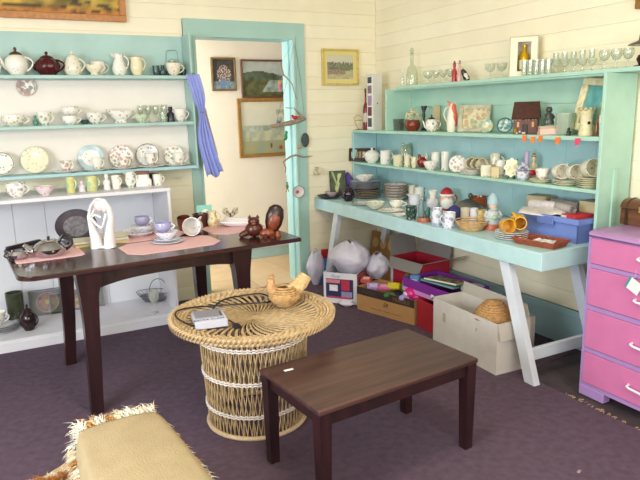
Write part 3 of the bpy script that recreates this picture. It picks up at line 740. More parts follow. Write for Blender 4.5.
# ------------------------------------------------------------------ one-off ornaments
def RZ(a): return Matrix.Rotation(a, 4, 'Z')
def RX(a): return Matrix.Rotation(a, 4, 'X')
def RY(a): return Matrix.Rotation(a, 4, 'Y')
def T(x, y, z): return Matrix.Translation((x, y, z))
def txt(parent, s, loc, size, mat, shear=0, rz=0, name='lettering'):
    c = bpy.data.curves.new(name, 'FONT'); c.body = s; c.size = size; c.extrude = .0004; c.shear = shear; c.resolution_u = 3
    c.align_x = 'CENTER'; c.align_y = 'CENTER'; c.materials.append(mat)
    tmp = bpy.data.objects.new('lettering_curve', c); me = bpy.data.meshes.new_from_object(tmp); bpy.data.objects.remove(tmp)
    o = bpy.data.objects.new(name, me); COL.objects.link(o); o.parent = parent; o.location = loc; o.rotation_euler = (pi/2, 0, rz); return o
def wire_lantern(label, x, y, z, w, h):
    t = thing('wire_lantern', label, 'jar', (x, y, z), IR); r = w*.36; m = M('#58807c', .3, .6)
    part('jar_glass', B().lathe(wall_prof([(r*.85, .004), (r, h*.1), (r, h*.42), (r*.6, h*.55), (r*.62, h*.6)], .002), 18), glass('#bfe0dc', .35), t)
    part('jar_lid', B().lathe([(r*.66, h*.58), (r*.68, h*.63), (r*.2, h*.68), (1e-5, h*.7)], 16), M('#8fb8b0', .3), t)
    b = B()
    for s in (-1, 1): b.tube([(s*w*.45, 0, 0), (s*w*.47, 0, h*.5), (s*w*.42, 0, h*.93), (s*w*.3, 0, h)], .0018, 6)
    b.tube([(-w*.3, 0, h), (w*.3, 0, h)], .0022, 6)
    for q in (.08, .5): b.tube([(w*.46*cos(2*pi*i/20), w*.4*sin(2*pi*i/20), h*q) for i in range(20)], .0016, 5, closed=True)
    part('wire_frame', b, m, t)
def small_figure(label, x, y, z, w, h, col='#ddd', hat=None):
    t = thing('small_figurine', label, 'figurine', (x, y, z), IR); r = w/2; m = M(col, .3, var=.1, vs=60)
    part('figure_body', B().lathe([(1e-5, 0), (r*.9, 0), (r, h*.08), (r*.8, h*.35), (r*.62, h*.58), (r*.35, h*.68), (1e-5, h*.7)], 16, sy=.8), m, t)
    b = B().ball((0, 0, h*.8), r*.58, r*.55, h*.17)
    if not hat:
        for s in (-1, 1): b.lathe([(r*.2, h*.86), (r*.12, h*.95), (1e-5, h)], 8, T(s*r*.32, 0, 0))
    part('head', b, m, t)
    b = B()
    for s in (-1, 1): b.tube([(s*r*.62, 0, h*.56), (s*r*.85, -r*.35, h*.4), (s*r*.45, -r*.72, h*.3)], [r*.2, r*.17, r*.14], 7)
    part('arms', b, m, t)
    if hat: part('hat', B().lathe([(r*.62, h*.86), (r*.6, h*.88), (r*.36, h*.9), (r*.3, h), (1e-5, h)], 14), M(hat, .4), t)
def boxed_plate(label, x, y, z, w, h):
    t = thing('boxed_plate', label, 'boxed plate', (x, y, z), 0); d = .035
    m = M('#8f8c9e', .5, var=.05)
    part('box_tray', B().box(-w/2, w/2, d*.6, d, 0, h).box(-w/2, -w/2+.006, 0, d, 0, h).box(w/2-.006, w/2, 0, d, 0, h).box(-w/2, w/2, 0, d, 0, .006).box(-w/2, w/2, 0, d, h-.006, h), m, t, False)
    r = min(w, h)*.43
    p = part('plate', plate_b(r, .01), china('#b0808e', ('#c8909c', '#8a5a6a'), 30, .5, band=('#c9a8b4', .44, .48)), t, loc=(0, d*.55, h/2), rot=(pi/2, 0, 0))
    part('flower_motif', B().ball((0, 0, .006), r*.16, r*.22, .002), M('#d8c860', .5), p)
    part('clear_window', B().box(-w/2+.006, w/2-.006, .001, .0016, .006, h-.006), glass(dens=.05), t, False)
def wire_basket(label, x, y, z, w, h):
    t = thing('fruit_basket', label, 'basket', (x, y, z), IR); m = M('#8a8690', .3, .8); rx, ry = w*.5, w*.3
    b = B()
    for q, zz in ((.55, .004), (.85, h*.25), (1, h*.42)): b.tube([(rx*q*cos(2*pi*i/28), ry*q*sin(2*pi*i/28), zz) for i in range(28)], .0026, 6, closed=True)
    for i in range(20):
        a = 2*pi*i/20; b.tube([(rx*.5*cos(a), ry*.5*sin(a), .003), (rx*.85*cos(a), ry*.85*sin(a), h*.24), (rx*cos(a), ry*sin(a), h*.42)], .0016, 5)
    b.lathe([(1e-5, .002), (rx*.55, .002), (rx*.85, h*.22), (rx*.83, h*.22), (rx*.53, .005), (1e-5, .005)], 24, sy=ry/rx)
    part('basket_body', b, m, t)
    part('loop_handle', B().tube([(rx*.55*cos(pi*i/14)+rx*.3, 0, h*.40+h*.58*sin(pi*i/14)) for i in range(15)], .0034, 6), m, t)
def couple_sculpture(label, x, y, z, w, h):
    t = thing('abstract_sculpture', label, 'sculpture', (x, y, z), IR); m = M('#dcd8dc', .35)
    b = B(); hw = w/2
    # two standing bodies on one base, joined by arched arms over the leaning heads
    b.tube([(-hw*.42, 0, 0), (-hw*.48, 0, h*.2), (-hw*.66, 0, h*.42), (-hw*.82, 0, h*.62), (-hw*.62, 0, h*.82), (-hw*.2, 0, h*.955), (hw*.1, 0, h*.97)], [hw*.50, hw*.42, hw*.28, hw*.16, hw*.12, hw*.1, hw*.09], 12, flat=.75)
    b.tube([(hw*.50, 0, 0), (hw*.54, 0, h*.2), (hw*.66, 0, h*.42), (hw*.80, 0, h*.6), (hw*.72, 0, h*.78), (hw*.40, 0, h*.93), (hw*.0, 0, h*.97)], [hw*.48, hw*.42, hw*.30, hw*.24, hw*.2, hw*.15, hw*.09], 12, flat=.75)
    b.bev(-hw*.84, hw*.9, -hw*.34, hw*.34, 0, h*.05, .004)
    b.tube([(-hw*.78, 0, h*.6), (-hw*.3, -.004, h*.66), (hw*.1, -.006, h*.60)], [hw*.1, hw*.09, hw*.07], 8)
    part('body', b, m, t, ang=60)
    b = B(); b.tube([(-hw*.72, -hw*.1, h*.62), (-hw*.25, -hw*.2, h*.47), (hw*.12, -hw*.22, h*.40), (hw*.2, -hw*.2, h*.44), (hw*.5, -hw*.12, h*.68)], [hw*.12, hw*.1, hw*.09, hw*.09, hw*.11], 9)
    b.tube([(-hw*.3, -hw*.12, h*.78), (-hw*.6, -hw*.12, h*.64)], [hw*.07, hw*.08], 8)
    part('joined_arms', b, m, t)
    part('head', B().ball((hw*.02, 0, h*.83), hw*.42, hw*.26, h*.115).ball((hw*.38, 0, h*.80), hw*.28, hw*.24, h*.11), M('#e6cfcb', .4), t, label='smooth rounded pinkish joined heads')
def silver_teapot(label, x, y, z, w, h):
    t = thing('silver_teapot', label, 'teapot', (x+.02, y-.01, z+.003), RAD(-8)); c = M('#b9b6bc', .06, 1.0); k = M('#16141a', .3)
    R_ = w*.60; H_ = h*.70
    part('body', B().lathe([(1e-5, 0), (R_*.7, 0), (R_*.95, H_*.25), (R_, H_*.5), (R_*.8, H_*.78), (R_*.5, H_*.93), (1e-5, H_)], 32, ), c, t)
    part('lid', B().lathe([(R_*.42, H_*.95), (R_*.4, H_*1.0), (R_*.1, H_*1.06), (1e-5, H_*1.08)], 24), c, t)
    part('lid_knob', B().ball((0, 0, H_*1.14), .008, .008, .008), k, t)
    part('spout', B().tube([(-R_*.7, 0, H_*.3), (-R_*1.1, 0, H_*.45), (-R_*1.45, 0, H_*.78)], [.026, .02, .013], 12), c, t)
    part('handle', B().tube(cr([(R_*.6, .0, H_*.85), (R_*.85, 0, H_*1.2), (R_*1.2, 0, H_*1.15), (R_*1.3, 0, H_*.65), (R_*.93, 0, H_*.3)]), .008, 8), k, t)
    part('hinge', B().tube([(R_*.5, 0, H_*.85), (R_*.65, 0, H_*.9)], .006, 6), c, t)
    t2 = thing('silver_creamer', 'small shiny silver creamer left of the silver teapot', 'jug', (x-.135, y+.0, z+.003), RAD(10))
    r = .052
    part('body', B().lathe(wall_prof([(r*.6, 0), (r*.95, .012), (r, .028), (r*.8, .045)], .002), 24), c, t2)
    part('handle', loop_handle(-r*.9, -r*.85, .012, .04, -.02, .004), k, t2)
    t3 = thing('black_handled_pan', 'dark pan lid with long black handle behind the silver teapot', 'utensil', (x-.09, y+.22, z+.003), RAD(38))
    part('blade', B().lathe([(1e-5, 0), (.05, 0), (.055, .008), (.05, .012), (1e-5, .016)], 24, T(.06, 0, 0)), c, t3)
    part('handle', B().bev(-.12, .10, -.014, .014, .02, .044, .004), k, t3)
    part('post', B().tube([(.06, 0, .01), (.06, 0, .024)], .008, 8), k, t3)
def tipped_mug(label, x, y, z, w, h, tilt=80, col='#eee', rim=None):
    t = thing('tipped_mug', label, 'mug', (x, y, z), IR); r = min(w, h)*.57 if tilt > 60 else w*.4; hh = r*2.0
    up = r if tilt > 60 else r*sin(RAD(tilt))
    a = RAD(tilt); Mx = T(0, 0, up) @ RX(a) @ T(0, 0, 0) if tilt > 60 else T(0, 0, up) @ RX(a)
    if tilt > 60: Mx = Mx @ T(0, 0, -hh*.5)
    m = china(col, ('#6d8a5a', '#a86a70', '#c0a050'), 40, .3) if tilt != 14 else M(col, .15)
    part('body', B().lathe(wall_prof([(r*.8, 0), (r*.92, hh*.06), (r, hh*.5), (r, hh)], .003), 22, Mx), m, t)
    hb = loop_handle(r*.9, r*.92, hh*.2, hh*.8, r*.5, .004)
    hb.v = [tuple(Mx @ RZ(RAD(50)) @ Vector(v)) for v in hb.v]
    part('handle', hb, m, t)
    if rim:
        q = B().tube([(r*cos(2*pi*i/24), r*sin(2*pi*i/24), hh) for i in range(24)], .002, 5, closed=True); q.v = [tuple(Mx @ Vector(v)) for v in q.v]
        part('rim', q, M(rim, .3, .5), t)
def square_dish(label, x, y, z, w, h):
    t = thing('square_dish', label, 'dish', (x, y, z+.003), IR); s = w/2; m = M('#efecef', .2)
    def fn(u, v):
        a, b_ = u*2-1, v*2-1; e = max(abs(a), abs(b_)); return (a*s*(1+.08*e), b_*s*.8*(1+.08*e), .004+.035*max(0, e-.55)**1.3/.35 + .004*(abs(a)*abs(b_)))
    part('dish', B().grid(fn, 16, 16), m, t, solid=.004)
    part('foot', B().bev(-s*.5, s*.5, -s*.4, s*.4, 0, .004, .001), m, t)
def butterfly(label, x, y, z, w, h):
    t = thing('butterfly_ornament', label, 'ornament', (x, y+.03, z), IR); m = china('#d9cdb8', ('#4a3028', '#7a5a48', '#2e2624'), 60, .55, cover=.35)
    for s in (-1, 1):
        part('wing', B().prism([(0, 0), (s*w*.5, h*.5), (s*w*.48, h*.95), (s*w*.2, h*.9), (0, h*.35)] if s > 0 else [(0, h*.35), (s*w*.2, h*.9), (s*w*.48, h*.95), (s*w*.5, h*.5), (0, 0)], -.002, .002, T(0, 0, .004) @ RZ(0) @ RX(RAD(70))), m, t, False)
    part('body', B().tube([(0, 0, .006), (0, .01, h*.5)], .005, 8), M('#3a2824', .5), t)
def wood_carving(label, x, y, z, w, h):
    t = thing('wood_carving', label, 'carving', (x, y, z), RAD(-20)); d = M('#4a1d14', .28, var=.25, vs=30); l = M('#7c3c22', .35, var=.25, vs=30); k = M('#241014', .3)
    # seated cat
    cx = -w*.18
    part('cat_body', B().ball((cx, 0, h*.24), w*.2, w*.16, h*.24).tube([(cx-w*.12, -.005, h*.18), (cx-w*.28, -.01, h*.08), (cx-w*.3, -.015, .008)], [w*.08, w*.065, w*.05], 9), d, t)
    b = B().ball((cx, -.012, h*.5), w*.13, w*.11, h*.14)
    for s in (-1, 1): b.lathe([(w*.05, 0), (w*.03, h*.06), (1e-5, h*.13)], 8, T(cx+s*w*.085, -.01, h*.59))
    part('cat_head', b, d, t)
    part('muzzle', B().ball((cx, -.012-w*.10, h*.45), w*.05, w*.03, h*.045), l, t)
    # tall leaning mask with carved face
    Mx = T(w*.2, 0, h*.10) @ RY(RAD(14))
    part('mask', B().lathe([(1e-5, 0), (w*.12, h*.05), (w*.19, h*.3), (w*.2, h*.55), (w*.16, h*.8), (w*.08, h*.9), (1e-5, h*.92)], 20, Mx, sy=.55), k, t)
    part('mask_face', B().lathe([(1e-5, h*.08), (w*.10, h*.16), (w*.14, h*.35), (w*.13, h*.55), (w*.06, h*.66), (1e-5, h*.68)], 16, Mx @ T(0, -w*.06, 0), sy=.5), l, t)
    part('mask_beard', B().ball((w*.1, -.03, h*.12), w*.17, w*.1, h*.15).lathe([(w*.1, 0), (w*.07, h*.1), (w*.05, h*.16)], 12, T(w*.33, -.01, h*.0)), l, t)
    part('hanging_feet', B().tube([(w*.06, -.05, h*.06), (w*.05, -.075, -.004), (w*.03, -.085, -.028)], [.014, .011, .008], 8).tube([(w*.2, -.05, h*.06), (w*.19, -.075, -.004), (w*.2, -.085, -.024)], [.014, .011, .008], 8), d, t)
def leaning_figure(label, x, y, z, w, h):
    t = thing('leaning_figurine', label, 'figurine', (x, y, z), IR); Mx = T(w*.15, 0, 0) @ RY(RAD(-28))
    part('figure_body', B().lathe([(1e-5, .002), (w*.2, .004), (w*.28, h*.25), (w*.24, h*.6), (w*.12, h*.8), (1e-5, h*.82)], 16, Mx), M('#23282a', .3), t)
    part('white_front', B().lathe([(1e-5, h*.08), (w*.16, h*.15), (w*.2, h*.45), (1e-5, h*.68)], 12, Mx @ T(0, -w*.12, 0)), M('#d8d4c0', .3), t)
    part('head', B().ball((0, 0, h*.88), w*.15, w*.14, h*.12, mtx=Mx), M('#c0b890', .4), t)
def gift_box(label, x, y, z, w, h):
    t = thing('gift_box', label, 'box', (x, y+.0, z), RAD(-50)); W_ = w*.86; d = .085; c = M('#e3ddc4', .5)
    m2 = M('#cfc69c', .5)
    b = B().box(-W_/2, W_/2, d/2-.004, d/2, 0, h).box(W_/2-.004, W_/2, -d/2, d/2, 0, h).box(-W_/2, -W_/2+.004, -d/2, d/2, 0, h).box(-W_/2, W_/2, -d/2, d/2, 0, .004)
    b.box(-W_/2, -W_*.22, -d/2, -d/2+.003, 0, h).box(W_*.25, W_/2, -d/2, -d/2+.003, 0, h).box(-W_*.22, W_*.25, -d/2, -d/2+.003, 0, h*.14).box(-W_*.22, W_*.25, -d/2, -d/2+.003, h*.88, h)
    part('card_box', b, c, t, False)
    part('box_top', B().prism([(-W_/2, -d/2), (W_/2, -d/2), (W_/2, d/2), (-W_/2, d/2)], h, h+.004), M('#a89c72', .5), t, False, label='darker top flap')
    part('gold_bottle', B().lathe([(1e-5, .006), (W_*.17, .006), (W_*.18, h*.4), (W_*.17, h*.55), (W_*.06, h*.68), (W_*.06, h*.82), (1e-5, h*.83)], 16), M('#d8a818', .15, .4), t)
    part('bottle_label', B().lathe([(W_*.183, h*.2), (W_*.186, h*.21), (W_*.186, h*.42), (W_*.183, h*.43)], 16), M('#efe6b8', .5), t)
def brim_lamp(label, x, y, z, w, h):
    t = thing('oil_lamp', label, 'lamp', (x, y, z), 0); m = M('#3a1c14', .25, var=.2, vs=20); r = w/2
    part('base', B().lathe([(1e-5, 0), (r*.62, 0), (r*.6, h*.03), (r*.35, h*.06), (r*.4, h*.12), (r*.48, h*.2), (r*.4, h*.3), (r*.15, h*.34), (1e-5, h*.34)], 24), m, t)
    part('chimney', B().lathe([(r*.14, h*.33), (r*.24, h*.45), (r*.16, h*.6), (r*.16, h*.62)], 20), glass(dens=.25), t)
    part('brimmed_shade', B().lathe(wall_prof([(r, h*.56), (r*.9, h*.60), (r*.5, h*.66), (r*.42, h*.7), (r*.36, h*.95), (r*.1, h)], .004), 28), m, t)
def wire_stand(label, x, y, z, w, h):
    t = thing('wire_stand', label, 'stand', (x, y, z), IR); m = M('#a8904a', .35, .8)
    b = B().tube([(-w*.5, 0, h*.75), (-w*.35, 0, h*.35), (w*.1, 0, .003), (w*.4, 0, .003)], .002, 6).tube([(-w*.5, 0, h*.75), (-w*.1, 0, h*.95), (w*.5, 0, h*.8), (w*.45, 0, .003)], .002, 6)
    b.tube([(w*.3*cos(2*pi*i/16), w*.3*sin(2*pi*i/16), .003) for i in range(16)], .002, 5, closed=True)
    part('wire', b, m, t)
    part('cup_ring', B().tube([(w*.35*cos(2*pi*i/16), w*.35*sin(2*pi*i/16), h*.6) for i in range(16)], .0018, 5, closed=True).tube([(w*.35, 0, h*.6), (w*.46, 0, h*.6)], .0015, 5), m, t)
def tall_carton(label, x, y, z, w, h):
    t = thing('tall_carton', label, 'box', (x, y, z), RAD(2)); a = w*.72
    part('carton', B().bev(-a/2, a/2, -a/2, a/2, 0, h, .002), M('#dad8d2', .4), t, False)
    s = part('picture_strip', B().box(-a/2-.001, -a/2, -a*.38, a*.38, h*.03, h*.97), M('#e8e6e4', .5), t, False)
    for z0, z1, c in ((.84, .95, '#3a4450'), (.66, .8, '#7a6a72'), (.44, .62, '#a08aa8'), (.26, .42, '#6a3a44'), (.06, .22, '#4a5058')):
        part('photo_print', B().box(-a/2-.0018, -a/2-.001, -a*.32, a*.32, h*z0, h*z1), M(c, .5, var=.4, vs=60), s, False)
    part('round_mark', B().tube([(a*.0, -a/2, h*.48), (a*.0, -a/2-.001, h*.48)], .006, 10), M('#2a1a1a', .5), t, False)
def flower_pot(label, x, y, z, w, h):
    t = thing('dried_flower_pot', label, 'flower pot', (x, y, z), IR); r = w/2
    part('pot', B().lathe([(1e-5, 0), (r*.6, 0), (r*.9, h*.2), (r*.92, h*.35), (r*.75, h*.5), (r*.7, h*.5), (1e-5, h*.4)], 22), M('#7c3020', .25), t)
    b = B(); random.seed(11)
    for i in range(46):
        a = random.random()*6.28; q = random.random()**.6; b.ball((r*.95*q*cos(a), r*.8*q*sin(a), h*(.5+.42*(1-q*q)+random.uniform(-.05, .08))), r*.16, r*.14, h*.05, 6)
    part('flower_heads', b, M('#d6c9a2', .8, var=.35, vs=80), t, stuff=True)
def coral_jug(label, x, y, z, w, h):
    t = thing('coral_jug', label, 'jug', (x, y, z), IR); r = w*.36; m = M('#d8624a', .2, var=.25, vs=18); wmt = M('#e8e2d0', .2)
    Mx = T(w*.1, 0, 0)
    part('body', B().lathe([(1e-5, 0), (r*.8, 0), (r*.9, h*.06), (r, h*.3), (r*.85, h*.6), (r*.5, h*.82), (r*.42, h*.9), (r*.3, h*.9), (1e-5, h*.7)], 22, Mx), wmt, t)
    part('coral_petal', B().lathe([(1e-5, h*.08), (r*.75, h*.2), (r*.8, h*.5), (r*.4, h*.86), (1e-5, h*.94)], 18, T(w*.2, -r*.42, 0), sy=.62), m, t, label='coral red glazed front')
    part('beak_spout', B().tube([(w*.02, 0, h*.82), (-w*.12, 0, h*.95), (-w*.26, 0, h*1.0)], [r*.36, r*.2, r*.08], 9), m, t)
    part('handle', loop_handle(-r*.4, -r*.1, h*.3, h*.84, -r*1.0, r*.14), wmt, t)
def square_platter(label, x, y, z, w, h):
    s = h*.98; m = china('#d8cfae', ('#c08a5a', '#7a9a70', '#b8a070', '#8a4a40'), 34, .55, cover=.38)
    t = thing('square_platter', label, 'platter', (x, y, z+.002), RAD(-62)); t.rotation_euler = (RAD(-10), 0, RAD(-62))
    W_ = w*1.02
    part('platter', B().bev(-W_/2, W_/2, -.004, .004, 0, s, .004), m, t, False)
    part('raised_rim', B().box(-W_/2, W_/2, -.012, -.004, 0, s*.13).box(-W_/2, W_/2, -.012, -.004, s*.87, s).box(-W_/2, -W_*.37, -.012, -.004, s*.13, s*.87).box(W_*.37, W_/2, -.012, -.004, s*.13, s*.87), M('#b9b49a', .3, var=.3, vs=30), t, False, label='mottled grey and gold rim')
def cottage(label, x, y, z, w, h):
    t = thing('cottage_ornament', label, 'ornament', (x, y, z), RAD(-50)); a = w*.42; d = w*.3
    part('house_wall', B().bev(-a, a, -d, d, 0, h*.5, .003).prism([(-d, h*.5), (d, h*.5), (0, h*.9)], -a*.9, a*.9, Matrix(((0, 0, 1, 0), (1, 0, 0, 0), (0, 1, 0, 0), (0, 0, 0, 1)))), M('#5f2a1c', .4, var=.25, vs=40), t, False)
    for s in (-1, 1):
        part('roof_slope', B().add([(-a*1.15, s*d*1.25, h*.45), (a*1.15, s*d*1.25, h*.45), (a*1.05, 0, h*.97), (-a*1.05, 0, h*.97), (-a*1.15, s*d*1.35, h*.5), (a*1.15, s*d*1.35, h*.5), (a*1.05, s*.004, h), (-a*1.05, s*.004, h)],
            [(0, 1, 2, 3), (7, 6, 5, 4), (0, 4, 5, 1), (1, 5, 6, 2), (2, 6, 7, 3), (3, 7, 4, 0)]), M('#3c3a42' if s > 0 else '#4a2a20', .5, var=.3, vs=50), t, False)
    b = B(); random.seed(4)
    for i in range(26): b.ball((random.uniform(-1, 1)*a, -d*1.1+random.uniform(-.004, .004), h*random.choice([.04, .08, .46, .5])), .007, .006, .006, 6)
    for i in range(12): b.ball((a*1.05+random.uniform(-.003, .003), random.uniform(-1, 1)*d, h*random.choice([.03, .1, .48])), .006, .007, .007, 6)
    part('snow', b, M('#d8d2c0', .6), t, stuff=True)
    part('door', B().bev(-a*.25, a*.2, -d-.003, -d, .002, h*.3, .002), M('#1e100c', .5), t, False)
    for q in (-.6, .6): part('window', B().bev(a*q-.007, a*q+.007, -d-.003, -d, h*.22, h*.38, .001), M('#c89a50', .4), t, False)
    part('shrub', B().ball((-a*.8, -d*1.1, h*.1), .012, .01, .018), M('#8a7a30', .7), t)
def owl_vase(label, x, y, z, w, h):
    t = thing('owl_vase', label, 'vase', (x, y, z), IR); r = w*.42; m = M('#d9cfa8', .35, var=.15, vs=40, bump=.5, bs=60)
    part('trunk', B().lathe([(1e-5, 0), (r*.95, 0), (r, h*.06), (r*.82, h*.4), (r*.86, h*.7), (r*1.05, h*.9), (r*.95, h*.9), (1e-5, h*.8)], 20), m, t)
    part('hollow', B().ball((0, -r*.84, h*.45), r*.22, r*.1, r*.22), M('#1e1a16', .6), t)
    b = B()
    for i in range(9):
        a = i*.7; b.ball((r*1.0*cos(a), r*.9*sin(a), h*.92), r*.3, r*.28, h*.07, 8)
    b.tube([(-r*.8, 0, h*.7), (-r*1.3, 0, h*.92)], [r*.25, r*.12], 7)
    part('leafy_top', b, M('#b8ae88', .6, var=.3, vs=50), t)
def leaning_frame(label, x, y, z, w, h):
    W_ = .175; HH = h*1.0
    def teal(u, v): return lerp(hexl('#4f9a9c')[0], hexl('#6fb2ae')[0], .5+nz(u*4, v*4, 9)) if not (u > .75 and v < .6) else hexl('#9ab8a0')[0]
    t = frame_picture('teal_picture', label, 'picture', (2.965, 2.425, z+.016), RAD(-84), .20, .30, .042, '#e6dcb4', teal, 20, tilt=RAD(-12)); t.rotation_euler = (RAD(-11), RAD(7), RAD(-84))
    return t
def butterfly_tray(label, x, y, z, w, h):
    def fn(u, v):
        c = hexl('#2c2226')[0]
        for i in range(6):
            if abs(u-(.1+.16*i)) < .06 and abs(v-.5) < .33 and nz(u*30, v*14, i) > -.15: c = hexl('#d8cfae', '#8a9a6a', '#b88a60')[i % 3]
        return c
    t = frame_picture('butterfly_tray', label, 'tray', (x+.02, y-.0, z+.003), RAD(-38), .235, .115, .012, '#3a1c1e', fn, 60, tilt=RAD(-14))
def red_hen(label, x, y, z, w, h):
    t = thing('red_ornament', label, 'ornament', (x, y, z), IR); m = M('#8a2018', .25, var=.2, vs=40); r = w/2
    part('body', B().ball((0, 0, h*.35), r, r*.7, h*.35), m, t)
    part('neck', B().tube([(-r*.4, 0, h*.5), (-r*.6, 0, h*.8), (-r*.75, 0, h*.88)], [r*.4, r*.28, r*.16], 9), m, t)
    part('tail', B().tube([(r*.5, 0, h*.45), (r*.8, 0, h*.8), (r*.6, 0, h)], [r*.4, r*.28, r*.1], 8), M('#c8c0b0', .4), t)
def leaf_plate(label, x, y, z, w, h):
    t = thing('leaf_plate', label, 'plate', (x, y, z), RAD(-50)); n = 30
    pl = [((w*.52+.006*cos(8*2*pi*i/n))*cos(2*pi*i/n)*.95, h*.52+(h*.46+.005*cos(8*2*pi*i/n))*sin(2*pi*i/n)) for i in range(n)]
    part('leaf', B().prism(pl, 0, .004, T(0, 0, .003) @ RY(RAD(0)) @ RX(RAD(78))), china('#ece6cc', ('#d8c070', '#c0b060'), 40, .5), t, False)
    part('wire_easel', B().tube([(-w*.3, .01, .003), (-w*.2, -.02, .003), (-w*.2, .0, .0035), (w*.2, .02, h*.5), (w*.4, .035, h*.95)], .0028, 6).tube([(w*.3, .01, .003), (w*.2, -.02, .003), (w*.2, .04, .003), (w*.4, .035, h*.95)], .0028, 6), M('#1c1a1c', .4), t)
def flower_basket(label, x, y, z, w, h):
    t = thing('flower_basket', label, 'ornament', (x, y, z), IR); r = w/2
    part('bowl', B().lathe([(1e-5, 0), (r*.6, 0), (r*.9, h*.3), (r, h*.5), (r*.9, h*.5), (1e-5, h*.4)], 20), china('#e2e0e8', FBc, 45, .5, cover=.4), t)
    b = B(); random.seed(8)
    for i in range(22): a = random.random()*6.28; q = random.random(); b.ball((r*.8*q*cos(a), r*.8*q*sin(a), h*(.5+.35*(1-q)+random.random()*.1)), r*.22, r*.22, r*.16, 6)
    part('china_flowers', b, M('#c9c4d8', .3, var=.35, vs=70), t)
FBc = ('#4a5a90', '#8090b8', '#b08a90')
def ribbon(label, x, y, z, w, h):
    t = thing('ribbon_ornament', label, 'ornament', (x, y, z), IR); m = M('#a82438', .4)
    part('bow', B().ball((-w*.25, 0, h*.62), w*.25, .012, h*.22).ball((w*.22, 0, h*.7), w*.27, .012, h*.2).ball((0, -.004, h*.62), w*.08, .012, h*.14), m, t)
    part('stand', B().lathe([(1e-5, 0), (w*.3, 0), (w*.28, h*.06), (w*.06, h*.12), (w*.05, h*.6), (1e-5, h*.6)], 14), M('#c8bfa0', .4), t)
def bird_pair(label, x, y, z, w, h):
    t = thing('bird_figurine', label, 'figurine', (x, y, z), IR); r = w/2
    part('plinth', B().lathe([(1e-5, 0), (r*.95, 0), (r, h*.05), (r*.85, h*.2), (1e-5, h*.2)], 18), M('#a8644c', .4), t)
    part('tall_bird', B().lathe([(1e-5, h*.18), (r*.4, h*.22), (r*.5, h*.45), (r*.35, h*.75), (r*.3, h*.9), (1e-5, h)], 16, T(-r*.4, 0, 0)).tube([(-r*.5, 0, h*.9), (-r*.95, 0, h*.88)], [r*.12, r*.03], 6), M('#6f8488', .35, var=.2, vs=40), t)
    part('small_bird', B().ball((r*.45, -.01, h*.36), r*.42, r*.36, h*.18).ball((r*.6, -.015, h*.56), r*.25, r*.24, h*.09), M('#3f6a62', .35, var=.2, vs=40), t)
    part('breast', B().ball((r*.5, -r*.36, h*.38), r*.2, r*.08, h*.1), M('#d08a3a', .4), t)
def swan_jug(label, x, y, z, w, h):
    t = thing('swan_vase', label, 'vase', (x, y, z), IR); r = w/2; m = M('#cfcbd4', .25)
    part('body', B().ball((0, 0, h*.34), r, r*.75, h*.34), m, t)
    part('wing', B().ball((-r*.2, -r*.6, h*.4), r*.6, r*.15, h*.24), m, t)
    part('vase_neck', B().lathe(wall_prof([(r*.5, h*.6), (r*.45, h*.72), (r*.75, h)], .003), 18), M('#e2ded4', .25), t)
def bearded_mug(label, x, y, z, w, h):
    t = thing('bearded_head_mug', label, 'mug', (x, y, z), IR); r = w*.44
    part('face', B().ball((0, 0, h*.45), r*.9, r*.8, h*.42), M('#e0b498', .4), t)
    part('beard', B().ball((0, -r*.25, h*.32), r*.88, r*.72, h*.32).ball((0, -r*.78, h*.5), r*.42, r*.16, h*.07), M('#f2efec', .6, bump=.5, bs=90), t)
    part('hat', B().lathe([(r*.86, h*.68), (r*.8, h*.8), (r*.55, h*.93), (r*.2, h), (1e-5, h)], 20), M('#b0242c', .4), t)
    part('hat_brim', B().tube([(r*.84*cos(2*pi*i/24), r*.76*sin(2*pi*i/24), h*.68) for i in range(24)], h*.05, 8, closed=True), M('#f4f0ee', .6), t)
    part('nose', B().ball((0, -r*.88, h*.57), r*.12, r*.12, r*.1), M('#d88a78', .4), t)
    part('eyes', B().ball((-r*.28, -r*.76, h*.62), r*.06).ball((r*.28, -r*.76, h*.62), r*.06), M('#241c1c', .3), t)
    part('collar', B().tube([(r*.7*cos(2*pi*i/24), r*.6*sin(2*pi*i/24), h*.06) for i in range(24)], h*.06, 8, closed=True), M('#a82832', .4), t)
    part('handle', loop_handle(r*.75, r*.75, h*.25, h*.7, r*.6, .006), M('#a82832', .4), t)
def pewter_dome(label, x, y, z, w, h):
    t = thing('pewter_dish', label, 'dish', (x, y, z), IR); r = w/2; m = M('#8d8a86', .35, .85)
    part('dish', B().lathe(wall_prof([(r*.6, 0), (r*.7, h*.1), (r, h*.3)], .003), 28), m, t)
    part('domed_lid', B().lathe([(r*.98, h*.3), (r*.95, h*.36), (r*.7, h*.6), (r*.3, h*.74), (1e-5, h*.76)], 28), m, t)
    part('knob', B().ball((0, 0, h*.88), r*.16, r*.16, h*.12), M('#5a5a50', .4, .6), t)
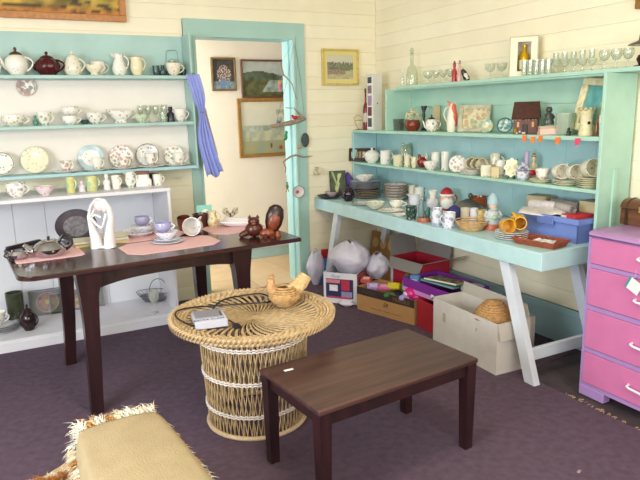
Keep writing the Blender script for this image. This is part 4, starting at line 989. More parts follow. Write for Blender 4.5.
def gnome(label, x, y, z, w, h):
    t = thing('gnome_figurine', label, 'figurine', (x, y, z), IR); r = w*.52
    part('base', B().lathe([(1e-5, 0), (r, 0), (r*1.02, h*.04), (r*.85, h*.18), (1e-5, h*.2)], 20), M('#b4624a', .4), t)
    part('tunic', B().lathe([(r*.85, h*.16), (r*.92, h*.3), (r*.75, h*.48), (r*.4, h*.56), (1e-5, h*.57)], 20), M('#b9c4c8', .4), t)
    part('head', B().ball((0, 0, h*.66), r*.55, r*.52, h*.1), M('#e0b89c', .4), t)
    part('beard', B().ball((0, -r*.35, h*.57), r*.42, r*.3, h*.09), M('#b8b4b0', .6), t)
    part('pointed_hat', B().lathe([(r*.66, h*.7), (r*.66, h*.8), (r*.5, h*.91), (r*.2, h), (1e-5, h)], 18), M('#9fbcc6', .4), t)
    b = B()
    for s in (-1, 1): b.tube([(s*r*.7, 0, h*.5), (s*r*.95, -r*.3, h*.38), (s*r*.3, -r*.85, h*.34)], [r*.22, r*.2, r*.15], 8)
    part('arms', b, M('#b9c4c8', .4), t)
    part('posy', B().ball((0, -r*.9, h*.36), r*.35, r*.25, h*.07), M('#a9c0a0', .6, var=.3, vs=60), t)
def rabbit_pot(label, x, y, z, w, h):
    t = thing('eared_teapot', label, 'teapot', (x, y, z), IR); r = w*.36; m = M('#bcbab2', .3, var=.1, vs=30)
    part('body', B().ball((0, 0, h*.32), r, r*.85, h*.32), m, t)
    part('head', B().ball((-r*.3, 0, h*.66), r*.5, r*.45, h*.14), m, t)
    part('ear', B().tube([(-r*.4, 0, h*.75), (-r*.5, 0, h*.97)], [r*.16, r*.22], 8, flat=.5), m, t)
    part('ear', B().tube([(-r*.1, 0, h*.74), (r*.3, 0, h*.88)], [r*.16, r*.24], 8, flat=.5), m, t)
    part('handle', loop_handle(r*.8, r*.5, h*.2, h*.62, r*.6, .005), m, t)
def basket_bowl(label, x, y, z, w, h):
    t = thing('cane_bowl', label, 'bowl', (x, y, z), IR); m = M('#c8a474', .6, var=.25, vs=50); r = w/2
    b = B()
    for k in range(7):
        q = k/6; b.tube([((r*(.55+.45*q)+.002*sin(24*a))*cos(a), (r*(.55+.45*q))*sin(a), .004+h*.9*q**1.4) for a in [2*pi*i/72 for i in range(72)]], .0042, 5, closed=True)
    part('coiled_wall', b, m, t)
    part('woven_base', B().lathe([(1e-5, .001), (r*.58, .001), (r*.6, .006), (1e-5, .006)], 28), M('#b08c5e', .7, var=.3, vs=90), t)
def yellow_pitcher(label, x, y, z, w, h):
    t = thing('yellow_pitcher', label, 'jug', (x+.015, y+.01, z), RAD(-35)); m = M('#dda528', .2, var=.08, vs=20); r = h*.42
    Mx = T(0, 0, r) @ RX(RAD(84)) @ T(0, 0, -r*1.2)
    part('body', B().lathe(wall_prof([(r*.6, 0), (r*.9, r*.4), (r, r*1.1), (r*.8, r*1.8), (r*.66, r*2.1), (r*.72, r*2.4)], .004), 24, Mx), m, t)
    hb = loop_handle(-r*.85, -r*.7, r*.7, r*1.9, -r*.55, r*.13); hb.v = [tuple(Mx @ RZ(RAD(-60)) @ Vector(v)) for v in hb.v]
    part('handle', hb, m, t)
def wicker_tray(label, x, y, z, w, h, d=.2):
    t = thing('rectangular_tray', label, 'tray', (2.552, 2.345, z), RAD(-80)); m = M('#8e4a32', .5, var=.3, vs=60); L_ = .27; D_ = .16; b = B()
    def loop(k, zz, e): return [(sx*(L_/2-k+e), sy*(D_/2-k+e), zz) for sx, sy in ((-1, -1), (1, -1), (1, 1), (-1, 1))]
    for q in range(5):
        zz = .004+q*.0075; P_ = loop(.02, zz, .004*q); pts = []
        for i in range(4):
            a, c = P_[i], P_[(i+1) % 4]
            for s in range(10): u = s/10; pts.append((a[0]+(c[0]-a[0])*u, a[1]+(c[1]-a[1])*u, zz+.0015*(-1)**s))
        b.tube(pts, .0045, 5, closed=True)
    part('woven_wall', b, m, t)
    base = part('woven_base', B().box(-L_/2+.02, L_/2-.02, -D_/2+.02, D_/2-.02, .001, .006), M('#7e3e2a', .6, var=.35, vs=90), t, False)
    p = one('wrapped_packet', B().grid(lambda u, v: ((u-.5)*.12, (v-.5)*.085, .022+.012*nz(u*5, v*5, 3)+.012*sin(pi*u)*sin(pi*v)), 18, 14), M('#cfcfd0', .25, var=.25, vs=30), 'crumpled grey-white wrapped packet in the red-brown tray', 'packet', (2.56, 2.33, z-.002), RAD(-60), solid=.003)
def crate(label, x, y, z, w, h):
    # blue storage crate standing along the front of the bench
    t = thing('storage_crate', label, 'crate', (2.852, 2.438, z), RAD(-90)); m = M('#7389cc', .45, var=.04, vs=6); L_, D_, H_ = .42, .30, .14
    th = .006; e = .018
    def wall(x0, y0, x1, y1):
        b = B(); nx, ny = (y1-y0), -(x1-x0); l = hypot(nx, ny); nx /= l; ny /= l
        b.add([(x0*(1-e*2/L_), y0*(1-e*2/D_), 0), (x1*(1-e*2/L_), y1*(1-e*2/D_), 0), (x1, y1, H_), (x0, y0, H_), (x0-nx*th, y0-ny*th, H_), (x1-nx*th, y1-ny*th, H_), (x1*(1-e*2/L_)-nx*th, y1*(1-e*2/D_)-ny*th, 0), (x0*(1-e*2/L_)-nx*th, y0*(1-e*2/D_)-ny*th, 0)],
            [(0, 1, 2, 3), (3, 2, 5, 4), (4, 5, 6, 7), (0, 7, 6, 1), (0, 3, 4, 7), (1, 6, 5, 2)]); return b
    a, c = L_/2, D_/2
    for q in ((-a, -c, a, -c), (a, -c, a, c), (a, c, -a, c), (-a, c, -a, -c)): part('wall', wall(*q), m, t, False)
    part('crate_floor', B().box(-a+e, a-e, -c+e, c-e, 0, .006), m, t, False)
    b = B()
    b.box(-a-.012, a+.012, -c-.012, -c+.002, H_-.028, H_).box(-a-.012, a+.012, c-.002, c+.012, H_-.028, H_).box(-a-.012, -a+.002, -c, c, H_-.028, H_).box(a-.002, a+.012, -c, c, H_-.028, H_)
    part('rolled_rim', b, m, t, False)
    part('handle_plate', B().bev(-.065, .055, -c-.022, -c-.008, H_-.052, H_-.008, .004), M('#6478b8', .4), t, False)
    # newspapers and packets in the crate
    def sheet(dx, dy, L1, L2, rz, dz, col, lab, nm, amp=.018, cat='newspaper'):
        g = B().grid(lambda u, v: ((u-.5)*L1, (v-.5)*L2, amp*nz(u*3+dx*9, v*3, dy*7)+.0 - .05*max(0, abs(v-.5)-.38)*2), 24, 16)
        return one(nm, g, M(col, .7, var=.12, vs=25), lab, cat, (2.852+dx, 2.438+dy, z+H_+dz), rz, solid=.002)
    sheet(-.05, .10, .26, .28, RAD(-60), .012, '#cfcac6', 'spread newspaper sheet hanging over the front rim of the blue crate', 'newspaper')
    for i, (dx, dy, rz, l, rr, col, lab) in enumerate(((-.06, .12, -75, .16, .027, '#b9b4b4', 'left roll of newspaper wrapping in the blue crate'), (-.04, -.0, -108, .22, .024, '#a9a3a0', 'long middle roll of newspaper across the blue crate'), (.06, .06, -100, .22, .026, '#8f8a8c', 'grey roll of wrapping at the back of the blue crate'))):
        tt = thing('wrapped_roll', lab, 'wrapped bundle', (2.852+dx, 2.438+dy, z+H_+.034+.0*i), RAD(rz))
        bb = B()
        for k in range(4):
            r = rr*(1-.2*k); bb.lathe([(r, -l/2), (r*1.04, 0), (r*.96, l/2), (r*.9, l/2), (r*.92, -l/2)], 14, RY(pi/2))
        bb.v = [(p[0], p[1]+.004*nz(p[0]*30, p[1]*30, 2), p[2]+.004*nz(p[0]*30, p[2]*30, 5)) for p in bb.v]
        part('paper_roll', bb, M(col, .75, var=.2, vs=40), tt)
    item('box', 'red_packet', 'packet', 'red and white packet at the near end of the blue crate', 2.79, 2.31, z+H_-.045, .10, .06, rz=RAD(-95), col='#b83038', d=.14, panel=(-.5, -.1, .1, .9, '#d8d2cc'))
    item('box', 'paper_packet', 'packet', 'beige paper packet behind the blue crate under the middle shelf', 2.955, 2.33, z+H_-.12, .14, .19, rz=RAD(-85), col='#cdbf98', d=.1)
    item('box', 'paper_packet', 'packet', 'tan folded packet behind the grey roll in the crate', 2.955, 2.73, z+.0, .14, .20, rz=RAD(-85), col='#b8a888', d=.09)

def leaf_print(label, x, y, z, w, h):
    return frame_picture('leaf_print', label, 'picture', (2.615, 4.735, z+.002), RAD(-12), .15, .225, .005, '#2c2a28', dark_leaf, 30, tilt=RAD(-10), depth=.01)
def cloth_bundle(label, x, y, z, w, h, col='#555'):
    t = thing('cloth_bundle', label, 'cloth', (x, y, z), IR); b = B()
    def fn(u, v):
        a = 2*pi*u; r = sin(pi*min(.98, v*.9+.08))**.6; d = 1+.25*nz(cos(a)*2+w*40, sin(a)*2, v*3)
        return (w*.55*r*cos(a)*d, w*.45*r*sin(a)*d, h*v*(1+.1*nz(cos(a)*3, sin(a)*3, 2)))
    part('cloth', b.grid(fn, 26, 16), M(col, .8, var=.15, vs=30, bump=.5, bs=60), t, ang=80)
    part('knot', B().ball((0, 0, h*.95), w*.16, w*.14, h*.09), M(col, .8), t)

# items: world positions in metres, measured sizes
item('jug', 'white_jug', 'jug', 'plain white jug cut by left edge on top wall shelf', 0.001, 4.7, 1.788, 0.086, 0.128, cols=('#b06a70', '#7d926a', '#c9929a'))
item('teapot', 'teapot', 'teapot', 'white flowered teapot with brown and gold lid on top wall shelf', 0.142, 4.7, 1.788, 0.148, 0.185, cols=('#b06a70', '#7d926a', '#c9929a'), lid='#5a3520', th=0.25)
item('teapot', 'teapot', 'teapot', 'maroon lobed pumpkin-like teapot on top wall shelf', 0.332, 4.7, 1.788, 0.158, 0.161, mat=M("#4a1218",.15), lobes=8)
item('teapot', 'teapot', 'teapot', 'cream floral teapot with tall spout and domed lid, third teapot along top wall shelf', 0.495, 4.69, 1.788, 0.126, 0.17, cols=('#b06a70', '#7d926a', '#c9929a'), tall=1, base='#e8e4d2')
item('cup', 'large_cup', 'cup', 'white cup with big handle behind the gold-banded sauce boat', 0.669, 4.76, 1.788, 0.108, 0.103, cols=('#b06a70', '#7d926a', '#c9929a'), shape='round', rim='#c9a050')
item('boat', 'sauce_boat', 'sauce boat', 'footed cream sauce boat with gold band on top wall shelf', 0.629, 4.67, 1.788, 0.134, 0.079, cols=('#d8a040', '#e0b860', '#8a9a50'), base='#ece4cc')
item('jug', 'milk_jug', 'jug', 'tall white jug with pink roses and pointed lip on top wall shelf', 0.808, 4.7, 1.788, 0.101, 0.154, cols=('#b06a70', '#7d926a', '#c9929a'), shape='tall')
item('jug', 'milk_jug', 'jug', 'cream mottled milk jug with wide mouth on top wall shelf', 0.932, 4.7, 1.788, 0.095, 0.134, cols=('#e0c490', '#e8d4a4'), base='#eadfbe', shape='wide', rim='#c9a868')
item('vase', 'dark_vase', 'vase', 'left of two small dark green vases on top wall shelf', 1.07, 4.7, 1.788, 0.052, 0.075, mat=M("#3c5250",.2), shape='pot')
item('vase', 'dark_vase', 'vase', 'right of two small dark green vases on top wall shelf', 1.126, 4.73, 1.788, 0.06, 0.084, mat=M("#44585a",.2), shape='gourd')
item('cup', 'teacup', 'cup', 'cream teacup with a rose at the right end of top wall shelf', 1.19, 4.655, 1.788, 0.119, 0.091, cols=('#b06a70', '#7d926a', '#c9929a'), base='#ebe2cf', rim='#b8925a')
item('vase', 'dark_pot', 'vase', 'tiny dark pot behind the rose teacup on top wall shelf', 1.287, 4.75, 1.788, 0.054, 0.054, mat=M("#2f4648",.3), shape='pot')
wire_lantern('small glass cruet jar in a wire carrying frame on top wall shelf', 1.209, 4.755, 1.788, 0.099, 0.192)
item('cup', 'soup_cup', 'cup', 'wide white cup with orange flowers on second wall shelf', 0.08, 4.7, 1.453, 0.15, 0.076, cols=('#d8a040', '#e0b860', '#8a9a50'), shape='round', th=0.4, cover=0.4)
item('vase', 'leaf_posy', 'ornament', 'small green leaf ornament left of the green leaf teacup', 0.218, 4.74, 1.453, 0.035, 0.071, mat=M("#5a9a80",.3), shape='gourd')
item('cup', 'teacup', 'cup', 'white teacup with green leaves on second wall shelf', 0.274, 4.7, 1.453, 0.097, 0.092, cols=('#5c8a62', '#7fae84', '#c9a25a'), th=0.4, cover=0.4)
item('cup', 'teacup', 'cup', 'lower of two stacked floral teacups on second wall shelf', 0.44, 4.7, 1.453, 0.106, 0.061, cols=('#4a5a90', '#8090b8', '#b08a90'), shape='round')
item('cup', 'teacup', 'cup', 'upper of two stacked floral teacups on second wall shelf', 0.446, 4.7, 1.5190000000000001, 0.12, 0.057, cols=('#4a5a90', '#8090b8', '#b08a90'), shape='round', rim='#c0a070')
item('bowl', 'dark_saucer', 'saucer', 'small dark green dish behind the stacked cups on second wall shelf', 0.544, 4.76, 1.453, 0.072, 0.033, mat=M("#4a6660",.3))
item('cup', 'teacup', 'cup', 'white teacup with dark sprigs right of the stacked teacups', 0.608, 4.7, 1.453, 0.122, 0.08, cols=('#3c3c44', '#6a4a50', '#508060'), th=0.36, cover=0.4)
item('boat', 'gravy_boat', 'sauce boat', 'long white gravy boat with pink and green flowers on second wall shelf', 0.785, 4.7, 1.453, 0.191, 0.097, cols=('#b06a70', '#7d926a', '#c9929a'), th=0.34, cover=0.42)
item('bowl', 'leaf_dish', 'bowl', 'pale green leaf dish below the small stem glasses', 0.93, 4.68, 1.453, 0.111, 0.06, base='#cfdcc0', cols=('#5c8a62', '#7fae84', '#c9a25a'))
item('goblet', 'sherry_glass', 'glass', 'small stemmed sherry glass, leftmost of four on second wall shelf', 0.944, 4.75, 1.453, 0.048, 0.126, group='sherry glasses on second wall shelf')
item('goblet', 'sherry_glass', 'glass', 'small stemmed sherry glass, second from left of four on second wall shelf', 1.0, 4.75, 1.453, 0.048, 0.127, group='sherry glasses on second wall shelf')
item('goblet', 'sherry_glass', 'glass', 'small stemmed sherry glass, third from left of four on second wall shelf', 1.056, 4.75, 1.453, 0.049, 0.127, group='sherry glasses on second wall shelf')
item('goblet', 'sherry_glass', 'glass', 'small stemmed sherry glass, rightmost of four on second wall shelf', 1.12, 4.75, 1.453, 0.049, 0.128, group='sherry glasses on second wall shelf')
item('tumbler', 'shot_glass', 'glass', 'short clear glass standing before the rightmost sherry glass', 1.09, 4.67, 1.453, 0.053, 0.072)
small_figure('small black figurine beside the flowered teacup on second wall shelf', 1.151, 4.69, 1.453, 0.061, 0.116, col='#2c2632')
item('cup', 'teacup', 'cup', 'white flowered teacup at the right end of second wall shelf', 1.219, 4.67, 1.453, 0.099, 0.093, cols=('#b06a70', '#7d926a', '#c9929a'), hd='R')
stand_plate('white plate with dark leafy border at left edge of third wall shelf', -0.021, 4.745, 1.122, 0.163, cols=('#3c3c44', '#6a4a50', '#508060'), band=('#5a6a58', 0.44, 0.475), sc=40)
stand_plate('cream plate with green and yellow flowers on third wall shelf', 0.186, 4.745, 1.122, 0.191, base='#ebe6cc', cols=('#d8a040', '#e0b860', '#8a9a50'), band=('#c3cfae', 0.47, 0.5))
stand_plate('pale blue rimmed plate standing on third wall shelf', 0.561, 4.745, 1.122, 0.184, cols=('#4a5a90', '#8090b8', '#b08a90'), band=('#b9cfd6', 0.33, 0.5))
stand_plate('white plate scattered with pink blooms, fourth plate on third wall shelf', 0.775, 4.745, 1.122, 0.173, cols=('#a04058', '#c8607a', '#5a7a50'), th=0.45, cover=0.35)
stand_plate('grey-white plate with brown rim line, second plate from doorway on third shelf', 0.967, 4.745, 1.122, 0.176, base='#dcdcd8', cols=('#3c3c44', '#6a4a50', '#508060'), band=('#7a6a68', 0.46, 0.49))
stand_plate('white plate with green sprigs nearest the doorway on third wall shelf', 1.168, 4.745, 1.122, 0.148, cols=('#3f6a40', '#6f8a4a', '#c04050'), th=0.4, cover=0.4)
item('plate', 'saucer', 'saucer', 'white saucer under the pink flowered teacup between the second and third standing plates', 0.367, 4.665, 1.122, 0.184, 0.013, cols=('#b04060', '#c87088', '#7a9060'))
item('cup', 'teacup', 'cup', 'pink flowered teacup between the second and third standing plates', 0.376, 4.665, 1.134, 0.085, 0.072, cols=('#b04060', '#c87088', '#7a9060'), th=0.5, cover=0.3)
item('plate', 'saucer', 'saucer', 'white saucer under the teacup in front of the blue rimmed plate', 0.578, 4.665, 1.122, 0.181, 0.013, cols=('#4a5a90', '#8090b8', '#b08a90'))
item('cup', 'teacup', 'cup', 'teacup in front of the blue rimmed plate', 0.587, 4.665, 1.134, 0.08, 0.081, cols=('#4a5a90', '#8090b8', '#b08a90'))
item('plate', 'saucer', 'saucer', 'white saucer under the teacup in front of the pink bloomed plate', 0.772, 4.665, 1.122, 0.192, 0.013, cols=('#b04060', '#c87088'))
item('cup', 'teacup', 'cup', 'teacup in front of the pink bloomed plate', 0.774, 4.665, 1.134, 0.074, 0.075, cols=('#b04060', '#c87088'), th=0.5, cover=0.35)
item('plate', 'saucer', 'saucer', 'white saucer under the teacup with crimson heart-like bloom before the brown rimmed plate', 0.972, 4.665, 1.122, 0.203, 0.014, cols=('#a03058', '#c04070'))
item('cup', 'teacup', 'cup', 'teacup with crimson heart-like bloom before the brown rimmed plate', 0.97, 4.665, 1.134, 0.075, 0.092, cols=('#a03058', '#c04070'), th=0.5, cover=0.4)
item('plate', 'saucer', 'saucer', 'white saucer under the teacup nearest the doorway on third wall shelf', 1.17, 4.665, 1.122, 0.207, 0.014, cols=('#c06060', '#6a9070'))
item('cup', 'teacup', 'cup', 'teacup nearest the doorway on third wall shelf', 1.187, 4.665, 1.134, 0.1, 0.086, cols=('#c06060', '#6a9070'), th=0.4)
item('cup', 'chamber_cup', 'cup', 'large white cup with blue scene at left on the white cabinet', 0.042, 4.452, 1.0, 0.125, 0.094, cols=('#4a5a90', '#8090b8', '#b08a90'), shape='round', th=0.45, cover=0.4)
item('bowl', 'pink_dish', 'bowl', 'low pinkish dish with pale cup shape right of the large blue scene cup', 0.211, 4.443, 1.0, 0.127, 0.061, base='#e5d3d8', cols=('#b06a70', '#7d926a', '#c9929a'))
item('cup', 'beaker', 'beaker', 'left of two green and yellow beakers on the white cabinet', 0.376, 4.47, 1.0, 0.062, 0.104, base='#cfd9b4', cols=('#d8c850', '#8ab890', '#e0d880'), shape='mug', th=0.7, cover=0.3, sc=30)
small_figure('small white animal figurine between the two green beakers', 0.448, 4.473, 1.0, 0.048, 0.077, col='#d8d0d8')
item('cup', 'beaker', 'beaker', 'right of two green and yellow beakers on the white cabinet', 0.513, 4.47, 1.0, 0.077, 0.102, base='#cfd9b4', cols=('#d8c850', '#8ab890', '#e0d880'), shape='mug', th=0.7, cover=0.3, sc=30)
small_figure('white slender figurine left of the cream mug on the white cabinet', 0.614, 4.478, 1.0, 0.049, 0.114, col='#e6e0e4')
item('cup', 'mug', 'mug', 'cream mug with yellow flower on the white cabinet', 0.68, 4.505, 1.0, 0.064, 0.094, cols=('#d8a040', '#e0b860', '#8a9a50'), shape='mug', hd='R')
item('jug', 'cream_jug', 'jug', 'small bulbous jug with green sprigs on the white cabinet', 0.78, 4.502, 1.0, 0.072, 0.11, cols=('#5c8a62', '#7fae84', '#c9a25a'), shape='wide', th=0.42, cover=0.35)
item('box', 'butter_dish', 'dish', 'white butter dish with brown lid on the white cabinet', 0.867, 4.515, 1.0, 0.087, 0.111, col='#e8e2e0', lidded=1, lcol='#7a4838')
item('box', 'black_box', 'box', 'small black box behind the white bottle on the white cabinet', 0.983, 4.72, 1.0, 0.084, 0.07, col='#33303a')
item('vase', 'white_bottle', 'bottle', 'small white bottle vase on the white cabinet', 0.907, 4.496, 1.0, 0.044, 0.085, shape='bottle', cols=('#b06a70', '#7d926a', '#c9929a'))
item('cup', 'square_jug', 'jug', 'small white squared jug at the right end of the white cabinet', 0.98, 4.531, 1.0, 0.074, 0.079, cols=('#3c3c44', '#6a4a50', '#508060'), shape='mug', hd='R')
item('vase', 'green_vase', 'vase', 'dark olive cylinder vase on the bottom shelf of the white cabinet', -0.058, 4.637, 0.082, 0.114, 0.231, mat=M("#3a3f2c",.3,var=.4,vs=30), shape='cyl')
item('teapot', 'brown_jug', 'jug', 'dark brown bulbous jug on the bottom shelf of the white cabinet', 0.012, 4.456, 0.082, 0.11, 0.182, mat=M("#2a181c",.15))
boxed_plate('left boxed display plate with pink flower on the bottom shelf of the cabinet', 0.154, 4.74, 0.082, 0.244, 0.188)
boxed_plate('right boxed display plate behind the table legs on cabinet bottom shelf', 0.356, 4.74, 0.082, 0.385, 0.153)
wire_basket('metal fruit basket with tall loop handle on the bottom shelf', 0.909, 4.66, 0.082, 0.267, 0.183)
item('goblet', 'glass_goblet', 'glass', 'clear goblet standing before the metal basket on the bottom shelf', 0.85, 4.369, 0.082, 0.074, 0.165, dens=0.4)
item('plate', 'stacked_plate', 'plate', 'grey-rimmed plate at far left of cabinet bottom shelf, lowest of pile', -0.159, 4.547, 0.082, 0.227, 0.015, base='#c8c8cc', cols=('#4a5a90', '#8090b8', '#b08a90'), band=('#7a8088', 0.44, 0.48), group='plates at far left of bottom shelf')
item('plate', 'stacked_plate', 'plate', 'grey-rimmed plate at far left of cabinet bottom shelf, second from bottom of pile', -0.159, 4.547, 0.094, 0.227, 0.015, base='#c8c8cc', cols=('#4a5a90', '#8090b8', '#b08a90'), band=('#7a8088', 0.44, 0.48), group='plates at far left of bottom shelf')
item('plate', 'stacked_plate', 'plate', 'grey-rimmed plate at far left of cabinet bottom shelf, third from bottom of pile', -0.159, 4.547, 0.106, 0.227, 0.015, base='#c8c8cc', cols=('#4a5a90', '#8090b8', '#b08a90'), band=('#7a8088', 0.44, 0.48), group='plates at far left of bottom shelf')
item('plate', 'stacked_plate', 'plate', 'grey-rimmed plate at far left of cabinet bottom shelf, uppermost of pile', -0.159, 4.547, 0.118, 0.227, 0.015, base='#c8c8cc', cols=('#4a5a90', '#8090b8', '#b08a90'), band=('#7a8088', 0.44, 0.48), group='plates at far left of bottom shelf')
item('cup', 'teacup', 'cup', 'white cup on the plate pile at far left of cabinet bottom shelf', -0.173, 4.525, 0.132, 0.109, 0.09, cols=('#3c3c44', '#6a4a50', '#508060'))
item('plate', 'salad_plate', 'plate', 'blue rimmed dinner plate under the front blue cup pile on dining table', 0.783, 3.486, 0.777, 0.186, 0.012, cols=('#4a5a90', '#8090b8', '#b08a90'), base='#dcdce6', band=('#7f88b0', 0.44, 0.48))
item('plate', 'side_plate', 'plate', 'smaller plate on the dinner plate under the front blue cup pile', 0.786, 3.497, 0.789, 0.152, 0.012, cols=('#4a5a90', '#8090b8', '#b08a90'), base='#e2e0ea', band=('#9aa0c0', 0.44, 0.48))
item('bowl', 'bowl', 'bowl', 'white bowl in the front blue cup pile on dining table', 0.779, 3.477, 0.801, 0.133, 0.045, cols=('#4a5a90', '#8090b8', '#b08a90'), base='#e6e4ee')
item('cup', 'teacup', 'cup', 'blue and white cup on top of the front pile on dining table', 0.763, 3.487, 0.843, 0.098, 0.055, cols=('#4a48a0', '#5a58b0'), base='#e8e6f2', shape='round', th=0.8, cover=0.1, sc=20)
item('plate', 'oval_platter', 'plate', 'large white fluted platter under the rear blue cup pile on dining table', 0.68, 3.806, 0.777, 0.223, 0.028, base='#e6e2e4', cols=('#b06a70', '#7d926a', '#c9929a'))
item('bowl', 'bowl', 'bowl', 'white bowl with blue edge in the rear pile on dining table', 0.708, 3.778, 0.797, 0.154, 0.05, base='#dedfea', cols=('#4a5a90', '#8090b8', '#b08a90'))
item('cup', 'teacup', 'cup', 'blue and white cup on top of the rear pile on dining table', 0.703, 3.782, 0.843, 0.092, 0.055, cols=('#4a4898', '#5a58a8'), base='#e4e2f0', shape='round', th=0.8, cover=0.1, sc=20)
couple_sculpture('white abstract sculpture of embracing couple on dining table', 0.435, 3.559, 0.775, 0.153, 0.291)
silver_teapot('shiny silver teapot with black handle on pink placemat', 0.135, 3.511, 0.775, 0.145, 0.126)
tipped_mug('brown and white mug tipped toward the green card on dining table', 0.971, 3.807, 0.775, 0.103, 0.091, tilt=14, col='#5a2a20')
tipped_mug('tan and white mug lying on its side before the brown mugs', 0.975, 3.613, 0.775, 0.098, 0.119, tilt=80, col='#e6e2e0')
item('cup', 'mug', 'mug', 'dark brown glazed mug behind the lying white mug on dining table', 1.099, 3.883, 0.775, 0.106, 0.087, mat=M("#4a2420",.12), shape='mug')
item('jug', 'gilt_jug', 'jug', 'small cream and gilt jug right of the brown mug on dining table', 1.164, 3.819, 0.775, 0.072, 0.107, cols=('#c9a050', '#b08038'), th=0.5, base='#e0d4b0', cover=0.3)
square_dish('white square dish with rolled rim on right placemat of dining table', 1.326, 3.749, 0.775, 0.218, 0.06)
butterfly('brown and white butterfly ornament behind the white square dish', 1.361, 4.018, 0.775, 0.112, 0.085)
wood_carving('carved dark wooden cat and mask figure lying on the table corner', 1.322, 3.351, 0.775, 0.271, 0.19)
item('vase', 'tiny_bottle', 'bottle', 'tiny clear glass bottle at the left end of the top shelf', 2.93, 4.2, 1.683, 0.031, 0.123, mat=glass(dens=.2), shape='bottle')
item('decanter', 'decanter', 'decanter', 'clear glass decanter with stopper on the top shelf', 2.95, 4.098, 1.683, 0.096, 0.291)
item('goblet', 'wine_glass', 'glass', 'stemmed glass right of the decanter, first from the left in its row', 2.94, 3.877, 1.683, 0.076, 0.101, group='stem glasses right of decanter')
item('goblet', 'wine_glass', 'glass', 'stemmed glass right of the decanter, second from the left in its row', 2.94, 3.779, 1.683, 0.056, 0.099, group='stem glasses right of decanter')
item('goblet', 'wine_glass', 'glass', 'stemmed glass right of the decanter, third from the left in its row', 2.94, 3.696, 1.683, 0.059, 0.098, group='stem glasses right of decanter')
item('goblet', 'wine_glass', 'glass', 'stemmed glass right of the decanter, fourth from the left in its row', 2.94, 3.616, 1.683, 0.058, 0.096, group='stem glasses right of decanter')
small_figure('left of two small red coated bottle figures with dark hats on top shelf', 2.92, 3.545, 1.683, 0.039, 0.145, col='#b03038', hat='#402020')
small_figure('right of two small red coated bottle figures with dark hats on top shelf', 2.92, 3.488, 1.683, 0.035, 0.144, col='#d8b0a8', hat='#302020')
leaning_figure('black and cream penguin-like ornament leaning beside the red figures', 2.93, 3.425, 1.683, 0.077, 0.114)
item('coupe', 'coupe_glass', 'glass', 'left of two coupe glasses left of the display box on top shelf', 2.94, 3.203, 1.683, 0.073, 0.102)
item('coupe', 'coupe_glass', 'glass', 'right of two coupe glasses left of the display box on top shelf', 2.94, 3.094, 1.683, 0.068, 0.099)
gift_box('cream card gift box with window showing a gold bottle on top shelf', 2.96, 2.924, 1.683, 0.195, 0.236)
item('tumbler', 'tumbler', 'glass', 'straight clear tumbler before and right of the gift box, first from left', 2.9, 2.857, 1.683, 0.044, 0.094, group='tumblers by the gift box')
item('tumbler', 'tumbler', 'glass', 'straight clear tumbler before and right of the gift box, second from left', 2.9, 2.809, 1.683, 0.044, 0.092, group='tumblers by the gift box')
item('tumbler', 'tumbler', 'glass', 'straight clear tumbler before and right of the gift box, third from left', 2.9, 2.761, 1.683, 0.043, 0.09, group='tumblers by the gift box')
item('tumbler', 'tumbler', 'glass', 'straight clear tumbler before and right of the gift box, fourth from left', 2.9, 2.715, 1.683, 0.043, 0.089, group='tumblers by the gift box')
item('tumbler', 'tumbler', 'glass', 'straight clear tumbler before and right of the gift box, fifth from left', 2.9, 2.67, 1.683, 0.042, 0.087, group='tumblers by the gift box')
item('coupe', 'sundae_glass', 'glass', 'lower sundae glass right of the tumblers, first from left', 2.93, 2.64, 1.683, 0.054, 0.083, group='lower sundae glasses on top shelf')
item('tumbler', 'small_glass', 'glass', 'small glass balanced on the sundae glass, first from left', 2.93, 2.646, 1.753, 0.035, 0.048, group='upper small glasses on top shelf')
item('coupe', 'sundae_glass', 'glass', 'lower sundae glass right of the tumblers, second from left', 2.93, 2.579, 1.683, 0.053, 0.079, group='lower sundae glasses on top shelf')
item('tumbler', 'small_glass', 'glass', 'small glass balanced on the sundae glass, second from left', 2.93, 2.584, 1.753, 0.035, 0.047, group='upper small glasses on top shelf')
item('coupe', 'sundae_glass', 'glass', 'lower sundae glass right of the tumblers, third from left', 2.93, 2.516, 1.683, 0.052, 0.075, group='lower sundae glasses on top shelf')
item('tumbler', 'small_glass', 'glass', 'small glass balanced on the sundae glass, third from left', 2.93, 2.521, 1.753, 0.034, 0.046, group='upper small glasses on top shelf')
item('coupe', 'sundae_glass', 'glass', 'lower sundae glass right of the tumblers, fourth from left', 2.93, 2.455, 1.683, 0.052, 0.07, group='lower sundae glasses on top shelf')
item('tumbler', 'small_glass', 'glass', 'small glass balanced on the sundae glass, fourth from left', 2.93, 2.46, 1.753, 0.034, 0.045, group='upper small glasses on top shelf')
item('coupe', 'sundae_glass', 'glass', 'lower sundae glass right of the tumblers, fifth from left', 2.93, 2.392, 1.683, 0.051, 0.066, group='lower sundae glasses on top shelf')
item('tumbler', 'small_glass', 'glass', 'small glass balanced on the sundae glass, fifth from left', 2.93, 2.397, 1.753, 0.033, 0.045, group='upper small glasses on top shelf')
item('goblet', 'tall_goblet', 'glass', 'tall goblet near the brimmed lamp, first of three from left', 2.93, 2.316, 1.683, 0.059, 0.104, group='tall goblets near the lamp')
item('goblet', 'tall_goblet', 'glass', 'tall goblet near the brimmed lamp, second of three from left', 2.93, 2.243, 1.683, 0.058, 0.102, group='tall goblets near the lamp')
item('goblet', 'tall_goblet', 'glass', 'tall goblet near the brimmed lamp, third of three from left', 2.93, 2.173, 1.683, 0.057, 0.1, group='tall goblets near the lamp')
brim_lamp('dark brown oil lamp with a wide brim at right end of top shelf', 2.93, 2.077, 1.683, 0.172, 0.19)
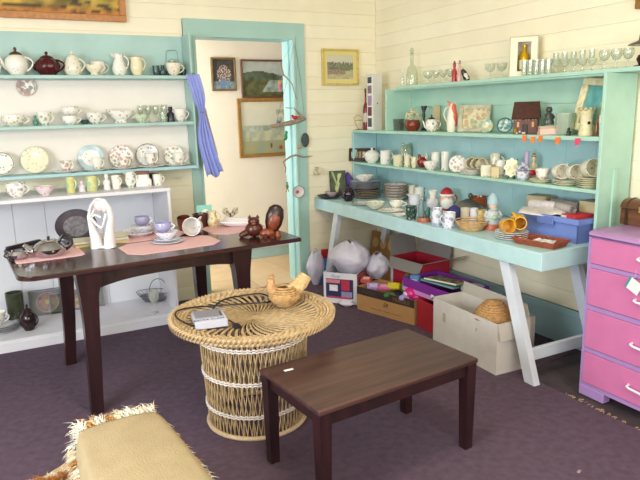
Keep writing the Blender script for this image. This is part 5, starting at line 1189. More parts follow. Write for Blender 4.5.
wire_stand('small brass wire stand at the far left end of the upper hutch shelf', 2.86, 4.785, 1.333, 0.081, 0.137)
item('vase', 'red_bottle', 'bottle', 'slim dark red bottle at the left end of upper hutch shelf', 2.84, 4.627, 1.333, 0.049, 0.334, mat=M("#7a2030",.15), shape='bottle', cap='#5a1420', band2='#c8b8a8')
tall_carton('tall white carton with picture strip left of the hutch side panel', 2.88, 4.548, 1.333, 0.13, 0.468)
item('tumbler', 'grey_glass', 'glass', 'faint smoky tumbler beside the brown flower pot', 2.9, 4.212, 1.333, 0.091, 0.092, tint='#9ab0a0', dens=0.1)
flower_pot('brown pot filled with cream dried flowers on upper hutch shelf', 2.88, 3.99, 1.333, 0.134, 0.168)
item('vase', 'candlestick', 'candlestick', 'black candlestick behind the dried flower pot on upper hutch shelf', 2.95, 3.938, 1.333, 0.051, 0.192, mat=M("#26242a",.3), shape='stick')
item('box', 'beige_box', 'box', 'plain beige card standing behind the round white jar', 3.01, 3.854, 1.333, 0.055, 0.19, col='#bfae86', d=0.02)
item('teapot', 'round_teapot', 'teapot', 'round white teapot with black rim and gold flowers on upper hutch shelf', 2.86, 3.722, 1.333, 0.097, 0.126, cols=('#4a3a20', '#c09038', '#d8a848'), lid='#3a3030', th=0.4, cover=0.42, hd='R')
coral_jug('tall coral and white jug with sweeping handle on upper hutch shelf', 2.87, 3.519, 1.333, 0.101, 0.22)
square_platter('square floral platter standing on upper hutch shelf', 2.93, 3.341, 1.333, 0.22, 0.188)
stand_plate('small round turquoise and gold plate before the square platter', 2.86, 3.136, 1.333, 0.093, rz=-0.9, base='#bcd4c0', cols=('#d0a050', '#7aa0a0', '#d8c080'), th=0.6, cover=0.35)
stand_plate('blue and green leafy plate standing left of the cottage ornament', 2.88, 2.985, 1.333, 0.1, rz=-0.9, base='#8fb4a8', cols=('#2f6a80', '#dfe6d0', '#5a8a70'), th=0.6, cover=0.3, sc=50, band=('#2f6f8a', 0.42, 0.5))
cottage('brown cottage ornament with snowy dark roof on upper hutch shelf', 2.9, 2.825, 1.333, 0.171, 0.196)
item('box', 'pink_box', 'box', 'low pinkish trinket box under the dark seated figure', 2.86, 2.608, 1.333, 0.112, 0.051, col='#d8b8a8', lidded=1, lcol='#e0c4b4', d=0.06)
small_figure('small dark seated animal figurine on the pinkish trinket box', 2.86, 2.612, 1.391, 0.065, 0.107, col='#3c4440')
item('tumbler', 'glass_dish', 'bowl', 'clear glass dish with white sparkle right of the pinkish box', 2.9, 2.527, 1.333, 0.11, 0.124, dens=0.3, tint='#d0e8d0')
small_figure('tiny black bird ornament before the clear glass dish', 2.84, 2.447, 1.333, 0.028, 0.046, col='#22242a')
owl_vase('cream tree-stump owl vase with a round hole on upper hutch shelf', 2.87, 2.357, 1.333, 0.094, 0.157)
leaning_frame('teal picture in wide cream frame leaning at the right end of upper shelf', 3.0, 2.43, 1.333, 0.189, 0.309)
item('vase', 'brown_bottle', 'bottle', 'little brown bottle right of the owl vase', 2.88, 2.295, 1.333, 0.025, 0.111, mat=M("#6a5030",.2), shape='bottle')
item('vase', 'white_pot', 'vase', 'narrow white pot at the right end of upper hutch shelf', 2.9, 2.277, 1.333, 0.038, 0.111, shape='pot', cols=('#b06a70', '#7d926a', '#c9929a'))
butterfly_tray('dark framed butterfly tray leaning at the left end of middle hutch shelf', 2.84, 4.732, 1.05, 0.289, 0.174)
item('tureen', 'tureen', 'tureen', 'cream lidded tureen at the left of middle hutch shelf', 2.86, 4.561, 1.05, 0.141, 0.134, cols=('#5c8a62', '#7fae84', '#c9a25a'))
item('cup', 'white_mug', 'mug', 'white mug with black line marks right of the cream tureen', 2.88, 4.377, 1.05, 0.094, 0.113, cols=('#26242a', '#302a30'), shape='mug', cover=0.55)
item('jar', 'glass_jar', 'jar', 'tall green-tinted glass jar at the back of middle hutch shelf', 2.99, 4.232, 1.05, 0.101, 0.175)
item('cup', 'teacup', 'cup', 'small rose patterned cup before the glass jar', 2.84, 4.128, 1.05, 0.086, 0.091, cols=('#b06a70', '#7d926a', '#c9929a'), shape='mug', base='#e2d8b8')
item('cup', 'cream_cup', 'cup', 'slim cream cup directly before the glass jar', 2.85, 4.013, 1.05, 0.056, 0.097, cols=('#5c8a62', '#7fae84', '#c9a25a'), shape='mug', base='#e4dfc4')
item('jug', 'creamer', 'jug', 'tiny cream jug left of the red ornament', 2.84, 3.911, 1.05, 0.047, 0.088, cols=('#d8a040', '#e0b860', '#8a9a50'), shape='wide', base='#dfd8b8')
red_hen('dark red hen-like ornament on middle hutch shelf', 2.9, 3.882, 1.05, 0.086, 0.12)
item('bowl', 'footed_dish', 'bowl', 'small footed cream dish in front of the red ornament', 2.83, 3.689, 1.05, 0.113, 0.065, cols=('#b06a70', '#7d926a', '#c9929a'), foot=1)
item('vase', 'tall_beaker', 'vase', 'left of two tall rose sprigged beakers on middle hutch shelf', 2.93, 3.757, 1.05, 0.069, 0.125, cols=('#b06a70', '#7d926a', '#c9929a'), shape='cyl')
item('vase', 'tall_beaker', 'vase', 'right of two tall rose sprigged beakers on middle hutch shelf', 2.91, 3.617, 1.05, 0.06, 0.137, cols=('#b06a70', '#7d926a', '#c9929a'), shape='cyl')
stand_plate('rose patterned tea plate standing in the middle of middle hutch shelf', 2.86, 3.415, 1.05, 0.122, rz=-0.95, cols=('#b06a70', '#7d926a', '#c9929a'), th=0.42, cover=0.38)
item('plate', 'saucer', 'saucer', 'gold rimmed saucer under the tipped cups, lowest of pile', 2.84, 3.249, 1.05, 0.152, 0.011, rim='#c0a040', cols=('#b06a70', '#7d926a', '#c9929a'), group='saucers under the tipped gold rimmed cups')
item('plate', 'saucer', 'saucer', 'gold rimmed saucer under the tipped cups, second lowest of pile', 2.84, 3.249, 1.058, 0.152, 0.011, rim='#c0a040', cols=('#b06a70', '#7d926a', '#c9929a'), group='saucers under the tipped gold rimmed cups')
item('plate', 'saucer', 'saucer', 'gold rimmed saucer under the tipped cups, third lowest of pile', 2.84, 3.249, 1.066, 0.152, 0.011, rim='#c0a040', cols=('#b06a70', '#7d926a', '#c9929a'), group='saucers under the tipped gold rimmed cups')
item('plate', 'saucer', 'saucer', 'gold rimmed saucer under the tipped cups, uppermost of pile', 2.84, 3.249, 1.074, 0.152, 0.011, rim='#c0a040', cols=('#b06a70', '#7d926a', '#c9929a'), group='saucers under the tipped gold rimmed cups')
tipped_mug('gold rimmed white teacup lying tipped on saucers, first from left', 2.85, 3.273, 1.085, 0.069, 0.091, tilt=82, col='#e9e6d4', rim='#b89838')
tipped_mug('gold rimmed white teacup lying tipped on saucers, second from left', 2.85, 3.217, 1.085, 0.068, 0.09, tilt=82, col='#e9e6d4', rim='#b89838')
tipped_mug('gold rimmed white teacup lying tipped on saucers, third from left', 2.85, 3.163, 1.085, 0.068, 0.089, tilt=82, col='#e9e6d4', rim='#b89838')
item('box', 'trinket_box', 'box', 'square floral trinket box on middle hutch shelf', 2.83, 3.097, 1.05, 0.063, 0.078, mat=china("#e6e2cc",("#c09a60","#8aa070")), d=0.05)
item('cup', 'large_cup', 'cup', 'large cream cup behind the trinket box on middle hutch shelf', 2.95, 3.139, 1.05, 0.089, 0.145, cols=('#5c8a62', '#7fae84', '#c9a25a'), shape='belly', base='#dfdcc8')
item('cup', 'patterned_cup', 'cup', 'black and gold patterned cup right of the trinket box', 2.9, 3.029, 1.05, 0.073, 0.108, cols=('#1e1e22', '#b88a30'), th=0.5, shape='mug', cover=0.4)
item('box', 'card_box', 'box', 'small beige and gold trinket box before the large cream cup', 2.82, 2.997, 1.05, 0.049, 0.073, mat=china("#d6c698",("#c0924a","#7a8a50")), d=0.04)
leaf_plate('white leaf plate on a black stand, centre right of middle hutch shelf', 2.86, 2.896, 1.05, 0.086, 0.13)
flower_basket('blue and white china flower basket right of the leaf plate', 2.86, 2.795, 1.05, 0.094, 0.114)
item('vase', 'lilac_candle', 'candle', 'slim lilac candle behind the china flower basket', 2.94, 2.846, 1.05, 0.029, 0.175, mat=M("#b9a6c8",.5), shape='cyl')
small_figure('brown headed doll ornament behind the crimson ribbon', 2.96, 2.805, 1.05, 0.051, 0.161, col='#c8b890', hat='#7a4a30')
ribbon('crimson ribbon ornament behind the flowered teacup', 2.92, 2.736, 1.05, 0.112, 0.076)
item('plate', 'saucer', 'saucer', 'lower saucer under the flowered teacup right of the crimson ribbon', 2.85, 2.64, 1.05, 0.139, 0.013, cols=('#b06a70', '#7d926a', '#c9929a'), base='#dcd6b8')
item('plate', 'saucer', 'saucer', 'upper saucer under the flowered teacup right of the crimson ribbon', 2.85, 2.64, 1.058, 0.139, 0.013, cols=('#b06a70', '#7d926a', '#c9929a'), base='#dcd6b8')
item('cup', 'teacup', 'cup', 'rose patterned teacup on two saucers right of the crimson ribbon', 2.85, 2.631, 1.07, 0.084, 0.064, cols=('#b06a70', '#7d926a', '#c9929a'), th=0.42)
item('plate', 'saucer', 'saucer', 'saucer under the pair of tipped white mugs, lowest of three', 2.86, 2.463, 1.05, 0.156, 0.012, cols=('#5c8a62', '#7fae84', '#c9a25a'), base='#e0dcc4', group='saucers under tipped white mugs')
item('plate', 'saucer', 'saucer', 'saucer under the pair of tipped white mugs, middle of three', 2.86, 2.463, 1.059, 0.156, 0.012, cols=('#5c8a62', '#7fae84', '#c9a25a'), base='#e0dcc4', group='saucers under tipped white mugs')
item('plate', 'saucer', 'saucer', 'saucer under the pair of tipped white mugs, uppermost of three', 2.86, 2.463, 1.068, 0.156, 0.012, cols=('#5c8a62', '#7fae84', '#c9a25a'), base='#e0dcc4', group='saucers under tipped white mugs')
tipped_mug('left of two white mugs lying on the saucer pile, mouth toward the room', 2.86, 2.509, 1.082, 0.076, 0.092, tilt=86, col='#efece0')
tipped_mug('right of two white mugs lying on the saucer pile, green sprig on side', 2.88, 2.427, 1.082, 0.075, 0.09, tilt=80, col='#ece8d8')
item('plate', 'saucer', 'saucer', 'gilt edged saucer at right end of middle hutch shelf, lowest of five', 2.86, 2.306, 1.05, 0.128, 0.012, cols=('#5c8a62', '#7fae84', '#c9a25a'), rim='#a89048', base='#d8d4b4', group='five gilt edged saucers')
item('plate', 'saucer', 'saucer', 'gilt edged saucer at right end of middle hutch shelf, second lowest of five', 2.86, 2.306, 1.061, 0.128, 0.012, cols=('#5c8a62', '#7fae84', '#c9a25a'), rim='#a89048', base='#d8d4b4', group='five gilt edged saucers')
item('plate', 'saucer', 'saucer', 'gilt edged saucer at right end of middle hutch shelf, middle of five', 2.86, 2.306, 1.072, 0.128, 0.012, cols=('#5c8a62', '#7fae84', '#c9a25a'), rim='#a89048', base='#d8d4b4', group='five gilt edged saucers')
item('plate', 'saucer', 'saucer', 'gilt edged saucer at right end of middle hutch shelf, second highest of five', 2.86, 2.306, 1.083, 0.128, 0.012, cols=('#5c8a62', '#7fae84', '#c9a25a'), rim='#a89048', base='#d8d4b4', group='five gilt edged saucers')
item('plate', 'saucer', 'saucer', 'gilt edged saucer at right end of middle hutch shelf, uppermost of five', 2.86, 2.306, 1.094, 0.128, 0.012, cols=('#5c8a62', '#7fae84', '#c9a25a'), rim='#a89048', base='#d8d4b4', group='five gilt edged saucers')
tipped_mug('white mug lying on the gilt edged saucers at right end of middle shelf', 2.87, 2.308, 1.106, 0.089, 0.096, tilt=80, col='#e6e4d0')
leaf_print('small dark print of pale leaves standing at the left end of the bench', 2.68, 4.892, 0.755, 0.157, 0.225)
item('bowl', 'low_tray', 'tray', 'low dark tray with pale dish at the left corner of the bench', 2.48, 4.667, 0.755, 0.21, 0.028, mat=M("#3c363c",.4,var=.4,vs=50))
item('bowl', 'pink_dish', 'bowl', 'small pinkish dish in the low dark tray', 2.54, 4.722, 0.761, 0.124, 0.045, base='#cdb8bc', cols=('#b06a70', '#7d926a', '#c9929a'))
cloth_bundle('purple cloth bundle beside the tall plate pile', 2.743, 4.79, 0.755, 0.091, 0.195, col='#5a4a98')
item('teapot', 'dark_teapot', 'teapot', 'dark purple-black round teapot at the left front of the bench', 2.535, 4.42, 0.755, 0.11, 0.146, mat=M("#2c1c2a",.12,var=.3,vs=20))
item('plate', 'stacked_plate', 'plate', 'dark brown plate in the tall left pile, lowest of the brown ones', 2.775, 4.503, 0.755, 0.236, 0.018, base='#5a4038', cols=('#6a5044', '#4a3430'), band=('#b8a890', 0.46, 0.5))
item('plate', 'stacked_plate', 'plate', 'dark brown plate in the tall left pile, second lowest of the brown ones', 2.775, 4.503, 0.768, 0.236, 0.018, base='#5a4038', cols=('#6a5044', '#4a3430'), band=('#b8a890', 0.46, 0.5))
item('plate', 'stacked_plate', 'plate', 'dark brown plate in the tall left pile, third lowest of the brown ones', 2.775, 4.503, 0.782, 0.236, 0.018, base='#5a4038', cols=('#6a5044', '#4a3430'), band=('#b8a890', 0.46, 0.5))
item('plate', 'stacked_plate', 'plate', 'dark brown plate in the tall left pile, fourth lowest of the brown ones', 2.775, 4.503, 0.795, 0.236, 0.018, base='#5a4038', cols=('#6a5044', '#4a3430'), band=('#b8a890', 0.46, 0.5))
item('plate', 'stacked_plate', 'plate', 'dark brown plate in the tall left pile, uppermost of the brown ones', 2.775, 4.503, 0.809, 0.236, 0.018, base='#5a4038', cols=('#6a5044', '#4a3430'), band=('#b8a890', 0.46, 0.5))
item('plate', 'stacked_plate', 'plate', 'grey-white plate in the tall left pile, lowest of the grey ones', 2.781, 4.547, 0.825, 0.273, 0.018, base='#b9b6bc', cols=('#4a5a90', '#8090b8', '#b08a90'), band=('#8c8a98', 0.45, 0.49))
item('plate', 'stacked_plate', 'plate', 'grey-white plate in the tall left pile, second lowest of the grey ones', 2.781, 4.547, 0.836, 0.272, 0.018, base='#b9b6bc', cols=('#4a5a90', '#8090b8', '#b08a90'), band=('#8c8a98', 0.45, 0.49))
item('plate', 'stacked_plate', 'plate', 'grey-white plate in the tall left pile, third lowest of the grey ones', 2.781, 4.547, 0.848, 0.272, 0.018, base='#b9b6bc', cols=('#4a5a90', '#8090b8', '#b08a90'), band=('#8c8a98', 0.45, 0.49))
item('plate', 'stacked_plate', 'plate', 'grey-white plate in the tall left pile, fourth lowest of the grey ones', 2.781, 4.547, 0.859, 0.272, 0.018, base='#b9b6bc', cols=('#4a5a90', '#8090b8', '#b08a90'), band=('#8c8a98', 0.45, 0.49))
item('plate', 'stacked_plate', 'plate', 'grey-white plate in the tall left pile, fifth lowest of the grey ones', 2.781, 4.547, 0.871, 0.272, 0.018, base='#b9b6bc', cols=('#4a5a90', '#8090b8', '#b08a90'), band=('#8c8a98', 0.45, 0.49))
item('plate', 'stacked_plate', 'plate', 'grey-white plate in the tall left pile, uppermost of the grey ones', 2.781, 4.547, 0.882, 0.272, 0.018, base='#b9b6bc', cols=('#4a5a90', '#8090b8', '#b08a90'), band=('#8c8a98', 0.45, 0.49))
item('bowl', 'white_bowl', 'bowl', 'white bowl on top of the tall left plate pile', 2.769, 4.544, 0.897, 0.166, 0.05)
item('plate', 'stacked_plate', 'plate', 'grey banded plate in the rear middle pile, lowest of six', 3.164, 4.692, 0.755, 0.214, 0.045, base='#bdbab8', cols=('#3c3c44', '#6a4a50', '#508060'), band=('#7c7a78', 0.44, 0.49))
item('plate', 'stacked_plate', 'plate', 'grey banded plate in the rear middle pile, second lowest of six', 3.164, 4.692, 0.778, 0.214, 0.045, base='#bdbab8', cols=('#3c3c44', '#6a4a50', '#508060'), band=('#7c7a78', 0.44, 0.49))
item('plate', 'stacked_plate', 'plate', 'grey banded plate in the rear middle pile, third lowest of six', 3.164, 4.692, 0.801, 0.214, 0.045, base='#bdbab8', cols=('#3c3c44', '#6a4a50', '#508060'), band=('#7c7a78', 0.44, 0.49))
item('plate', 'stacked_plate', 'plate', 'grey banded plate in the rear middle pile, fourth lowest of six', 3.164, 4.692, 0.824, 0.213, 0.045, base='#bdbab8', cols=('#3c3c44', '#6a4a50', '#508060'), band=('#7c7a78', 0.44, 0.49))
item('plate', 'stacked_plate', 'plate', 'grey banded plate in the rear middle pile, fifth lowest of six', 3.164, 4.692, 0.847, 0.213, 0.045, base='#bdbab8', cols=('#3c3c44', '#6a4a50', '#508060'), band=('#7c7a78', 0.44, 0.49))
item('plate', 'stacked_plate', 'plate', 'grey banded plate in the rear middle pile, uppermost of six', 3.164, 4.692, 0.87, 0.213, 0.045, base='#bdbab8', cols=('#3c3c44', '#6a4a50', '#508060'), band=('#7c7a78', 0.44, 0.49))
item('plate', 'stacked_plate', 'plate', 'brown rimmed plate in the front middle pile, lowest of five', 2.865, 4.204, 0.755, 0.21, 0.048, base='#c9c6c2', cols=('#3c3c44', '#6a4a50', '#508060'), band=('#8a7468', 0.46, 0.5))
item('plate', 'stacked_plate', 'plate', 'brown rimmed plate in the front middle pile, second lowest of five', 2.865, 4.204, 0.778, 0.209, 0.048, base='#c9c6c2', cols=('#3c3c44', '#6a4a50', '#508060'), band=('#8a7468', 0.46, 0.5))
item('plate', 'stacked_plate', 'plate', 'brown rimmed plate in the front middle pile, middle of five', 2.865, 4.204, 0.801, 0.209, 0.048, base='#c9c6c2', cols=('#3c3c44', '#6a4a50', '#508060'), band=('#8a7468', 0.46, 0.5))
item('plate', 'stacked_plate', 'plate', 'brown rimmed plate in the front middle pile, second highest of five', 2.865, 4.204, 0.824, 0.209, 0.048, base='#c9c6c2', cols=('#3c3c44', '#6a4a50', '#508060'), band=('#8a7468', 0.46, 0.5))
item('plate', 'stacked_plate', 'plate', 'brown rimmed plate in the front middle pile, uppermost of five', 2.865, 4.204, 0.847, 0.209, 0.047, base='#c9c6c2', cols=('#3c3c44', '#6a4a50', '#508060'), band=('#8a7468', 0.46, 0.5))
item('plate', 'side_plate', 'plate', 'white plate under the front white bowl on the bench', 2.541, 4.164, 0.755, 0.21, 0.015, base='#d6d6d4', band=('#8c9098', 0.46, 0.49))
item('bowl', 'cream_bowl', 'bowl', 'cream bowl at the front edge before the plate piles', 2.464, 3.891, 0.767, 0.153, 0.05, base='#dedccb', cols=('#5c8a62', '#7fae84', '#c9a25a'))
item('plate', 'saucer', 'saucer', 'white saucer under the front teacup on the bench', 2.517, 3.752, 0.755, 0.195, 0.014)
item('cup', 'teacup', 'cup', 'cream teacup on its saucer at the front edge of the bench', 2.619, 3.83, 0.767, 0.115, 0.05, cols=('#d8a040', '#e0b860', '#8a9a50'))
item('plate', 'saucer', 'saucer', 'plain saucer lying right of the front teacup', 2.467, 3.563, 0.755, 0.115, 0.013)
item('cup', 'mug', 'mug', 'cream mug behind the white hexagonal jug', 2.98, 4.13, 0.755, 0.067, 0.127, cols=('#5c8a62', '#7fae84', '#c9a25a'), shape='mug', base='#e0dcc8')
item('cup', 'mug', 'mug', 'white mug behind the blue-grey bird figurine', 2.994, 4.051, 0.755, 0.083, 0.117, cols=('#3c3c44', '#6a4a50', '#508060'), shape='mug')
item('jug', 'white_jug', 'jug', 'white angular jug behind the dark green pot on the bench', 2.738, 3.761, 0.755, 0.084, 0.109, base='#d6d6de', cols=('#4a5a90', '#8090b8', '#b08a90'), shape='wide')
item('vase', 'green_pot', 'pot', 'dark green speckled round pot on the bench', 2.433, 3.381, 0.755, 0.083, 0.098, mat=china("#2f4a46",("#7a9a8a","#c8c8a8","#1c2c2a"),60,.5,cover=.4), shape='pot')
bird_pair('pair of green and grey bird figures on a terracotta plinth', 2.463, 3.275, 0.755, 0.095, 0.158)
swan_jug('pale swan-shaped vase with open cup neck', 2.826, 3.652, 0.755, 0.098, 0.146)
bearded_mug('red capped white bearded head mug on the bench', 2.9, 3.579, 0.755, 0.128, 0.168)
item('cup', 'blue_mug', 'mug', 'left of two white mugs with blue flowers at the bench front', 2.461, 3.134, 0.755, 0.075, 0.113, cols=('#3a4a8a', '#6a7ab8', '#8a92b0'), shape='mug', th=0.5, cover=0.35, base='#e2e4ec')
item('cup', 'blue_mug', 'mug', 'right of two white mugs with blue flowers at the bench front', 2.463, 3.014, 0.755, 0.086, 0.1, cols=('#3a4a8a', '#6a7ab8'), shape='mug', th=0.5, cover=0.4, base='#e2e4ec', hd='L')
cloth_bundle('dark blue cloth pouch behind the right blue flowered mug', 2.607, 3.132, 0.755, 0.1, 0.115, col='#33306a')
pewter_dome('pewter dish with domed lid at the back of the bench', 2.88, 3.295, 0.755, 0.227, 0.158)
item('vase', 'amber_pot', 'pot', 'amber brown glazed pot behind the pewter dome', 2.93, 3.26, 0.755, 0.113, 0.136, mat=M("#7c3c18",.15), shape='pot')
item('cup', 'mug', 'mug', 'beige stoneware mug behind the shallow cane bowl', 2.626, 3.053, 0.755, 0.062, 0.107, cols=('#5c8a62', '#7fae84', '#c9a25a'), shape='mug', base='#cdc4ae')
item('cup', 'mug', 'mug', 'white slender mug between the beige mug and the gold jug', 2.671, 3.017, 0.755, 0.056, 0.106, shape='mug', cols=('#4a5a90', '#8090b8', '#b08a90'), base='#dcdce6')
item('jug', 'gold_jug', 'jug', 'small gold and cream jug behind the cane bowl', 2.694, 2.964, 0.755, 0.065, 0.099, shape='wide', cols=('#b8862c', '#c89a40'), th=0.6, cover=0.25, base='#d8c48a')
item('plate', 'saucer', 'saucer', 'white saucer resting on top of the gold jug and slender mug', 3.13, 3.487, 0.853, 0.128, 0.011)
basket_bowl('shallow round cane bowl at the bench front', 2.531, 2.879, 0.755, 0.203, 0.063)
gnome('gnome figurine with pale blue pointed hat on terracotta base', 2.644, 2.818, 0.755, 0.1, 0.228)
rabbit_pot('grey eared animal-shaped teapot behind the gnome', 3.124, 3.229, 0.755, 0.122, 0.182)
item('plate', 'saucer', 'saucer', 'white saucer under the yellow pitcher, lowest of four', 2.542, 2.55, 0.755, 0.188, 0.014, base='#e8e6e6', cols=('#b06a70', '#7d926a', '#c9929a'), group='saucers under the yellow pitcher')
item('plate', 'saucer', 'saucer', 'white saucer under the yellow pitcher, second lowest of four', 2.542, 2.55, 0.766, 0.188, 0.014, base='#e8e6e6', cols=('#b06a70', '#7d926a', '#c9929a'), group='saucers under the yellow pitcher')
item('plate', 'saucer', 'saucer', 'white saucer under the yellow pitcher, third lowest of four', 2.542, 2.55, 0.777, 0.187, 0.014, base='#e8e6e6', cols=('#b06a70', '#7d926a', '#c9929a'), group='saucers under the yellow pitcher')
item('plate', 'saucer', 'saucer', 'white saucer under the yellow pitcher, uppermost of four', 2.542, 2.55, 0.788, 0.187, 0.014, base='#e8e6e6', cols=('#b06a70', '#7d926a', '#c9929a'), group='saucers under the yellow pitcher')
yellow_pitcher('large yellow pitcher lying on the white saucer pile', 2.546, 2.51, 0.802, 0.125, 0.12)
tipped_mug('small yellow mug lying mouth forward left of the yellow pitcher', 2.482, 2.529, 0.802, 0.071, 0.075, tilt=85, col='#e0a82c')
wicker_tray('red-brown rectangular woven tray at the bench corner', 2.522, 2.285, 0.755, 0.274, 0.104)
crate('blue plastic storage crate on the near end of the bench', 2.758, 2.422, 0.755, 0.397, 0.233)
# ------------------------------------------------------------------ placemats and small things on the dining table
m_mat = M('#e6b9bb', .75, var=.04, vs=30, bump=.3, bs=300)
def placemat(label, cx, cy, rz, hx, hy, cut=.07):
    pl = [(-hx+cut, -hy), (hx-cut, -hy), (hx, -hy+cut), (hx, hy-cut), (hx-cut, hy), (-hx+cut, hy), (-hx, hy-cut), (-hx, -hy+cut)]
    one('placemat', B().prism(pl, 0, .0025), m_mat, label, 'placemat', (cx, cy, TZ), rz, smooth=False)
placemat('pink placemat under the silver teapot at the left end of dining table', .145, 3.575, RAD(4), .17, .165, .02)
placemat('pink placemat under the front blue cup pile on dining table', .785, 3.43, RAD(5), .27, .165)
placemat('pink placemat under the rear blue cup pile on dining table', .72, 3.78, RAD(4), .23, .15)
placemat('pink placemat under the white square dish at the right end of dining table', 1.27, 3.70, RAD(4), .19, .17)
# round dark plate and books standing behind
t = thing('round_tray', 'round dark pewter tray with engraved scene standing behind the placemats on dining table', 'tray', (.33, 3.84, TZ), RAD(-6))
tr = part('tray', plate_b(.118, .014), M('#4c4652', .3, .5, var=.3, vs=14), t, loc=(0, 0, .09), rot=(RAD(48), 0, 0))
part('engraved_scene', B().lathe([(1e-5, .0045), (.085, .0045), (.085, .0055), (1e-5, .0055)], 30), M('#77747e', .35, .4, var=.4, vs=45), tr)
part('wire_stand', B().tube([(-.06, -.05, .004), (-.05, .0, .004), (.05, 0, .004), (.06, -.05, .004)], .003, 6).tube([(0, 0, .004), (0, .06, .1)], .003, 6), M('#2a262c', .4), t)
for i, (c, l) in enumerate((('#cfc48a', 'lower flat yellowed book under the dark tray and sculpture'), ('#d8d2be', 'upper flat pale book beside the white sculpture'))):
    t = thing('book', l, 'book', (.44, 3.74, TZ+.017*i), RAD(4-3*i))
    part('cover', B().box(-.15, .15, -.10, -.096, .0, .016).box(-.15, .15, -.10, .10, 0, .002).box(-.15, .15, -.10, .10, .014, .016), M(c, .5), t, False)
    part('pages', B().box(-.146, .146, -.094, .096, .002, .014), M('#e6e0cc', .8), t, False)
t = thing('oval_card', 'small turquoise card with white oval standing left of doorway', 'card', (1.14, 3.92, TZ), RAD(-14)); t.rotation_euler = (RAD(-12), 0, RAD(-14))
part('card', B().bev(-.05, .05, 0, .003, 0, .135, .001), M('#7fc0b0', .6), t, False)
part('white_oval', B().lathe([(1e-5, 0), (.032, 0), (.032, .001), (1e-5, .001)], 26, T(.008, -.0005, .062) @ RX(pi/2), sy=1.4), M('#eae4dc', .6), t)

# ------------------------------------------------------------------ lilac cloth tied at the shelf corner
t = thing('lilac_curtain', 'lilac cloth gathered and hanging from the wall shelf corner by the doorway', 'curtain', (1.318, 4.59, 0))
def cloth(u, v):
    zz = 1.795-.755*v; wd_ = .060*(1-.66*math.exp(-((v-.40)/.14)**2))+.035*max(0, v-.4)+.012
    xc = -.012+.115*v+.012*sin(v*7)
    f = (u-.5)
    return (xc+f*wd_*1.3, -.018-.030*v-.5*f*wd_+.010*sin(u*26)*(.5+v), zz+.02*sin(u*9)*v+(.03*f if v > .9 else 0))
part('cloth', B().grid(cloth, 40, 36), M('#98a2e0', .8, var=.08, vs=14, bump=.2, bs=120), t, solid=.003)
part('tie', B().tube([(.041+.016*cos(2*pi*i/16), -.031+.015*sin(2*pi*i/16), 1.52) for i in range(16)], .005, 6, closed=True), M('#8088cc', .8), t)
part('rear_fold', B().grid(lambda u, v: (.065+.06*v+(u-.5)*(.02+.03*v), .0-.01*v+.01*sin(u*12), 1.55-.36*v), 14, 18), M('#c9c6dc', .8), t, solid=.002, label='paler lilac rear fold')
t = part('hook', B().tube([(-.012, .012, 1.80), (.0, -.02, 1.805), (.002, -.03, 1.79)], .003, 6), M('#a0a0a0', .3, .8), t)

# ------------------------------------------------------------------ wall plate, door jamb hangings
stand_plate('small round plate with bird motif hung under the top wall shelf', .187, DY-.016, 1.655, .128, name='wall_plate', lean=2, rz=0, cols=('#33363c', '#b04060', '#5a8a6a'), th=.6, cover=.38, sc=38, band=('#c8c0b4', .44, .49))
m_dr = M('#a08a78', .8, var=.25, vs=30, bump=.6, bs=70)
YF = DY-.03
def drift(name, label, pts, r, extra=()):
    t = thing(name, label, 'driftwood'); b = B().tube(pts, r, 9); part('branch', b, m_dr, t)
    for p, rr in extra: part('twig', B().tube(p, rr, 6), m_dr, t)
    return t
t = drift('driftwood_branch', 'thick driftwood branch hanging across the right door jamb', [(2.004, YF, 1.389), (2.087, YF-.01, 1.399), (2.18, YF-.01, 1.412), (2.265, YF, 1.427), (2.332, YF, 1.446)], [.016, .018, .022, .016, .009],
    [([(2.31, YF, 1.44), (2.285, YF, 1.475), (2.249, YF, 1.51), (2.222, YF, 1.536)], [.012, .009, .006, .004])])
part('cord', B().tube([(2.05, YF, 1.40), (2.18, YF, 1.80), (2.25, YF+.006, 2.09)], .0014, 5).tube([(2.32, YF, 1.45), (2.29, YF, 1.80), (2.25, YF+.006, 2.09)], .0014, 5), M('#7a6a58', .8), t)
drift('thin_branch', 'thin forked twig hanging high on the right door jamb', [(2.117, YF, 1.902), (2.137, YF, 1.81), (2.18, YF, 1.77), (2.214, YF, 1.733), (2.249, YF, 1.612)], [.006, .007, .006, .004, .003], [([(2.137, YF, 1.81), (2.10, YF, 1.74)], [.004, .002]), ([(2.117, YF, 1.902), (2.19, YF, 2.0), (2.235, YF, 2.085)], [.0012, .0012, .0012])])
drift('cross_twig', 'pale short twig above the red bird at the door jamb', [(2.144, YF, 1.541), (2.19, YF-.004, 1.535), (2.215, YF, 1.536)], [.003, .004, .002])
drift('crooked_branch', 'dark crooked branch hanging below the oval mirror at the door jamb', [(2.122, YF, .993), (2.127, YF, 1.035), (2.106, YF, 1.088), (2.169, YF, 1.127), (2.226, YF, 1.14), (2.302, YF, 1.119), (2.386, YF, 1.123)], [.004, .006, .007, .008, .008, .006, .003])
t = thing('red_bird', 'small red bird sitting on the driftwood branch', 'ornament', (2.224, YF-.012, 1.436), 0); m = M('#c02838', .4)
part('body', B().ball((0, 0, .02), .028, .014, .016), m, t); part('head', B().ball((-.022, 0, .036), .012, .011, .011), m, t)
part('tail', B().tube([(.02, 0, .022), (.05, 0, .03)], [.008, .003], 6, flat=.4), m, t); part('beak', B().tube([(-.033, 0, .036), (-.042, 0, .034)], [.003, .001], 5), M('#d8a030', .4), t)
t = thing('blue_bird', 'tiny blue-grey bird at the left end of the driftwood branch', 'ornament', (2.078, YF-.012, 1.414), 0); m = M('#5f7f9a', .5)
part('body', B().ball((0, 0, .012), .018, .009, .010), m, t); part('head', B().ball((-.015, 0, .022), .008, .007, .007), m, t)
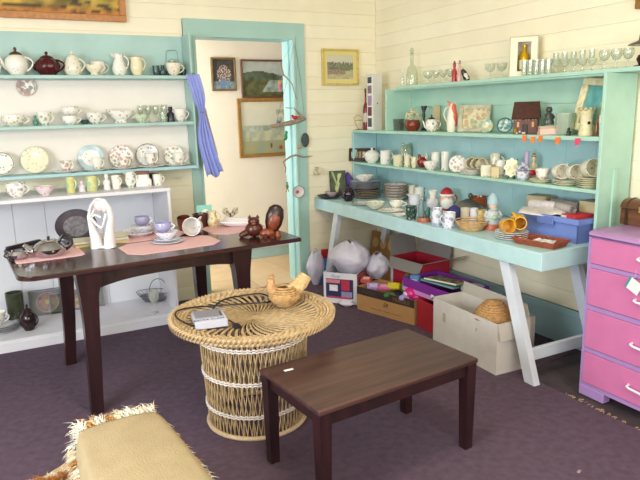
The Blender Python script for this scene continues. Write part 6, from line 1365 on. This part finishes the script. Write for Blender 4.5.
def hang(name, label, cat, x, z, fn):
    t = thing(name, label, cat, (x, YF-.012, z)); fn(t)
    part('string', B().tube([(0, 0, .02), (.002, .004, .10)], .001, 5), M('#8a8a80', .8), t)
hang('pink_charm', 'pink and orange hanging charm by the river painting', 'charm', 2.098, 1.715, lambda t: (part('charm_lower', B().tube([(0, 0, -.035), (0, 0, .005)], [.011, .013], 8), M('#c83a8c', .4), t), part('charm_upper', B().ball((-.004, 0, .022), .016, .01, .016), M('#e88a4a', .4), t)))
hang('green_charm', 'green glass charm hanging below the driftwood branch', 'charm', 2.134, 1.298, lambda t: part('charm', B().ball((0, 0, 0), .016, .008, .028).ball((.006, 0, .035), .014, .008, .016).ball((-.012, 0, -.02), .012, .007, .012), M('#148a50', .2), t))
hang('green_figure_charm', 'small green and red figure charm at the jamb beside the round shell dish', 'charm', 2.13, .876, lambda t: (part('charm', B().ball((0, 0, .0), .014, .008, .024).ball((0, 0, .032), .009), M('#4a8a5a', .4), t), part('legs', B().tube([(-.004, 0, -.02), (-.012, 0, -.05)], .004, 6).tube([(.004, 0, -.02), (.012, 0, -.045)], .004, 6), M('#b04038', .5), t)))
t = thing('oval_mirror', 'small dark oval slate hanging on the right door casing', 'ornament', (2.32, YF+.0, 1.264))
part('slate', B().lathe([(1e-5, -.004), (.032, -.004), (.036, 0), (.032, .004), (1e-5, .004)], 26, RX(pi/2), sy=1.6), M('#4a5456', .25), t)
part('rim', B().tube([(.036*cos(2*pi*i/30), -.002, .058*sin(2*pi*i/30)) for i in range(30)], .003, 6, closed=True), M('#5c4a3c', .5), t)
one('small_stone', B().ball((0, 0, 0), .022, .012, .016), M('#b9987a', .7, var=.2, vs=40), 'small tan stone hanging left below the dark oval slate', 'stone', (2.262, YF, 1.207))
t = thing('shell_dish', 'round white shell dish with pink centre hanging on the door casing', 'shell', (2.238, YF-.0, .822))
part('shell', B().lathe([(1e-5, 0), (.03, .002), (.05, .012), (.052, .015), (.03, .006), (1e-5, .004)], 24, RX(pi/2)), M('#ddd6d2', .3), t)
part('pink_centre', B().ball((-.012, -.008, .0), .018, .006, .015), M('#b85a72', .4), t)
part('rim', B().tube([(.052*cos(2*pi*i/30), -.014, .052*sin(2*pi*i/30)) for i in range(30)], .003, 6, closed=True), M('#8a8280', .5), t)
t = thing('hanging_cup', 'small gold-rimmed cup hanging on the back wall left of the bench', 'cup', (2.40, DY-.045, .97))
part('bowl', B().lathe(wall_prof([(.01, 0), (.022, .008), (.03, .03), (.032, .045)], .002), 18, RZ(.3) @ RX(RAD(60))), M('#ded2b4', .3), t)
part('handle', B().tube([(.03, 0, .0), (.045, 0, .02), (.035, 0, .05), (.0, 0, .055)], .0025, 6), M('#9a8048', .3, .6), t)

# ------------------------------------------------------------------ price tags on the hutch shelf edge
for i, (y, zz, c, w_) in enumerate(((2.72, 1.318, '#ee7a36', .034), (2.655, 1.312, '#f08038', .034), (2.597, 1.318, '#ee7430', .03), (2.47, 1.312, '#f07c34', .036), (2.335, 1.310, '#e0406a', .035))):
    t = one('price_tag', B().add([(0, w_/2, .012), (0, -w_/2, .014), (-.004, -w_*.42, -.022), (-.004, w_*.35, -.026), (-.001, w_/2, .012), (-.001, -w_/2, .014), (-.005, -w_*.42, -.022), (-.005, w_*.35, -.026)],
        [(0, 1, 2, 3), (7, 6, 5, 4), (0, 4, 5, 1), (1, 5, 6, 2), (2, 6, 7, 3), (3, 7, 4, 0)]), M(c, .6), ['leftmost of the orange tags on the upper hutch shelf edge', 'second orange tag from the left on the upper hutch shelf edge', 'third orange tag from the left on the upper hutch shelf edge', 'fourth orange tag, rightmost orange one on the shelf edge', 'pink tag at the right end of the upper hutch shelf edge'][i], 'tag', (2.784, y, zz), 0, smooth=False)

# ------------------------------------------------------------------ on the chest
t = thing('treasure_chest', 'small domed wooden treasure chest on the pink drawers', 'chest', (2.90, 1.97, .885), RAD(-84)); m = wood('#4a2c18', '#6e4426', 10, .4, 'X')
part('chest_body', B().bev(-.11, .11, -.065, .065, 0, .085, .003), m, t, False)
b = B(); n = 10; vs = []
for x in (-.112, .112):
    for i in range(n+1): a = pi*i/n; vs.append((x, -.067*cos(a), .087+.045*sin(a)))
fs = [(i, i+1, n+2+i, n+1+i) for i in range(n)] + [tuple(range(n, -1, -1)), tuple(range(n+1, 2*n+2)), (0, n+1, 2*n+1, n)]
part('domed_lid', b.add(vs, fs), m, t)
for x in (-.075, .075): part('strap', B().tube([(x, -.069*cos(pi*i/10), .087+.047*sin(pi*i/10)) for i in range(11)], .004, 5, flat=.4).box(x-.008, x+.008, -.068, -.065, .0, .087), M('#3c2a18', .4, .4), t)
part('clasp', B().bev(-.012, .012, -.071, -.065, .07, .1, .002), M('#c8b070', .3, .8), t, label='brass clasp')
t = thing('turned_post', 'dark turned wooden candle stand beside the treasure chest at right edge', 'stand', (2.80, 1.745, .885), 0)
part('post', B().lathe([(1e-5, 0), (.05, 0), (.052, .012), (.03, .02), (.018, .035), (.022, .08), (.013, .12), (.014, .19), (.03, .205), (.03, .215), (.015, .23), (.035, .25), (.036, .262), (.016, .27), (.02, .30), (1e-5, .315)], 20), M('#4a2018', .3), t)

# ------------------------------------------------------------------ on the wicker table
t = thing('card_machine', 'grey and white electronic box with black cable on the wicker table', 'device', (.765, 2.665, WZ-.018), RAD(-9))
part('casing', B().bev(-.075, .075, -.085, .085, .008, .044, .004), M('#b8b9c6', .4), t)
part('top_plate', B().bev(-.066, .060, -.035, .078, .044, .049, .002), M('#85848e', .5), t, False, label='grey top plate')
part('base_strip', B().box(-.07, .07, -.08, .08, 0, .009), M('#28263c', .5), t, False)
lt = txt(t, 'EXTRA CLASS', (-.008, -.057, .0446), .023, M('#343866', .5)); lt.rotation_euler = (0, 0, 0)
part('slot', B().box(.050, .054, -.03, .03, .049, .0505), M('#22202a', .5), t, False)
m_k = M('#17151a', .4)
t = thing('black_cable', 'thin black cable looping from the electronic box over the wicker rim', 'cable')
def wz(x, y): return WZ-.03+.03*min(1.15, (hypot(x-.985, y-2.675)/.39)**2)+.012
P2 = [(.70, 2.60), (.655, 2.66), (.635, 2.76), (.66, 2.85), (.76, 2.885), (.90, 2.88), (1.03, 2.835), (1.12, 2.81), (1.155, 2.85), (1.12, 2.94), (1.0, 2.965), (.90, 2.92), (.83, 2.83), (.80, 2.76), (.83, 2.735), (.855, 2.66), (.86, 2.575)]
sm = []
for i in range(len(P2)-1):
    p0, p1, p2, p3 = P2[max(0, i-1)], P2[i], P2[i+1], P2[min(len(P2)-1, i+2)]
    for k in range(6):
        u = k/6; q = [.5*((2*p1[j])+(-p0[j]+p2[j])*u+(2*p0[j]-5*p1[j]+4*p2[j]-p3[j])*u*u+(-p0[j]+3*p1[j]-3*p2[j]+p3[j])*u**3) for j in (0, 1)]
        sm.append((q[0], q[1], wz(*q)+.006*abs(sin(i*1.3+u))))
part('cord', B().tube(sm, .0040, 6), m_k, t)
part('plug', B().bev(-.016, .016, -.02, .02, 0, .02, .004), m_k, t, loc=(.862, 2.56, WZ-.022))
t = thing('straw_bird', 'woven straw hen basket on the right of the wicker table', 'basket', (1.185, 2.735, WZ-.012), RAD(-20)); t.scale = (1.15, 1.15, 1.15); m = M('#b8925f', .7, var=.3, vs=60, bump=.8, bs=110)
b = B()
for k in range(10):
    q = k/9; r = .058*sin(pi*(.18+.62*q)); b.tube([((r*1.15+.0015*sin(20*a))*cos(a), r*sin(a), .006+.075*q) for a in [2*pi*i/48 for i in range(48)]], .0058, 5, closed=True)
part('coiled_body', b, m, t)
part('woven_base', B().lathe([(1e-5, .0), (.04, .0), (.045, .01), (1e-5, .01)], 20), m, t)
part('neck_and_head', B().tube([(-.045, 0, .06), (-.062, -.004, .09), (-.058, -.005, .115), (-.075, -.01, .122)], [.026, .022, .019, .006], 10), M('#bb9264', .7, var=.2, vs=60), t)
part('tail', B().tube([(.03, 0, .06), (.075, .02, .09), (.10, .035, .12)], [.035, .034, .03], 10, flat=.6), M('#c2a474', .7, var=.3, vs=70, bump=.6, bs=90), t)
part('comb', B().tube([(-.045, -.005, .13), (-.05, -.005, .142), (-.068, -.008, .134)], .005, 6), M('#b87a48', .7), t)

# ------------------------------------------------------------------ boxes and bags under the bench
def open_box(name, label, ax, ay, bx, by, depth, h, col, cat='box', th=.005, flaps=(), z0=0.0, inner=None, band=None):
    L_ = hypot(bx-ax, by-ay); a = atan2(by-ay, bx-ax); t = thing(name, label, cat, (ax, ay, z0), a); m = M(col, .75, var=.05, vs=12)
    W = (('front_wall', (0, L_, 0, th)), ('back_wall', (0, L_, depth-th, depth)), ('side_wall', (0, th, th, depth-th)), ('side_wall', (L_-th, L_, th, depth-th)))
    for n, (x0, x1, y0, y1) in W: part(n, B().box(x0, x1, y0, y1, 0, h), m, t, False)
    part('bottom', B().box(th, L_-th, th, depth-th, 0, th), m, t, False)
    fm = M(inner, .8, var=.05, vs=12) if inner else m
    for side, ang, ln in flaps:   # ang from upright, outwards
        s, c = sin(RAD(ang)), cos(RAD(ang))
        q = {'front': [(0, 0), (L_, 0), (0, -1)], 'back': [(0, depth), (L_, depth), (0, 1)], 'near': [(L_, 0), (L_, depth), (1, 0)], 'far': [(0, 0), (0, depth), (-1, 0)]}[side]
        (x0, y0), (x1, y1), (nx, ny) = q; dx, dy, dz = nx*s*ln, ny*s*ln, c*ln
        ux, uy = (x1-x0)*.03, (y1-y0)*.03; off = (-nx*c*.004, -ny*c*.004, .004*s)
        P_ = [(x0, y0, h), (x1, y1, h), (x1+dx-ux, y1+dy-uy, h+dz), (x0+dx+ux, y0+dy+uy, h+dz)]
        part('flap', B().add(P_ + [(p[0]+off[0], p[1]+off[1], p[2]+off[2]) for p in P_], [(0, 1, 2, 3), (7, 6, 5, 4), (0, 4, 5, 1), (1, 5, 6, 2), (2, 6, 7, 3), (3, 7, 4, 0)]), fm, t, False)
    return t, L_
# white carton near the trestle leg
t, L_ = open_box('white_carton', 'large off-white open carton on the floor by the near bench leg', 2.362, 3.03, 2.345, 2.43, .24, .305, '#cdc8c2', 'carton', .006, (('back', -5, .08), ('far', 120, .07), ('near', 172, .10)), inner='#bdb6ac')
part('tape_patch', B().bev(.1, .13, -.0015, 0, .17, .23, .0004), M('#b0a696', .6), t, False)
txt(t, 'S', (.42, -.0012, .22), .03, M('#8a8a92', .7), .3); 
t = thing('straw_basket', 'round straw basket inside the large off-white carton', 'basket', (2.47, 2.60, .215), 0); m = M('#b98e5c', .8, var=.3, vs=70, bump=.8, bs=120)
b = B()
for k in range(9):
    q = k/8; r = .105*sin(pi*(.5-.36*q)); b.tube([((r+.002*sin(30*a))*cos(a), (r+.002*sin(30*a+1))*sin(a), .06+.095*q) for a in [2*pi*i/60 for i in range(60)]], .0085, 5, closed=True)
b.lathe([(.1, 0), (.108, .06), (.1, .07)], 30).ball((0, 0, .15), .045, .045, .02)
part('coiled_wall', b, m, t)
part('rim_hoop', B().tube([(.115*cos(2*pi*i/48), .115*sin(2*pi*i/48), .068) for i in range(48)], .008, 7, closed=True), M('#a27a4c', .8, var=.3, vs=60), t)
item('box', 'crumpled_packet', 'packet', 'plain grey packet stuffed in the bottom of the off-white carton', 2.47, 2.86, .008, .14, .155, rz=RAD(-88), col='#a8a49e', d=.2)
one('dark_carton', B().bev(0, .2, 0, .10, 0, .27, .003), M('#a8a098', .8), 'second carton standing in shade behind the near bench leg', 'carton', (2.615, 2.70, 0), RAD(-90), smooth=False)
# brown box with the dark band
t, L_ = open_box('brown_carton', 'brown cardboard box with dark lettered band under the bench', 2.283, 3.87, 2.440, 3.345, .27, .185, '#b28656', 'carton', .005, inner='#8a6a48')
part('dark_band', B().box(0, L_, -.0016, 0, .125, .185), M('#352a2a', .6), t, False)
txt(t, 'FRAGILE', (.43, -.0022, .152), .042, M('#86623e', .7), 0); txt(t, 'FRAGILE', (.12, -.0022, .152), .036, M('#5c4634', .7), 0)
txt(t, 'SR', (.28, -.0022, .088), .048, M('#2e2420', .7), .5); part('faint_print', B().box(.14, .25, -.0016, 0, .036, .044).box(.26, .33, -.0016, 0, .036, .044).box(.34, .43, -.0016, 0, .036, .044), M('#96704a', .7), t, False)
def packet(label, x, y, z, sx, sy, sz, rz, col, tilt=0, name='packet', panel=None):
    t = thing(name, label, 'packet', (x, y, z), rz); t.rotation_euler = (tilt, 0, rz)
    part('wrapper', B().bev(-sx/2, sx/2, -sy/2, sy/2, 0, sz, .003), M(col, .5, var=.15, vs=30), t, False)
    if panel: part('printed_panel', B().box(-sx*.3, sx*.3, -sy*.3, sy*.3, sz, sz+.0008), M(panel, .5), t, False)
packet('navy blue folded bag inside the brown cardboard box', 2.50, 3.58, .008, .24, .22, .14, RAD(-72), '#232250')
packet('lilac packet leaning over the left rim of the brown box', 2.40, 3.82, .165, .10, .07, .025, RAD(-30), '#a88ac8', RAD(20), panel='#cdbfe0')
packet('pink packet leaning beside the lilac packet on the brown box', 2.46, 3.76, .165, .10, .06, .025, RAD(-40), '#c86a90', RAD(20), panel='#e0a0b8')
packet('yellow packet right of the pink packet on the brown box', 2.52, 3.72, .175, .09, .055, .025, RAD(-40), '#e0d030', RAD(25))
packet('red and cream packet nearest the printed white box', 2.40, 3.92, .19, .08, .07, .03, RAD(-45), '#c05058', RAD(10), panel='#e8c8a0')
t = thing('green_bottle', 'bright green rounded bottle standing between cartons', 'bottle', (2.60, 3.66, .07))
part('bottle_body', B().lathe([(1e-5, 0), (.035, 0), (.04, .02), (.042, .12), (.03, .17), (.014, .185), (.014, .2), (1e-5, .2)], 20), M('#4fae3c', .3), t)
part('bottle_cap', B().lathe([(.017, .195), (.017, .212), (1e-5, .215)], 14), M('#3a8a30', .4), t)
t = thing('pink_teapot_toy', 'shiny magenta packet bundle in the brown cardboard box', 'packet', (2.495, 3.46, .15)); m = M('#c8207c', .25, var=.2, vs=25)
part('bundle', B().ball((0, 0, .045), .06, .055, .05).ball((.02, -.05, .03), .045, .04, .035), m, t)
part('white_label', B().ball((-.05, 0, .05), .012, .025, .018), M('#e8c8dc', .4), t)
one('lilac_cloth', B().ball((0, 0, .03), .05, .035, .025).ball((.03, .02, .03), .04, .03, .022), M('#9f94c8', .7, var=.15, vs=30, bump=.6, bs=60), 'small lilac crumpled cloth at the front rim of the brown box', 'cloth', (2.44, 3.46, .145))
one('green_scrap', B().ball((0, 0, .02), .035, .03, .02).ball((-.03, .01, .02), .025, .02, .016), M('#3a7a48', .7, var=.2, vs=30), 'small green crumpled wrapper in the brown box', 'wrapper', (2.40, 3.58, .15))
# red crate and purple tray beside it
t, L_ = open_box('red_box', 'bright red box under the purple tray', 2.452, 3.325, 2.440, 3.045, .3, .205, '#a8182c', 'box', .005)
t, L_ = open_box('purple_box', 'long purple open box with pale lilac lower edge on the red box', 2.485, 3.55, 2.51, 3.02, .33, .095, '#7a2590', 'box', .005, z0=.207)
part('pale_edge', B().box(0, L_, -.0015, 0, 0, .03), M('#d494d8', .6), t, False)
txt(t, 'IGS', (.40, -.0022, .022), .03, M('#efe6f2', .6)); part('white_square', B().box(.315, .345, -.0022, -.0015, .012, .042), M('#f0e8f2', .6), t, False)
def scene_print(u, v):
    n = nz(u*8, v*6, 41)
    return lerp(hexl('#3f5a3a')[0], hexl('#9a9a6a')[0], .5+n*1.3) if n < .18 else hexl('#c8a070')[0]
def flat_book(label, x, y, z, rz, w, d, h, edge, fn, tilt=0):
    t = thing('picture_book', label, 'book', (x, y, z), rz); t.rotation_euler = (tilt, 0, rz)
    part('pages', B().box(-w/2, w/2, -d/2, d/2, 0, h), M(edge, .6), t, False)
    part('cover_print', picture(fn, w, d, 30, 20), None, t, loc=(0, -d/2, h+.0012), rot=(-pi/2+pi, 0, 0) if False else (-pi/2, 0, 0))
    o = t.children[-1] if t.children else None
    part('cover', B().box(-w/2-.002, w/2+.002, -d/2-.002, d/2+.002, h, h+.0008), M('#5f7a74', .5), t, False)
flat_book('picture book with green landscape cover in the purple box', 2.66, 3.27, .308, RAD(-72), .26, .17, .012, '#d8d0c0', lambda u, v: scene_print(u, 1-v), RAD(-8))
flat_book('teal covered book lying under the green landscape book', 2.68, 3.30, .285, RAD(-80), .30, .2, .014, '#6a9a9c', lambda u, v: hexl('#6f9a98')[0], RAD(-4))
item('box', 'blue_packet', 'packet', 'small blue and white packet at the left end of the purple box', 2.56, 3.50, .225, .07, .09, rz=RAD(-60), col='#5a8ac0', d=.04, panel=(-.3, .3, .2, .7, '#d0dce8'))
one('crumpled_paper', B().ball((0, 0, .03), .06, .05, .035).ball((.05, .01, .025), .05, .04, .03), M('#b9bfa8', .8, var=.35, vs=40, bump=.8, bs=60), 'crumpled olive and grey paper at the near end of the purple box', 'paper', (2.70, 3.08, .27))
one('lilac_bag', B().ball((0, 0, .03), .05, .06, .03), M('#c0b4d8', .6, var=.2, vs=30, bump=.8, bs=40), 'white and lilac plastic bag at the near end of the purple box', 'bag', (2.80, 3.10, .25))
# red box with grey flaps at the back
t, L_ = open_box('flapped_box', 'red carton with wide open grey flaps behind the purple box', 2.68, 4.00, 2.72, 3.62, .28, .345, '#b01c34', 'carton', .005, (('far', 8, .17), ('front', 158, .09), ('near', 72, .20), ('back', 20, .1)), inner='#8f8a86')
part('white_motif', B().ball((.19, 0, .17), .022, .001, .012).ball((.17, 0, .19), .012, .001, .014), M('#e8dce0', .6), t)
part('pale_corner', B().box(0, .03, -.0015, 0, .05, .27), M('#cfd0da', .6), t, False)
# printed white box with plastic bags on it
t, L_ = open_box('printed_box', 'white box printed in red and blue on the floor under the bench left end', 2.148, 4.165, 2.332, 3.955, .30, .25, '#dddce6', 'box', .004)
pr = [(.02, .25, .045, .20, '#2c2a5a', 'blue_print'), (.02, .14, .165, .195, '#d8808c', 'pink_title'), (.05, .12, .10, .15, '#e8e4ee', 'photo_print'), (.15, .22, .11, .195, '#b83048', 'red_print'), (.15, .24, .055, .10, '#8f8cb8', 'lilac_print'), (.03, .23, .04, .056, '#b84858', 'red_stripe')]
for i, (x0, x1, z0, z1, c, n) in enumerate(pr):
    part(n, B().box(x0, x1, -.001-.0004*i, -.0004*i, z0, z1), M(c, .5, var=.15, vs=70), t, False)
txt(t, 'Party', (.10, -.004, .222), .036, M('#8d9cc0', .6), .4)
part('navy_side', B().box(L_, L_+.0012, .01, .29, .01, .245), M('#2a2848', .5), t, False)
part('red_side_panel', B().box(L_+.0012, L_+.002, .01, .29, .16, .235), M('#c86a72', .5, var=.3, vs=50), t, False)
txt(t, '55', (L_+.0028, .06, .197), .06, M('#a01c34', .5), 0, pi/2)
def bag(label, x, y, z, sx, sy, sz, seed, col='#cfcce0', rz=0, name='plastic_bag'):
    t = thing(name, label, 'bag', (x, y, z), rz); b = B()
    def fn(u, v):
        a = 2*pi*u; q = sin(pi*min(.999, v*.92+.06)); r = q**.6
        d = 1+.16*nz(cos(a)*2+seed, sin(a)*2, v*3)+.07*nz(cos(a)*6, sin(a)*6+seed, v*8)
        return (sx*r*cos(a)*d, sy*r*sin(a)*d, sz*(v**.85)*(1+.1*nz(cos(a)*3, sin(a)*3, seed)))
    part('bag', b.grid(fn, 40, 24), M(col, .35, var=.05, vs=10, bump=.5, bs=22), t, ang=70)
    part('bag_handle', B().tube([(-.02, 0, sz*.93), (-.035, .0, sz*1.06), (.0, .0, sz*1.12), (.04, 0, sz*1.04), (.02, 0, sz*.93)], [.012, .008, .006, .008, .012], 6, flat=.35), M(col, .35), t)
bag('large knotted white plastic bag on the printed white box', 2.375, 4.13, .20, .165, .145, .275, 3, rz=RAD(-40))
bag('smaller white plastic bag right of the large knotted bag', 2.58, 4.05, .16, .10, .09, .20, 8)
bag('flat white plastic bag lying on the carpet before the printed box', 2.245, 3.975, .0, .06, .035, .045, 5, col='#d8d4e4', rz=RAD(-50))
bag('white carrier bag with blue and red contents leaning at the back wall', 2.33, 4.66, .0, .095, .055, .29, 6, col='#cbc8dc', rz=RAD(20), name='carrier_bag')
one('blue_book', B().bev(-.07, .07, -.012, .012, 0, .22, .003), M('#2a5c9a', .5), 'blue folder beside the white carrier bag at the back wall', 'folder', (2.43, 4.66, .0), RAD(-12), smooth=False)
one('red_book', B().bev(-.05, .05, -.012, .012, 0, .29, .003), M('#b01c30', .5), 'red folder behind the blue folder at the back wall', 'folder', (2.47, 4.715, .0), RAD(-12), smooth=False)
t = thing('patterned_board', 'tan board with pale scallop pattern leaning behind the plastic bags', 'board', (2.90, 4.52, .0)); t.rotation_euler = (RAD(-10), 0, RAD(-80))
part('board', B().bev(-.17, .17, 0, .012, 0, .42, .003), M('#a8743e', .6, var=.1, vs=14), t, False)
for i in range(3): part('scallop', B().lathe([(1e-5, 0), (.04, 0), (.04, .001), (1e-5, .001)], 20, T(-.1+.1*i, -.0012, .32) @ RX(pi/2), sy=1.2), M('#c9a878', .6), t, False)

# ------------------------------------------------------------------ hide covered stool in the foreground
t = thing('hide_stool', 'low stool under a tan sheepskin with fur edges in the left foreground', 'stool', (.275, 1.87, 0), RAD(3))
def hide(u, v):
    x = (u-.5)*2; y = (v-.5)*2; e = max(abs(x), abs(y))
    hw = .165+.03*(1-v); ex = abs(x)**3; ey = abs(y)**4
    drop = .09*max(0, abs(x)-.86)/.14*1.0+.05*max(0, y-.86)/.14
    return (hw*x*(1-.16*max(0, y)**6), .36*y, .415-.018*x*x-.012*y*y-drop+.004*nz(x*2, y*2, 1))
part('hide_top', B().grid(hide, 30, 40), M('#ab9876', .85, var=.06, vs=14, bump=.3, bs=160), t, ang=80, solid=.012)
part('seat_board', B().bev(-.14, .14, -.34, .34, .30, .355, .01), M('#8a6a48', .7), t)
for sx in (-1, 1):
    for sy in (-1, 1): part('leg', B().tube([(sx*.11, sy*.29, .31), (sx*.125, sy*.32, 0)], [.022, .016], 10), M('#5a3a26', .5), t)
b = B(); random.seed(21)
cols_fur = []
def tuft(bb, p, d, l, r):
    q = Vector(p); d = Vector(d).normalized()
    bb.tube([q, q+d*l*.5+Vector((0, 0, l*.02)), q+d*l+Vector((random.uniform(-.4, .4)*l, random.uniform(-.4, .4)*l, -l*.35))], [r, r*.8, r*.15], 3)
fur = {'#e2dccb': B(), '#c08a48': B(), '#8a5228': B(), '#d8c39a': B()}
ks = list(fur)
def pick(s): n = nz(s*3.2, 2.2, 7)+random.uniform(-.12, .12); return ks[0] if n > .12 else ks[3] if n > -.05 else ks[1] if n > -.3 else ks[2]
for i in range(5200):     # far edge and both sides
    s = random.random()
    if s < .45:
        x = random.uniform(-.14, .14); p = (x, .345+random.uniform(-.02, .012), .385+random.uniform(-.07, .018)); d = (random.uniform(-1, .6), .8, random.uniform(-.5, .9)); k = pick(x*7)
    else:
        sd = -1 if s < .75 else 1; y = random.uniform(-.34, .34); p = (sd*(.162+random.uniform(-.012, .008)+.028*(1-(y+.34)/.68)), y, .315+random.uniform(-.05, .03)); d = (sd, random.uniform(-.5, .5), random.uniform(-.9, .1)); k = pick(y*4+sd)
    tuft(fur[k], p, d, random.uniform(.03, .06) if s < .45 else random.uniform(.015, .035), random.uniform(.0012, .0024))
for k, bb in fur.items(): part('fur_fringe', bb, M(k, .9, var=.15, vs=80), t, stuff=True)
part('blue_mark', B().prism([(.0, .0), (.012, .004), (.016, .018), (.013, .03), (.010, .018), (.004, .010), (-.006, .008)], 0, .001), M('#3a4a98', .7), t, False, loc=(.0, .10, .4025), label='small blue ink mark')
t = thing('sheepskin_rug', 'brown and white fur skin on the floor at the bottom left corner', 'rug', (.02, 2.58, 0), 0)
part('hide', B().prism([(-.32, -.35), (.05, -.4), (.20, -.1), (.16, .06), (.05, .10), (-.04, .04), (-.14, .06), (-.25, .0), (-.35, -.12)], .0, .008), M('#c9ad84', .9), t, False)
f2 = {'#e2d6be': B(), '#b06a2c': B(), '#74401c': B()}; kk = list(f2)
for i in range(5000):
    x = random.uniform(-.35, .2); y = random.uniform(-.40, .08)
    if y > .04-abs(x+.02)*.45+.05*nz(x*9, 1): continue
    n = nz(x*6, y*6, 4); k = kk[0] if n > .08 else kk[1] if n > -.2 else kk[2]
    tuft(f2[k], (x, y, .006), (random.uniform(-1, 1), random.uniform(-1, 1), 1.2), random.uniform(.02, .045), random.uniform(.0014, .0026))
for k, bb in f2.items(): part('fur', bb, M(k, .9, var=.15, vs=80), t, stuff=True)
# small bits on the carpet
one('paper_scrap', B().bev(-.012, .012, -.006, .006, 0, .002, .0005), M('#a8929a', .8), 'small pale scrap on the carpet at the bottom centre right', 'scrap', (1.98, 1.55, .0), .4)
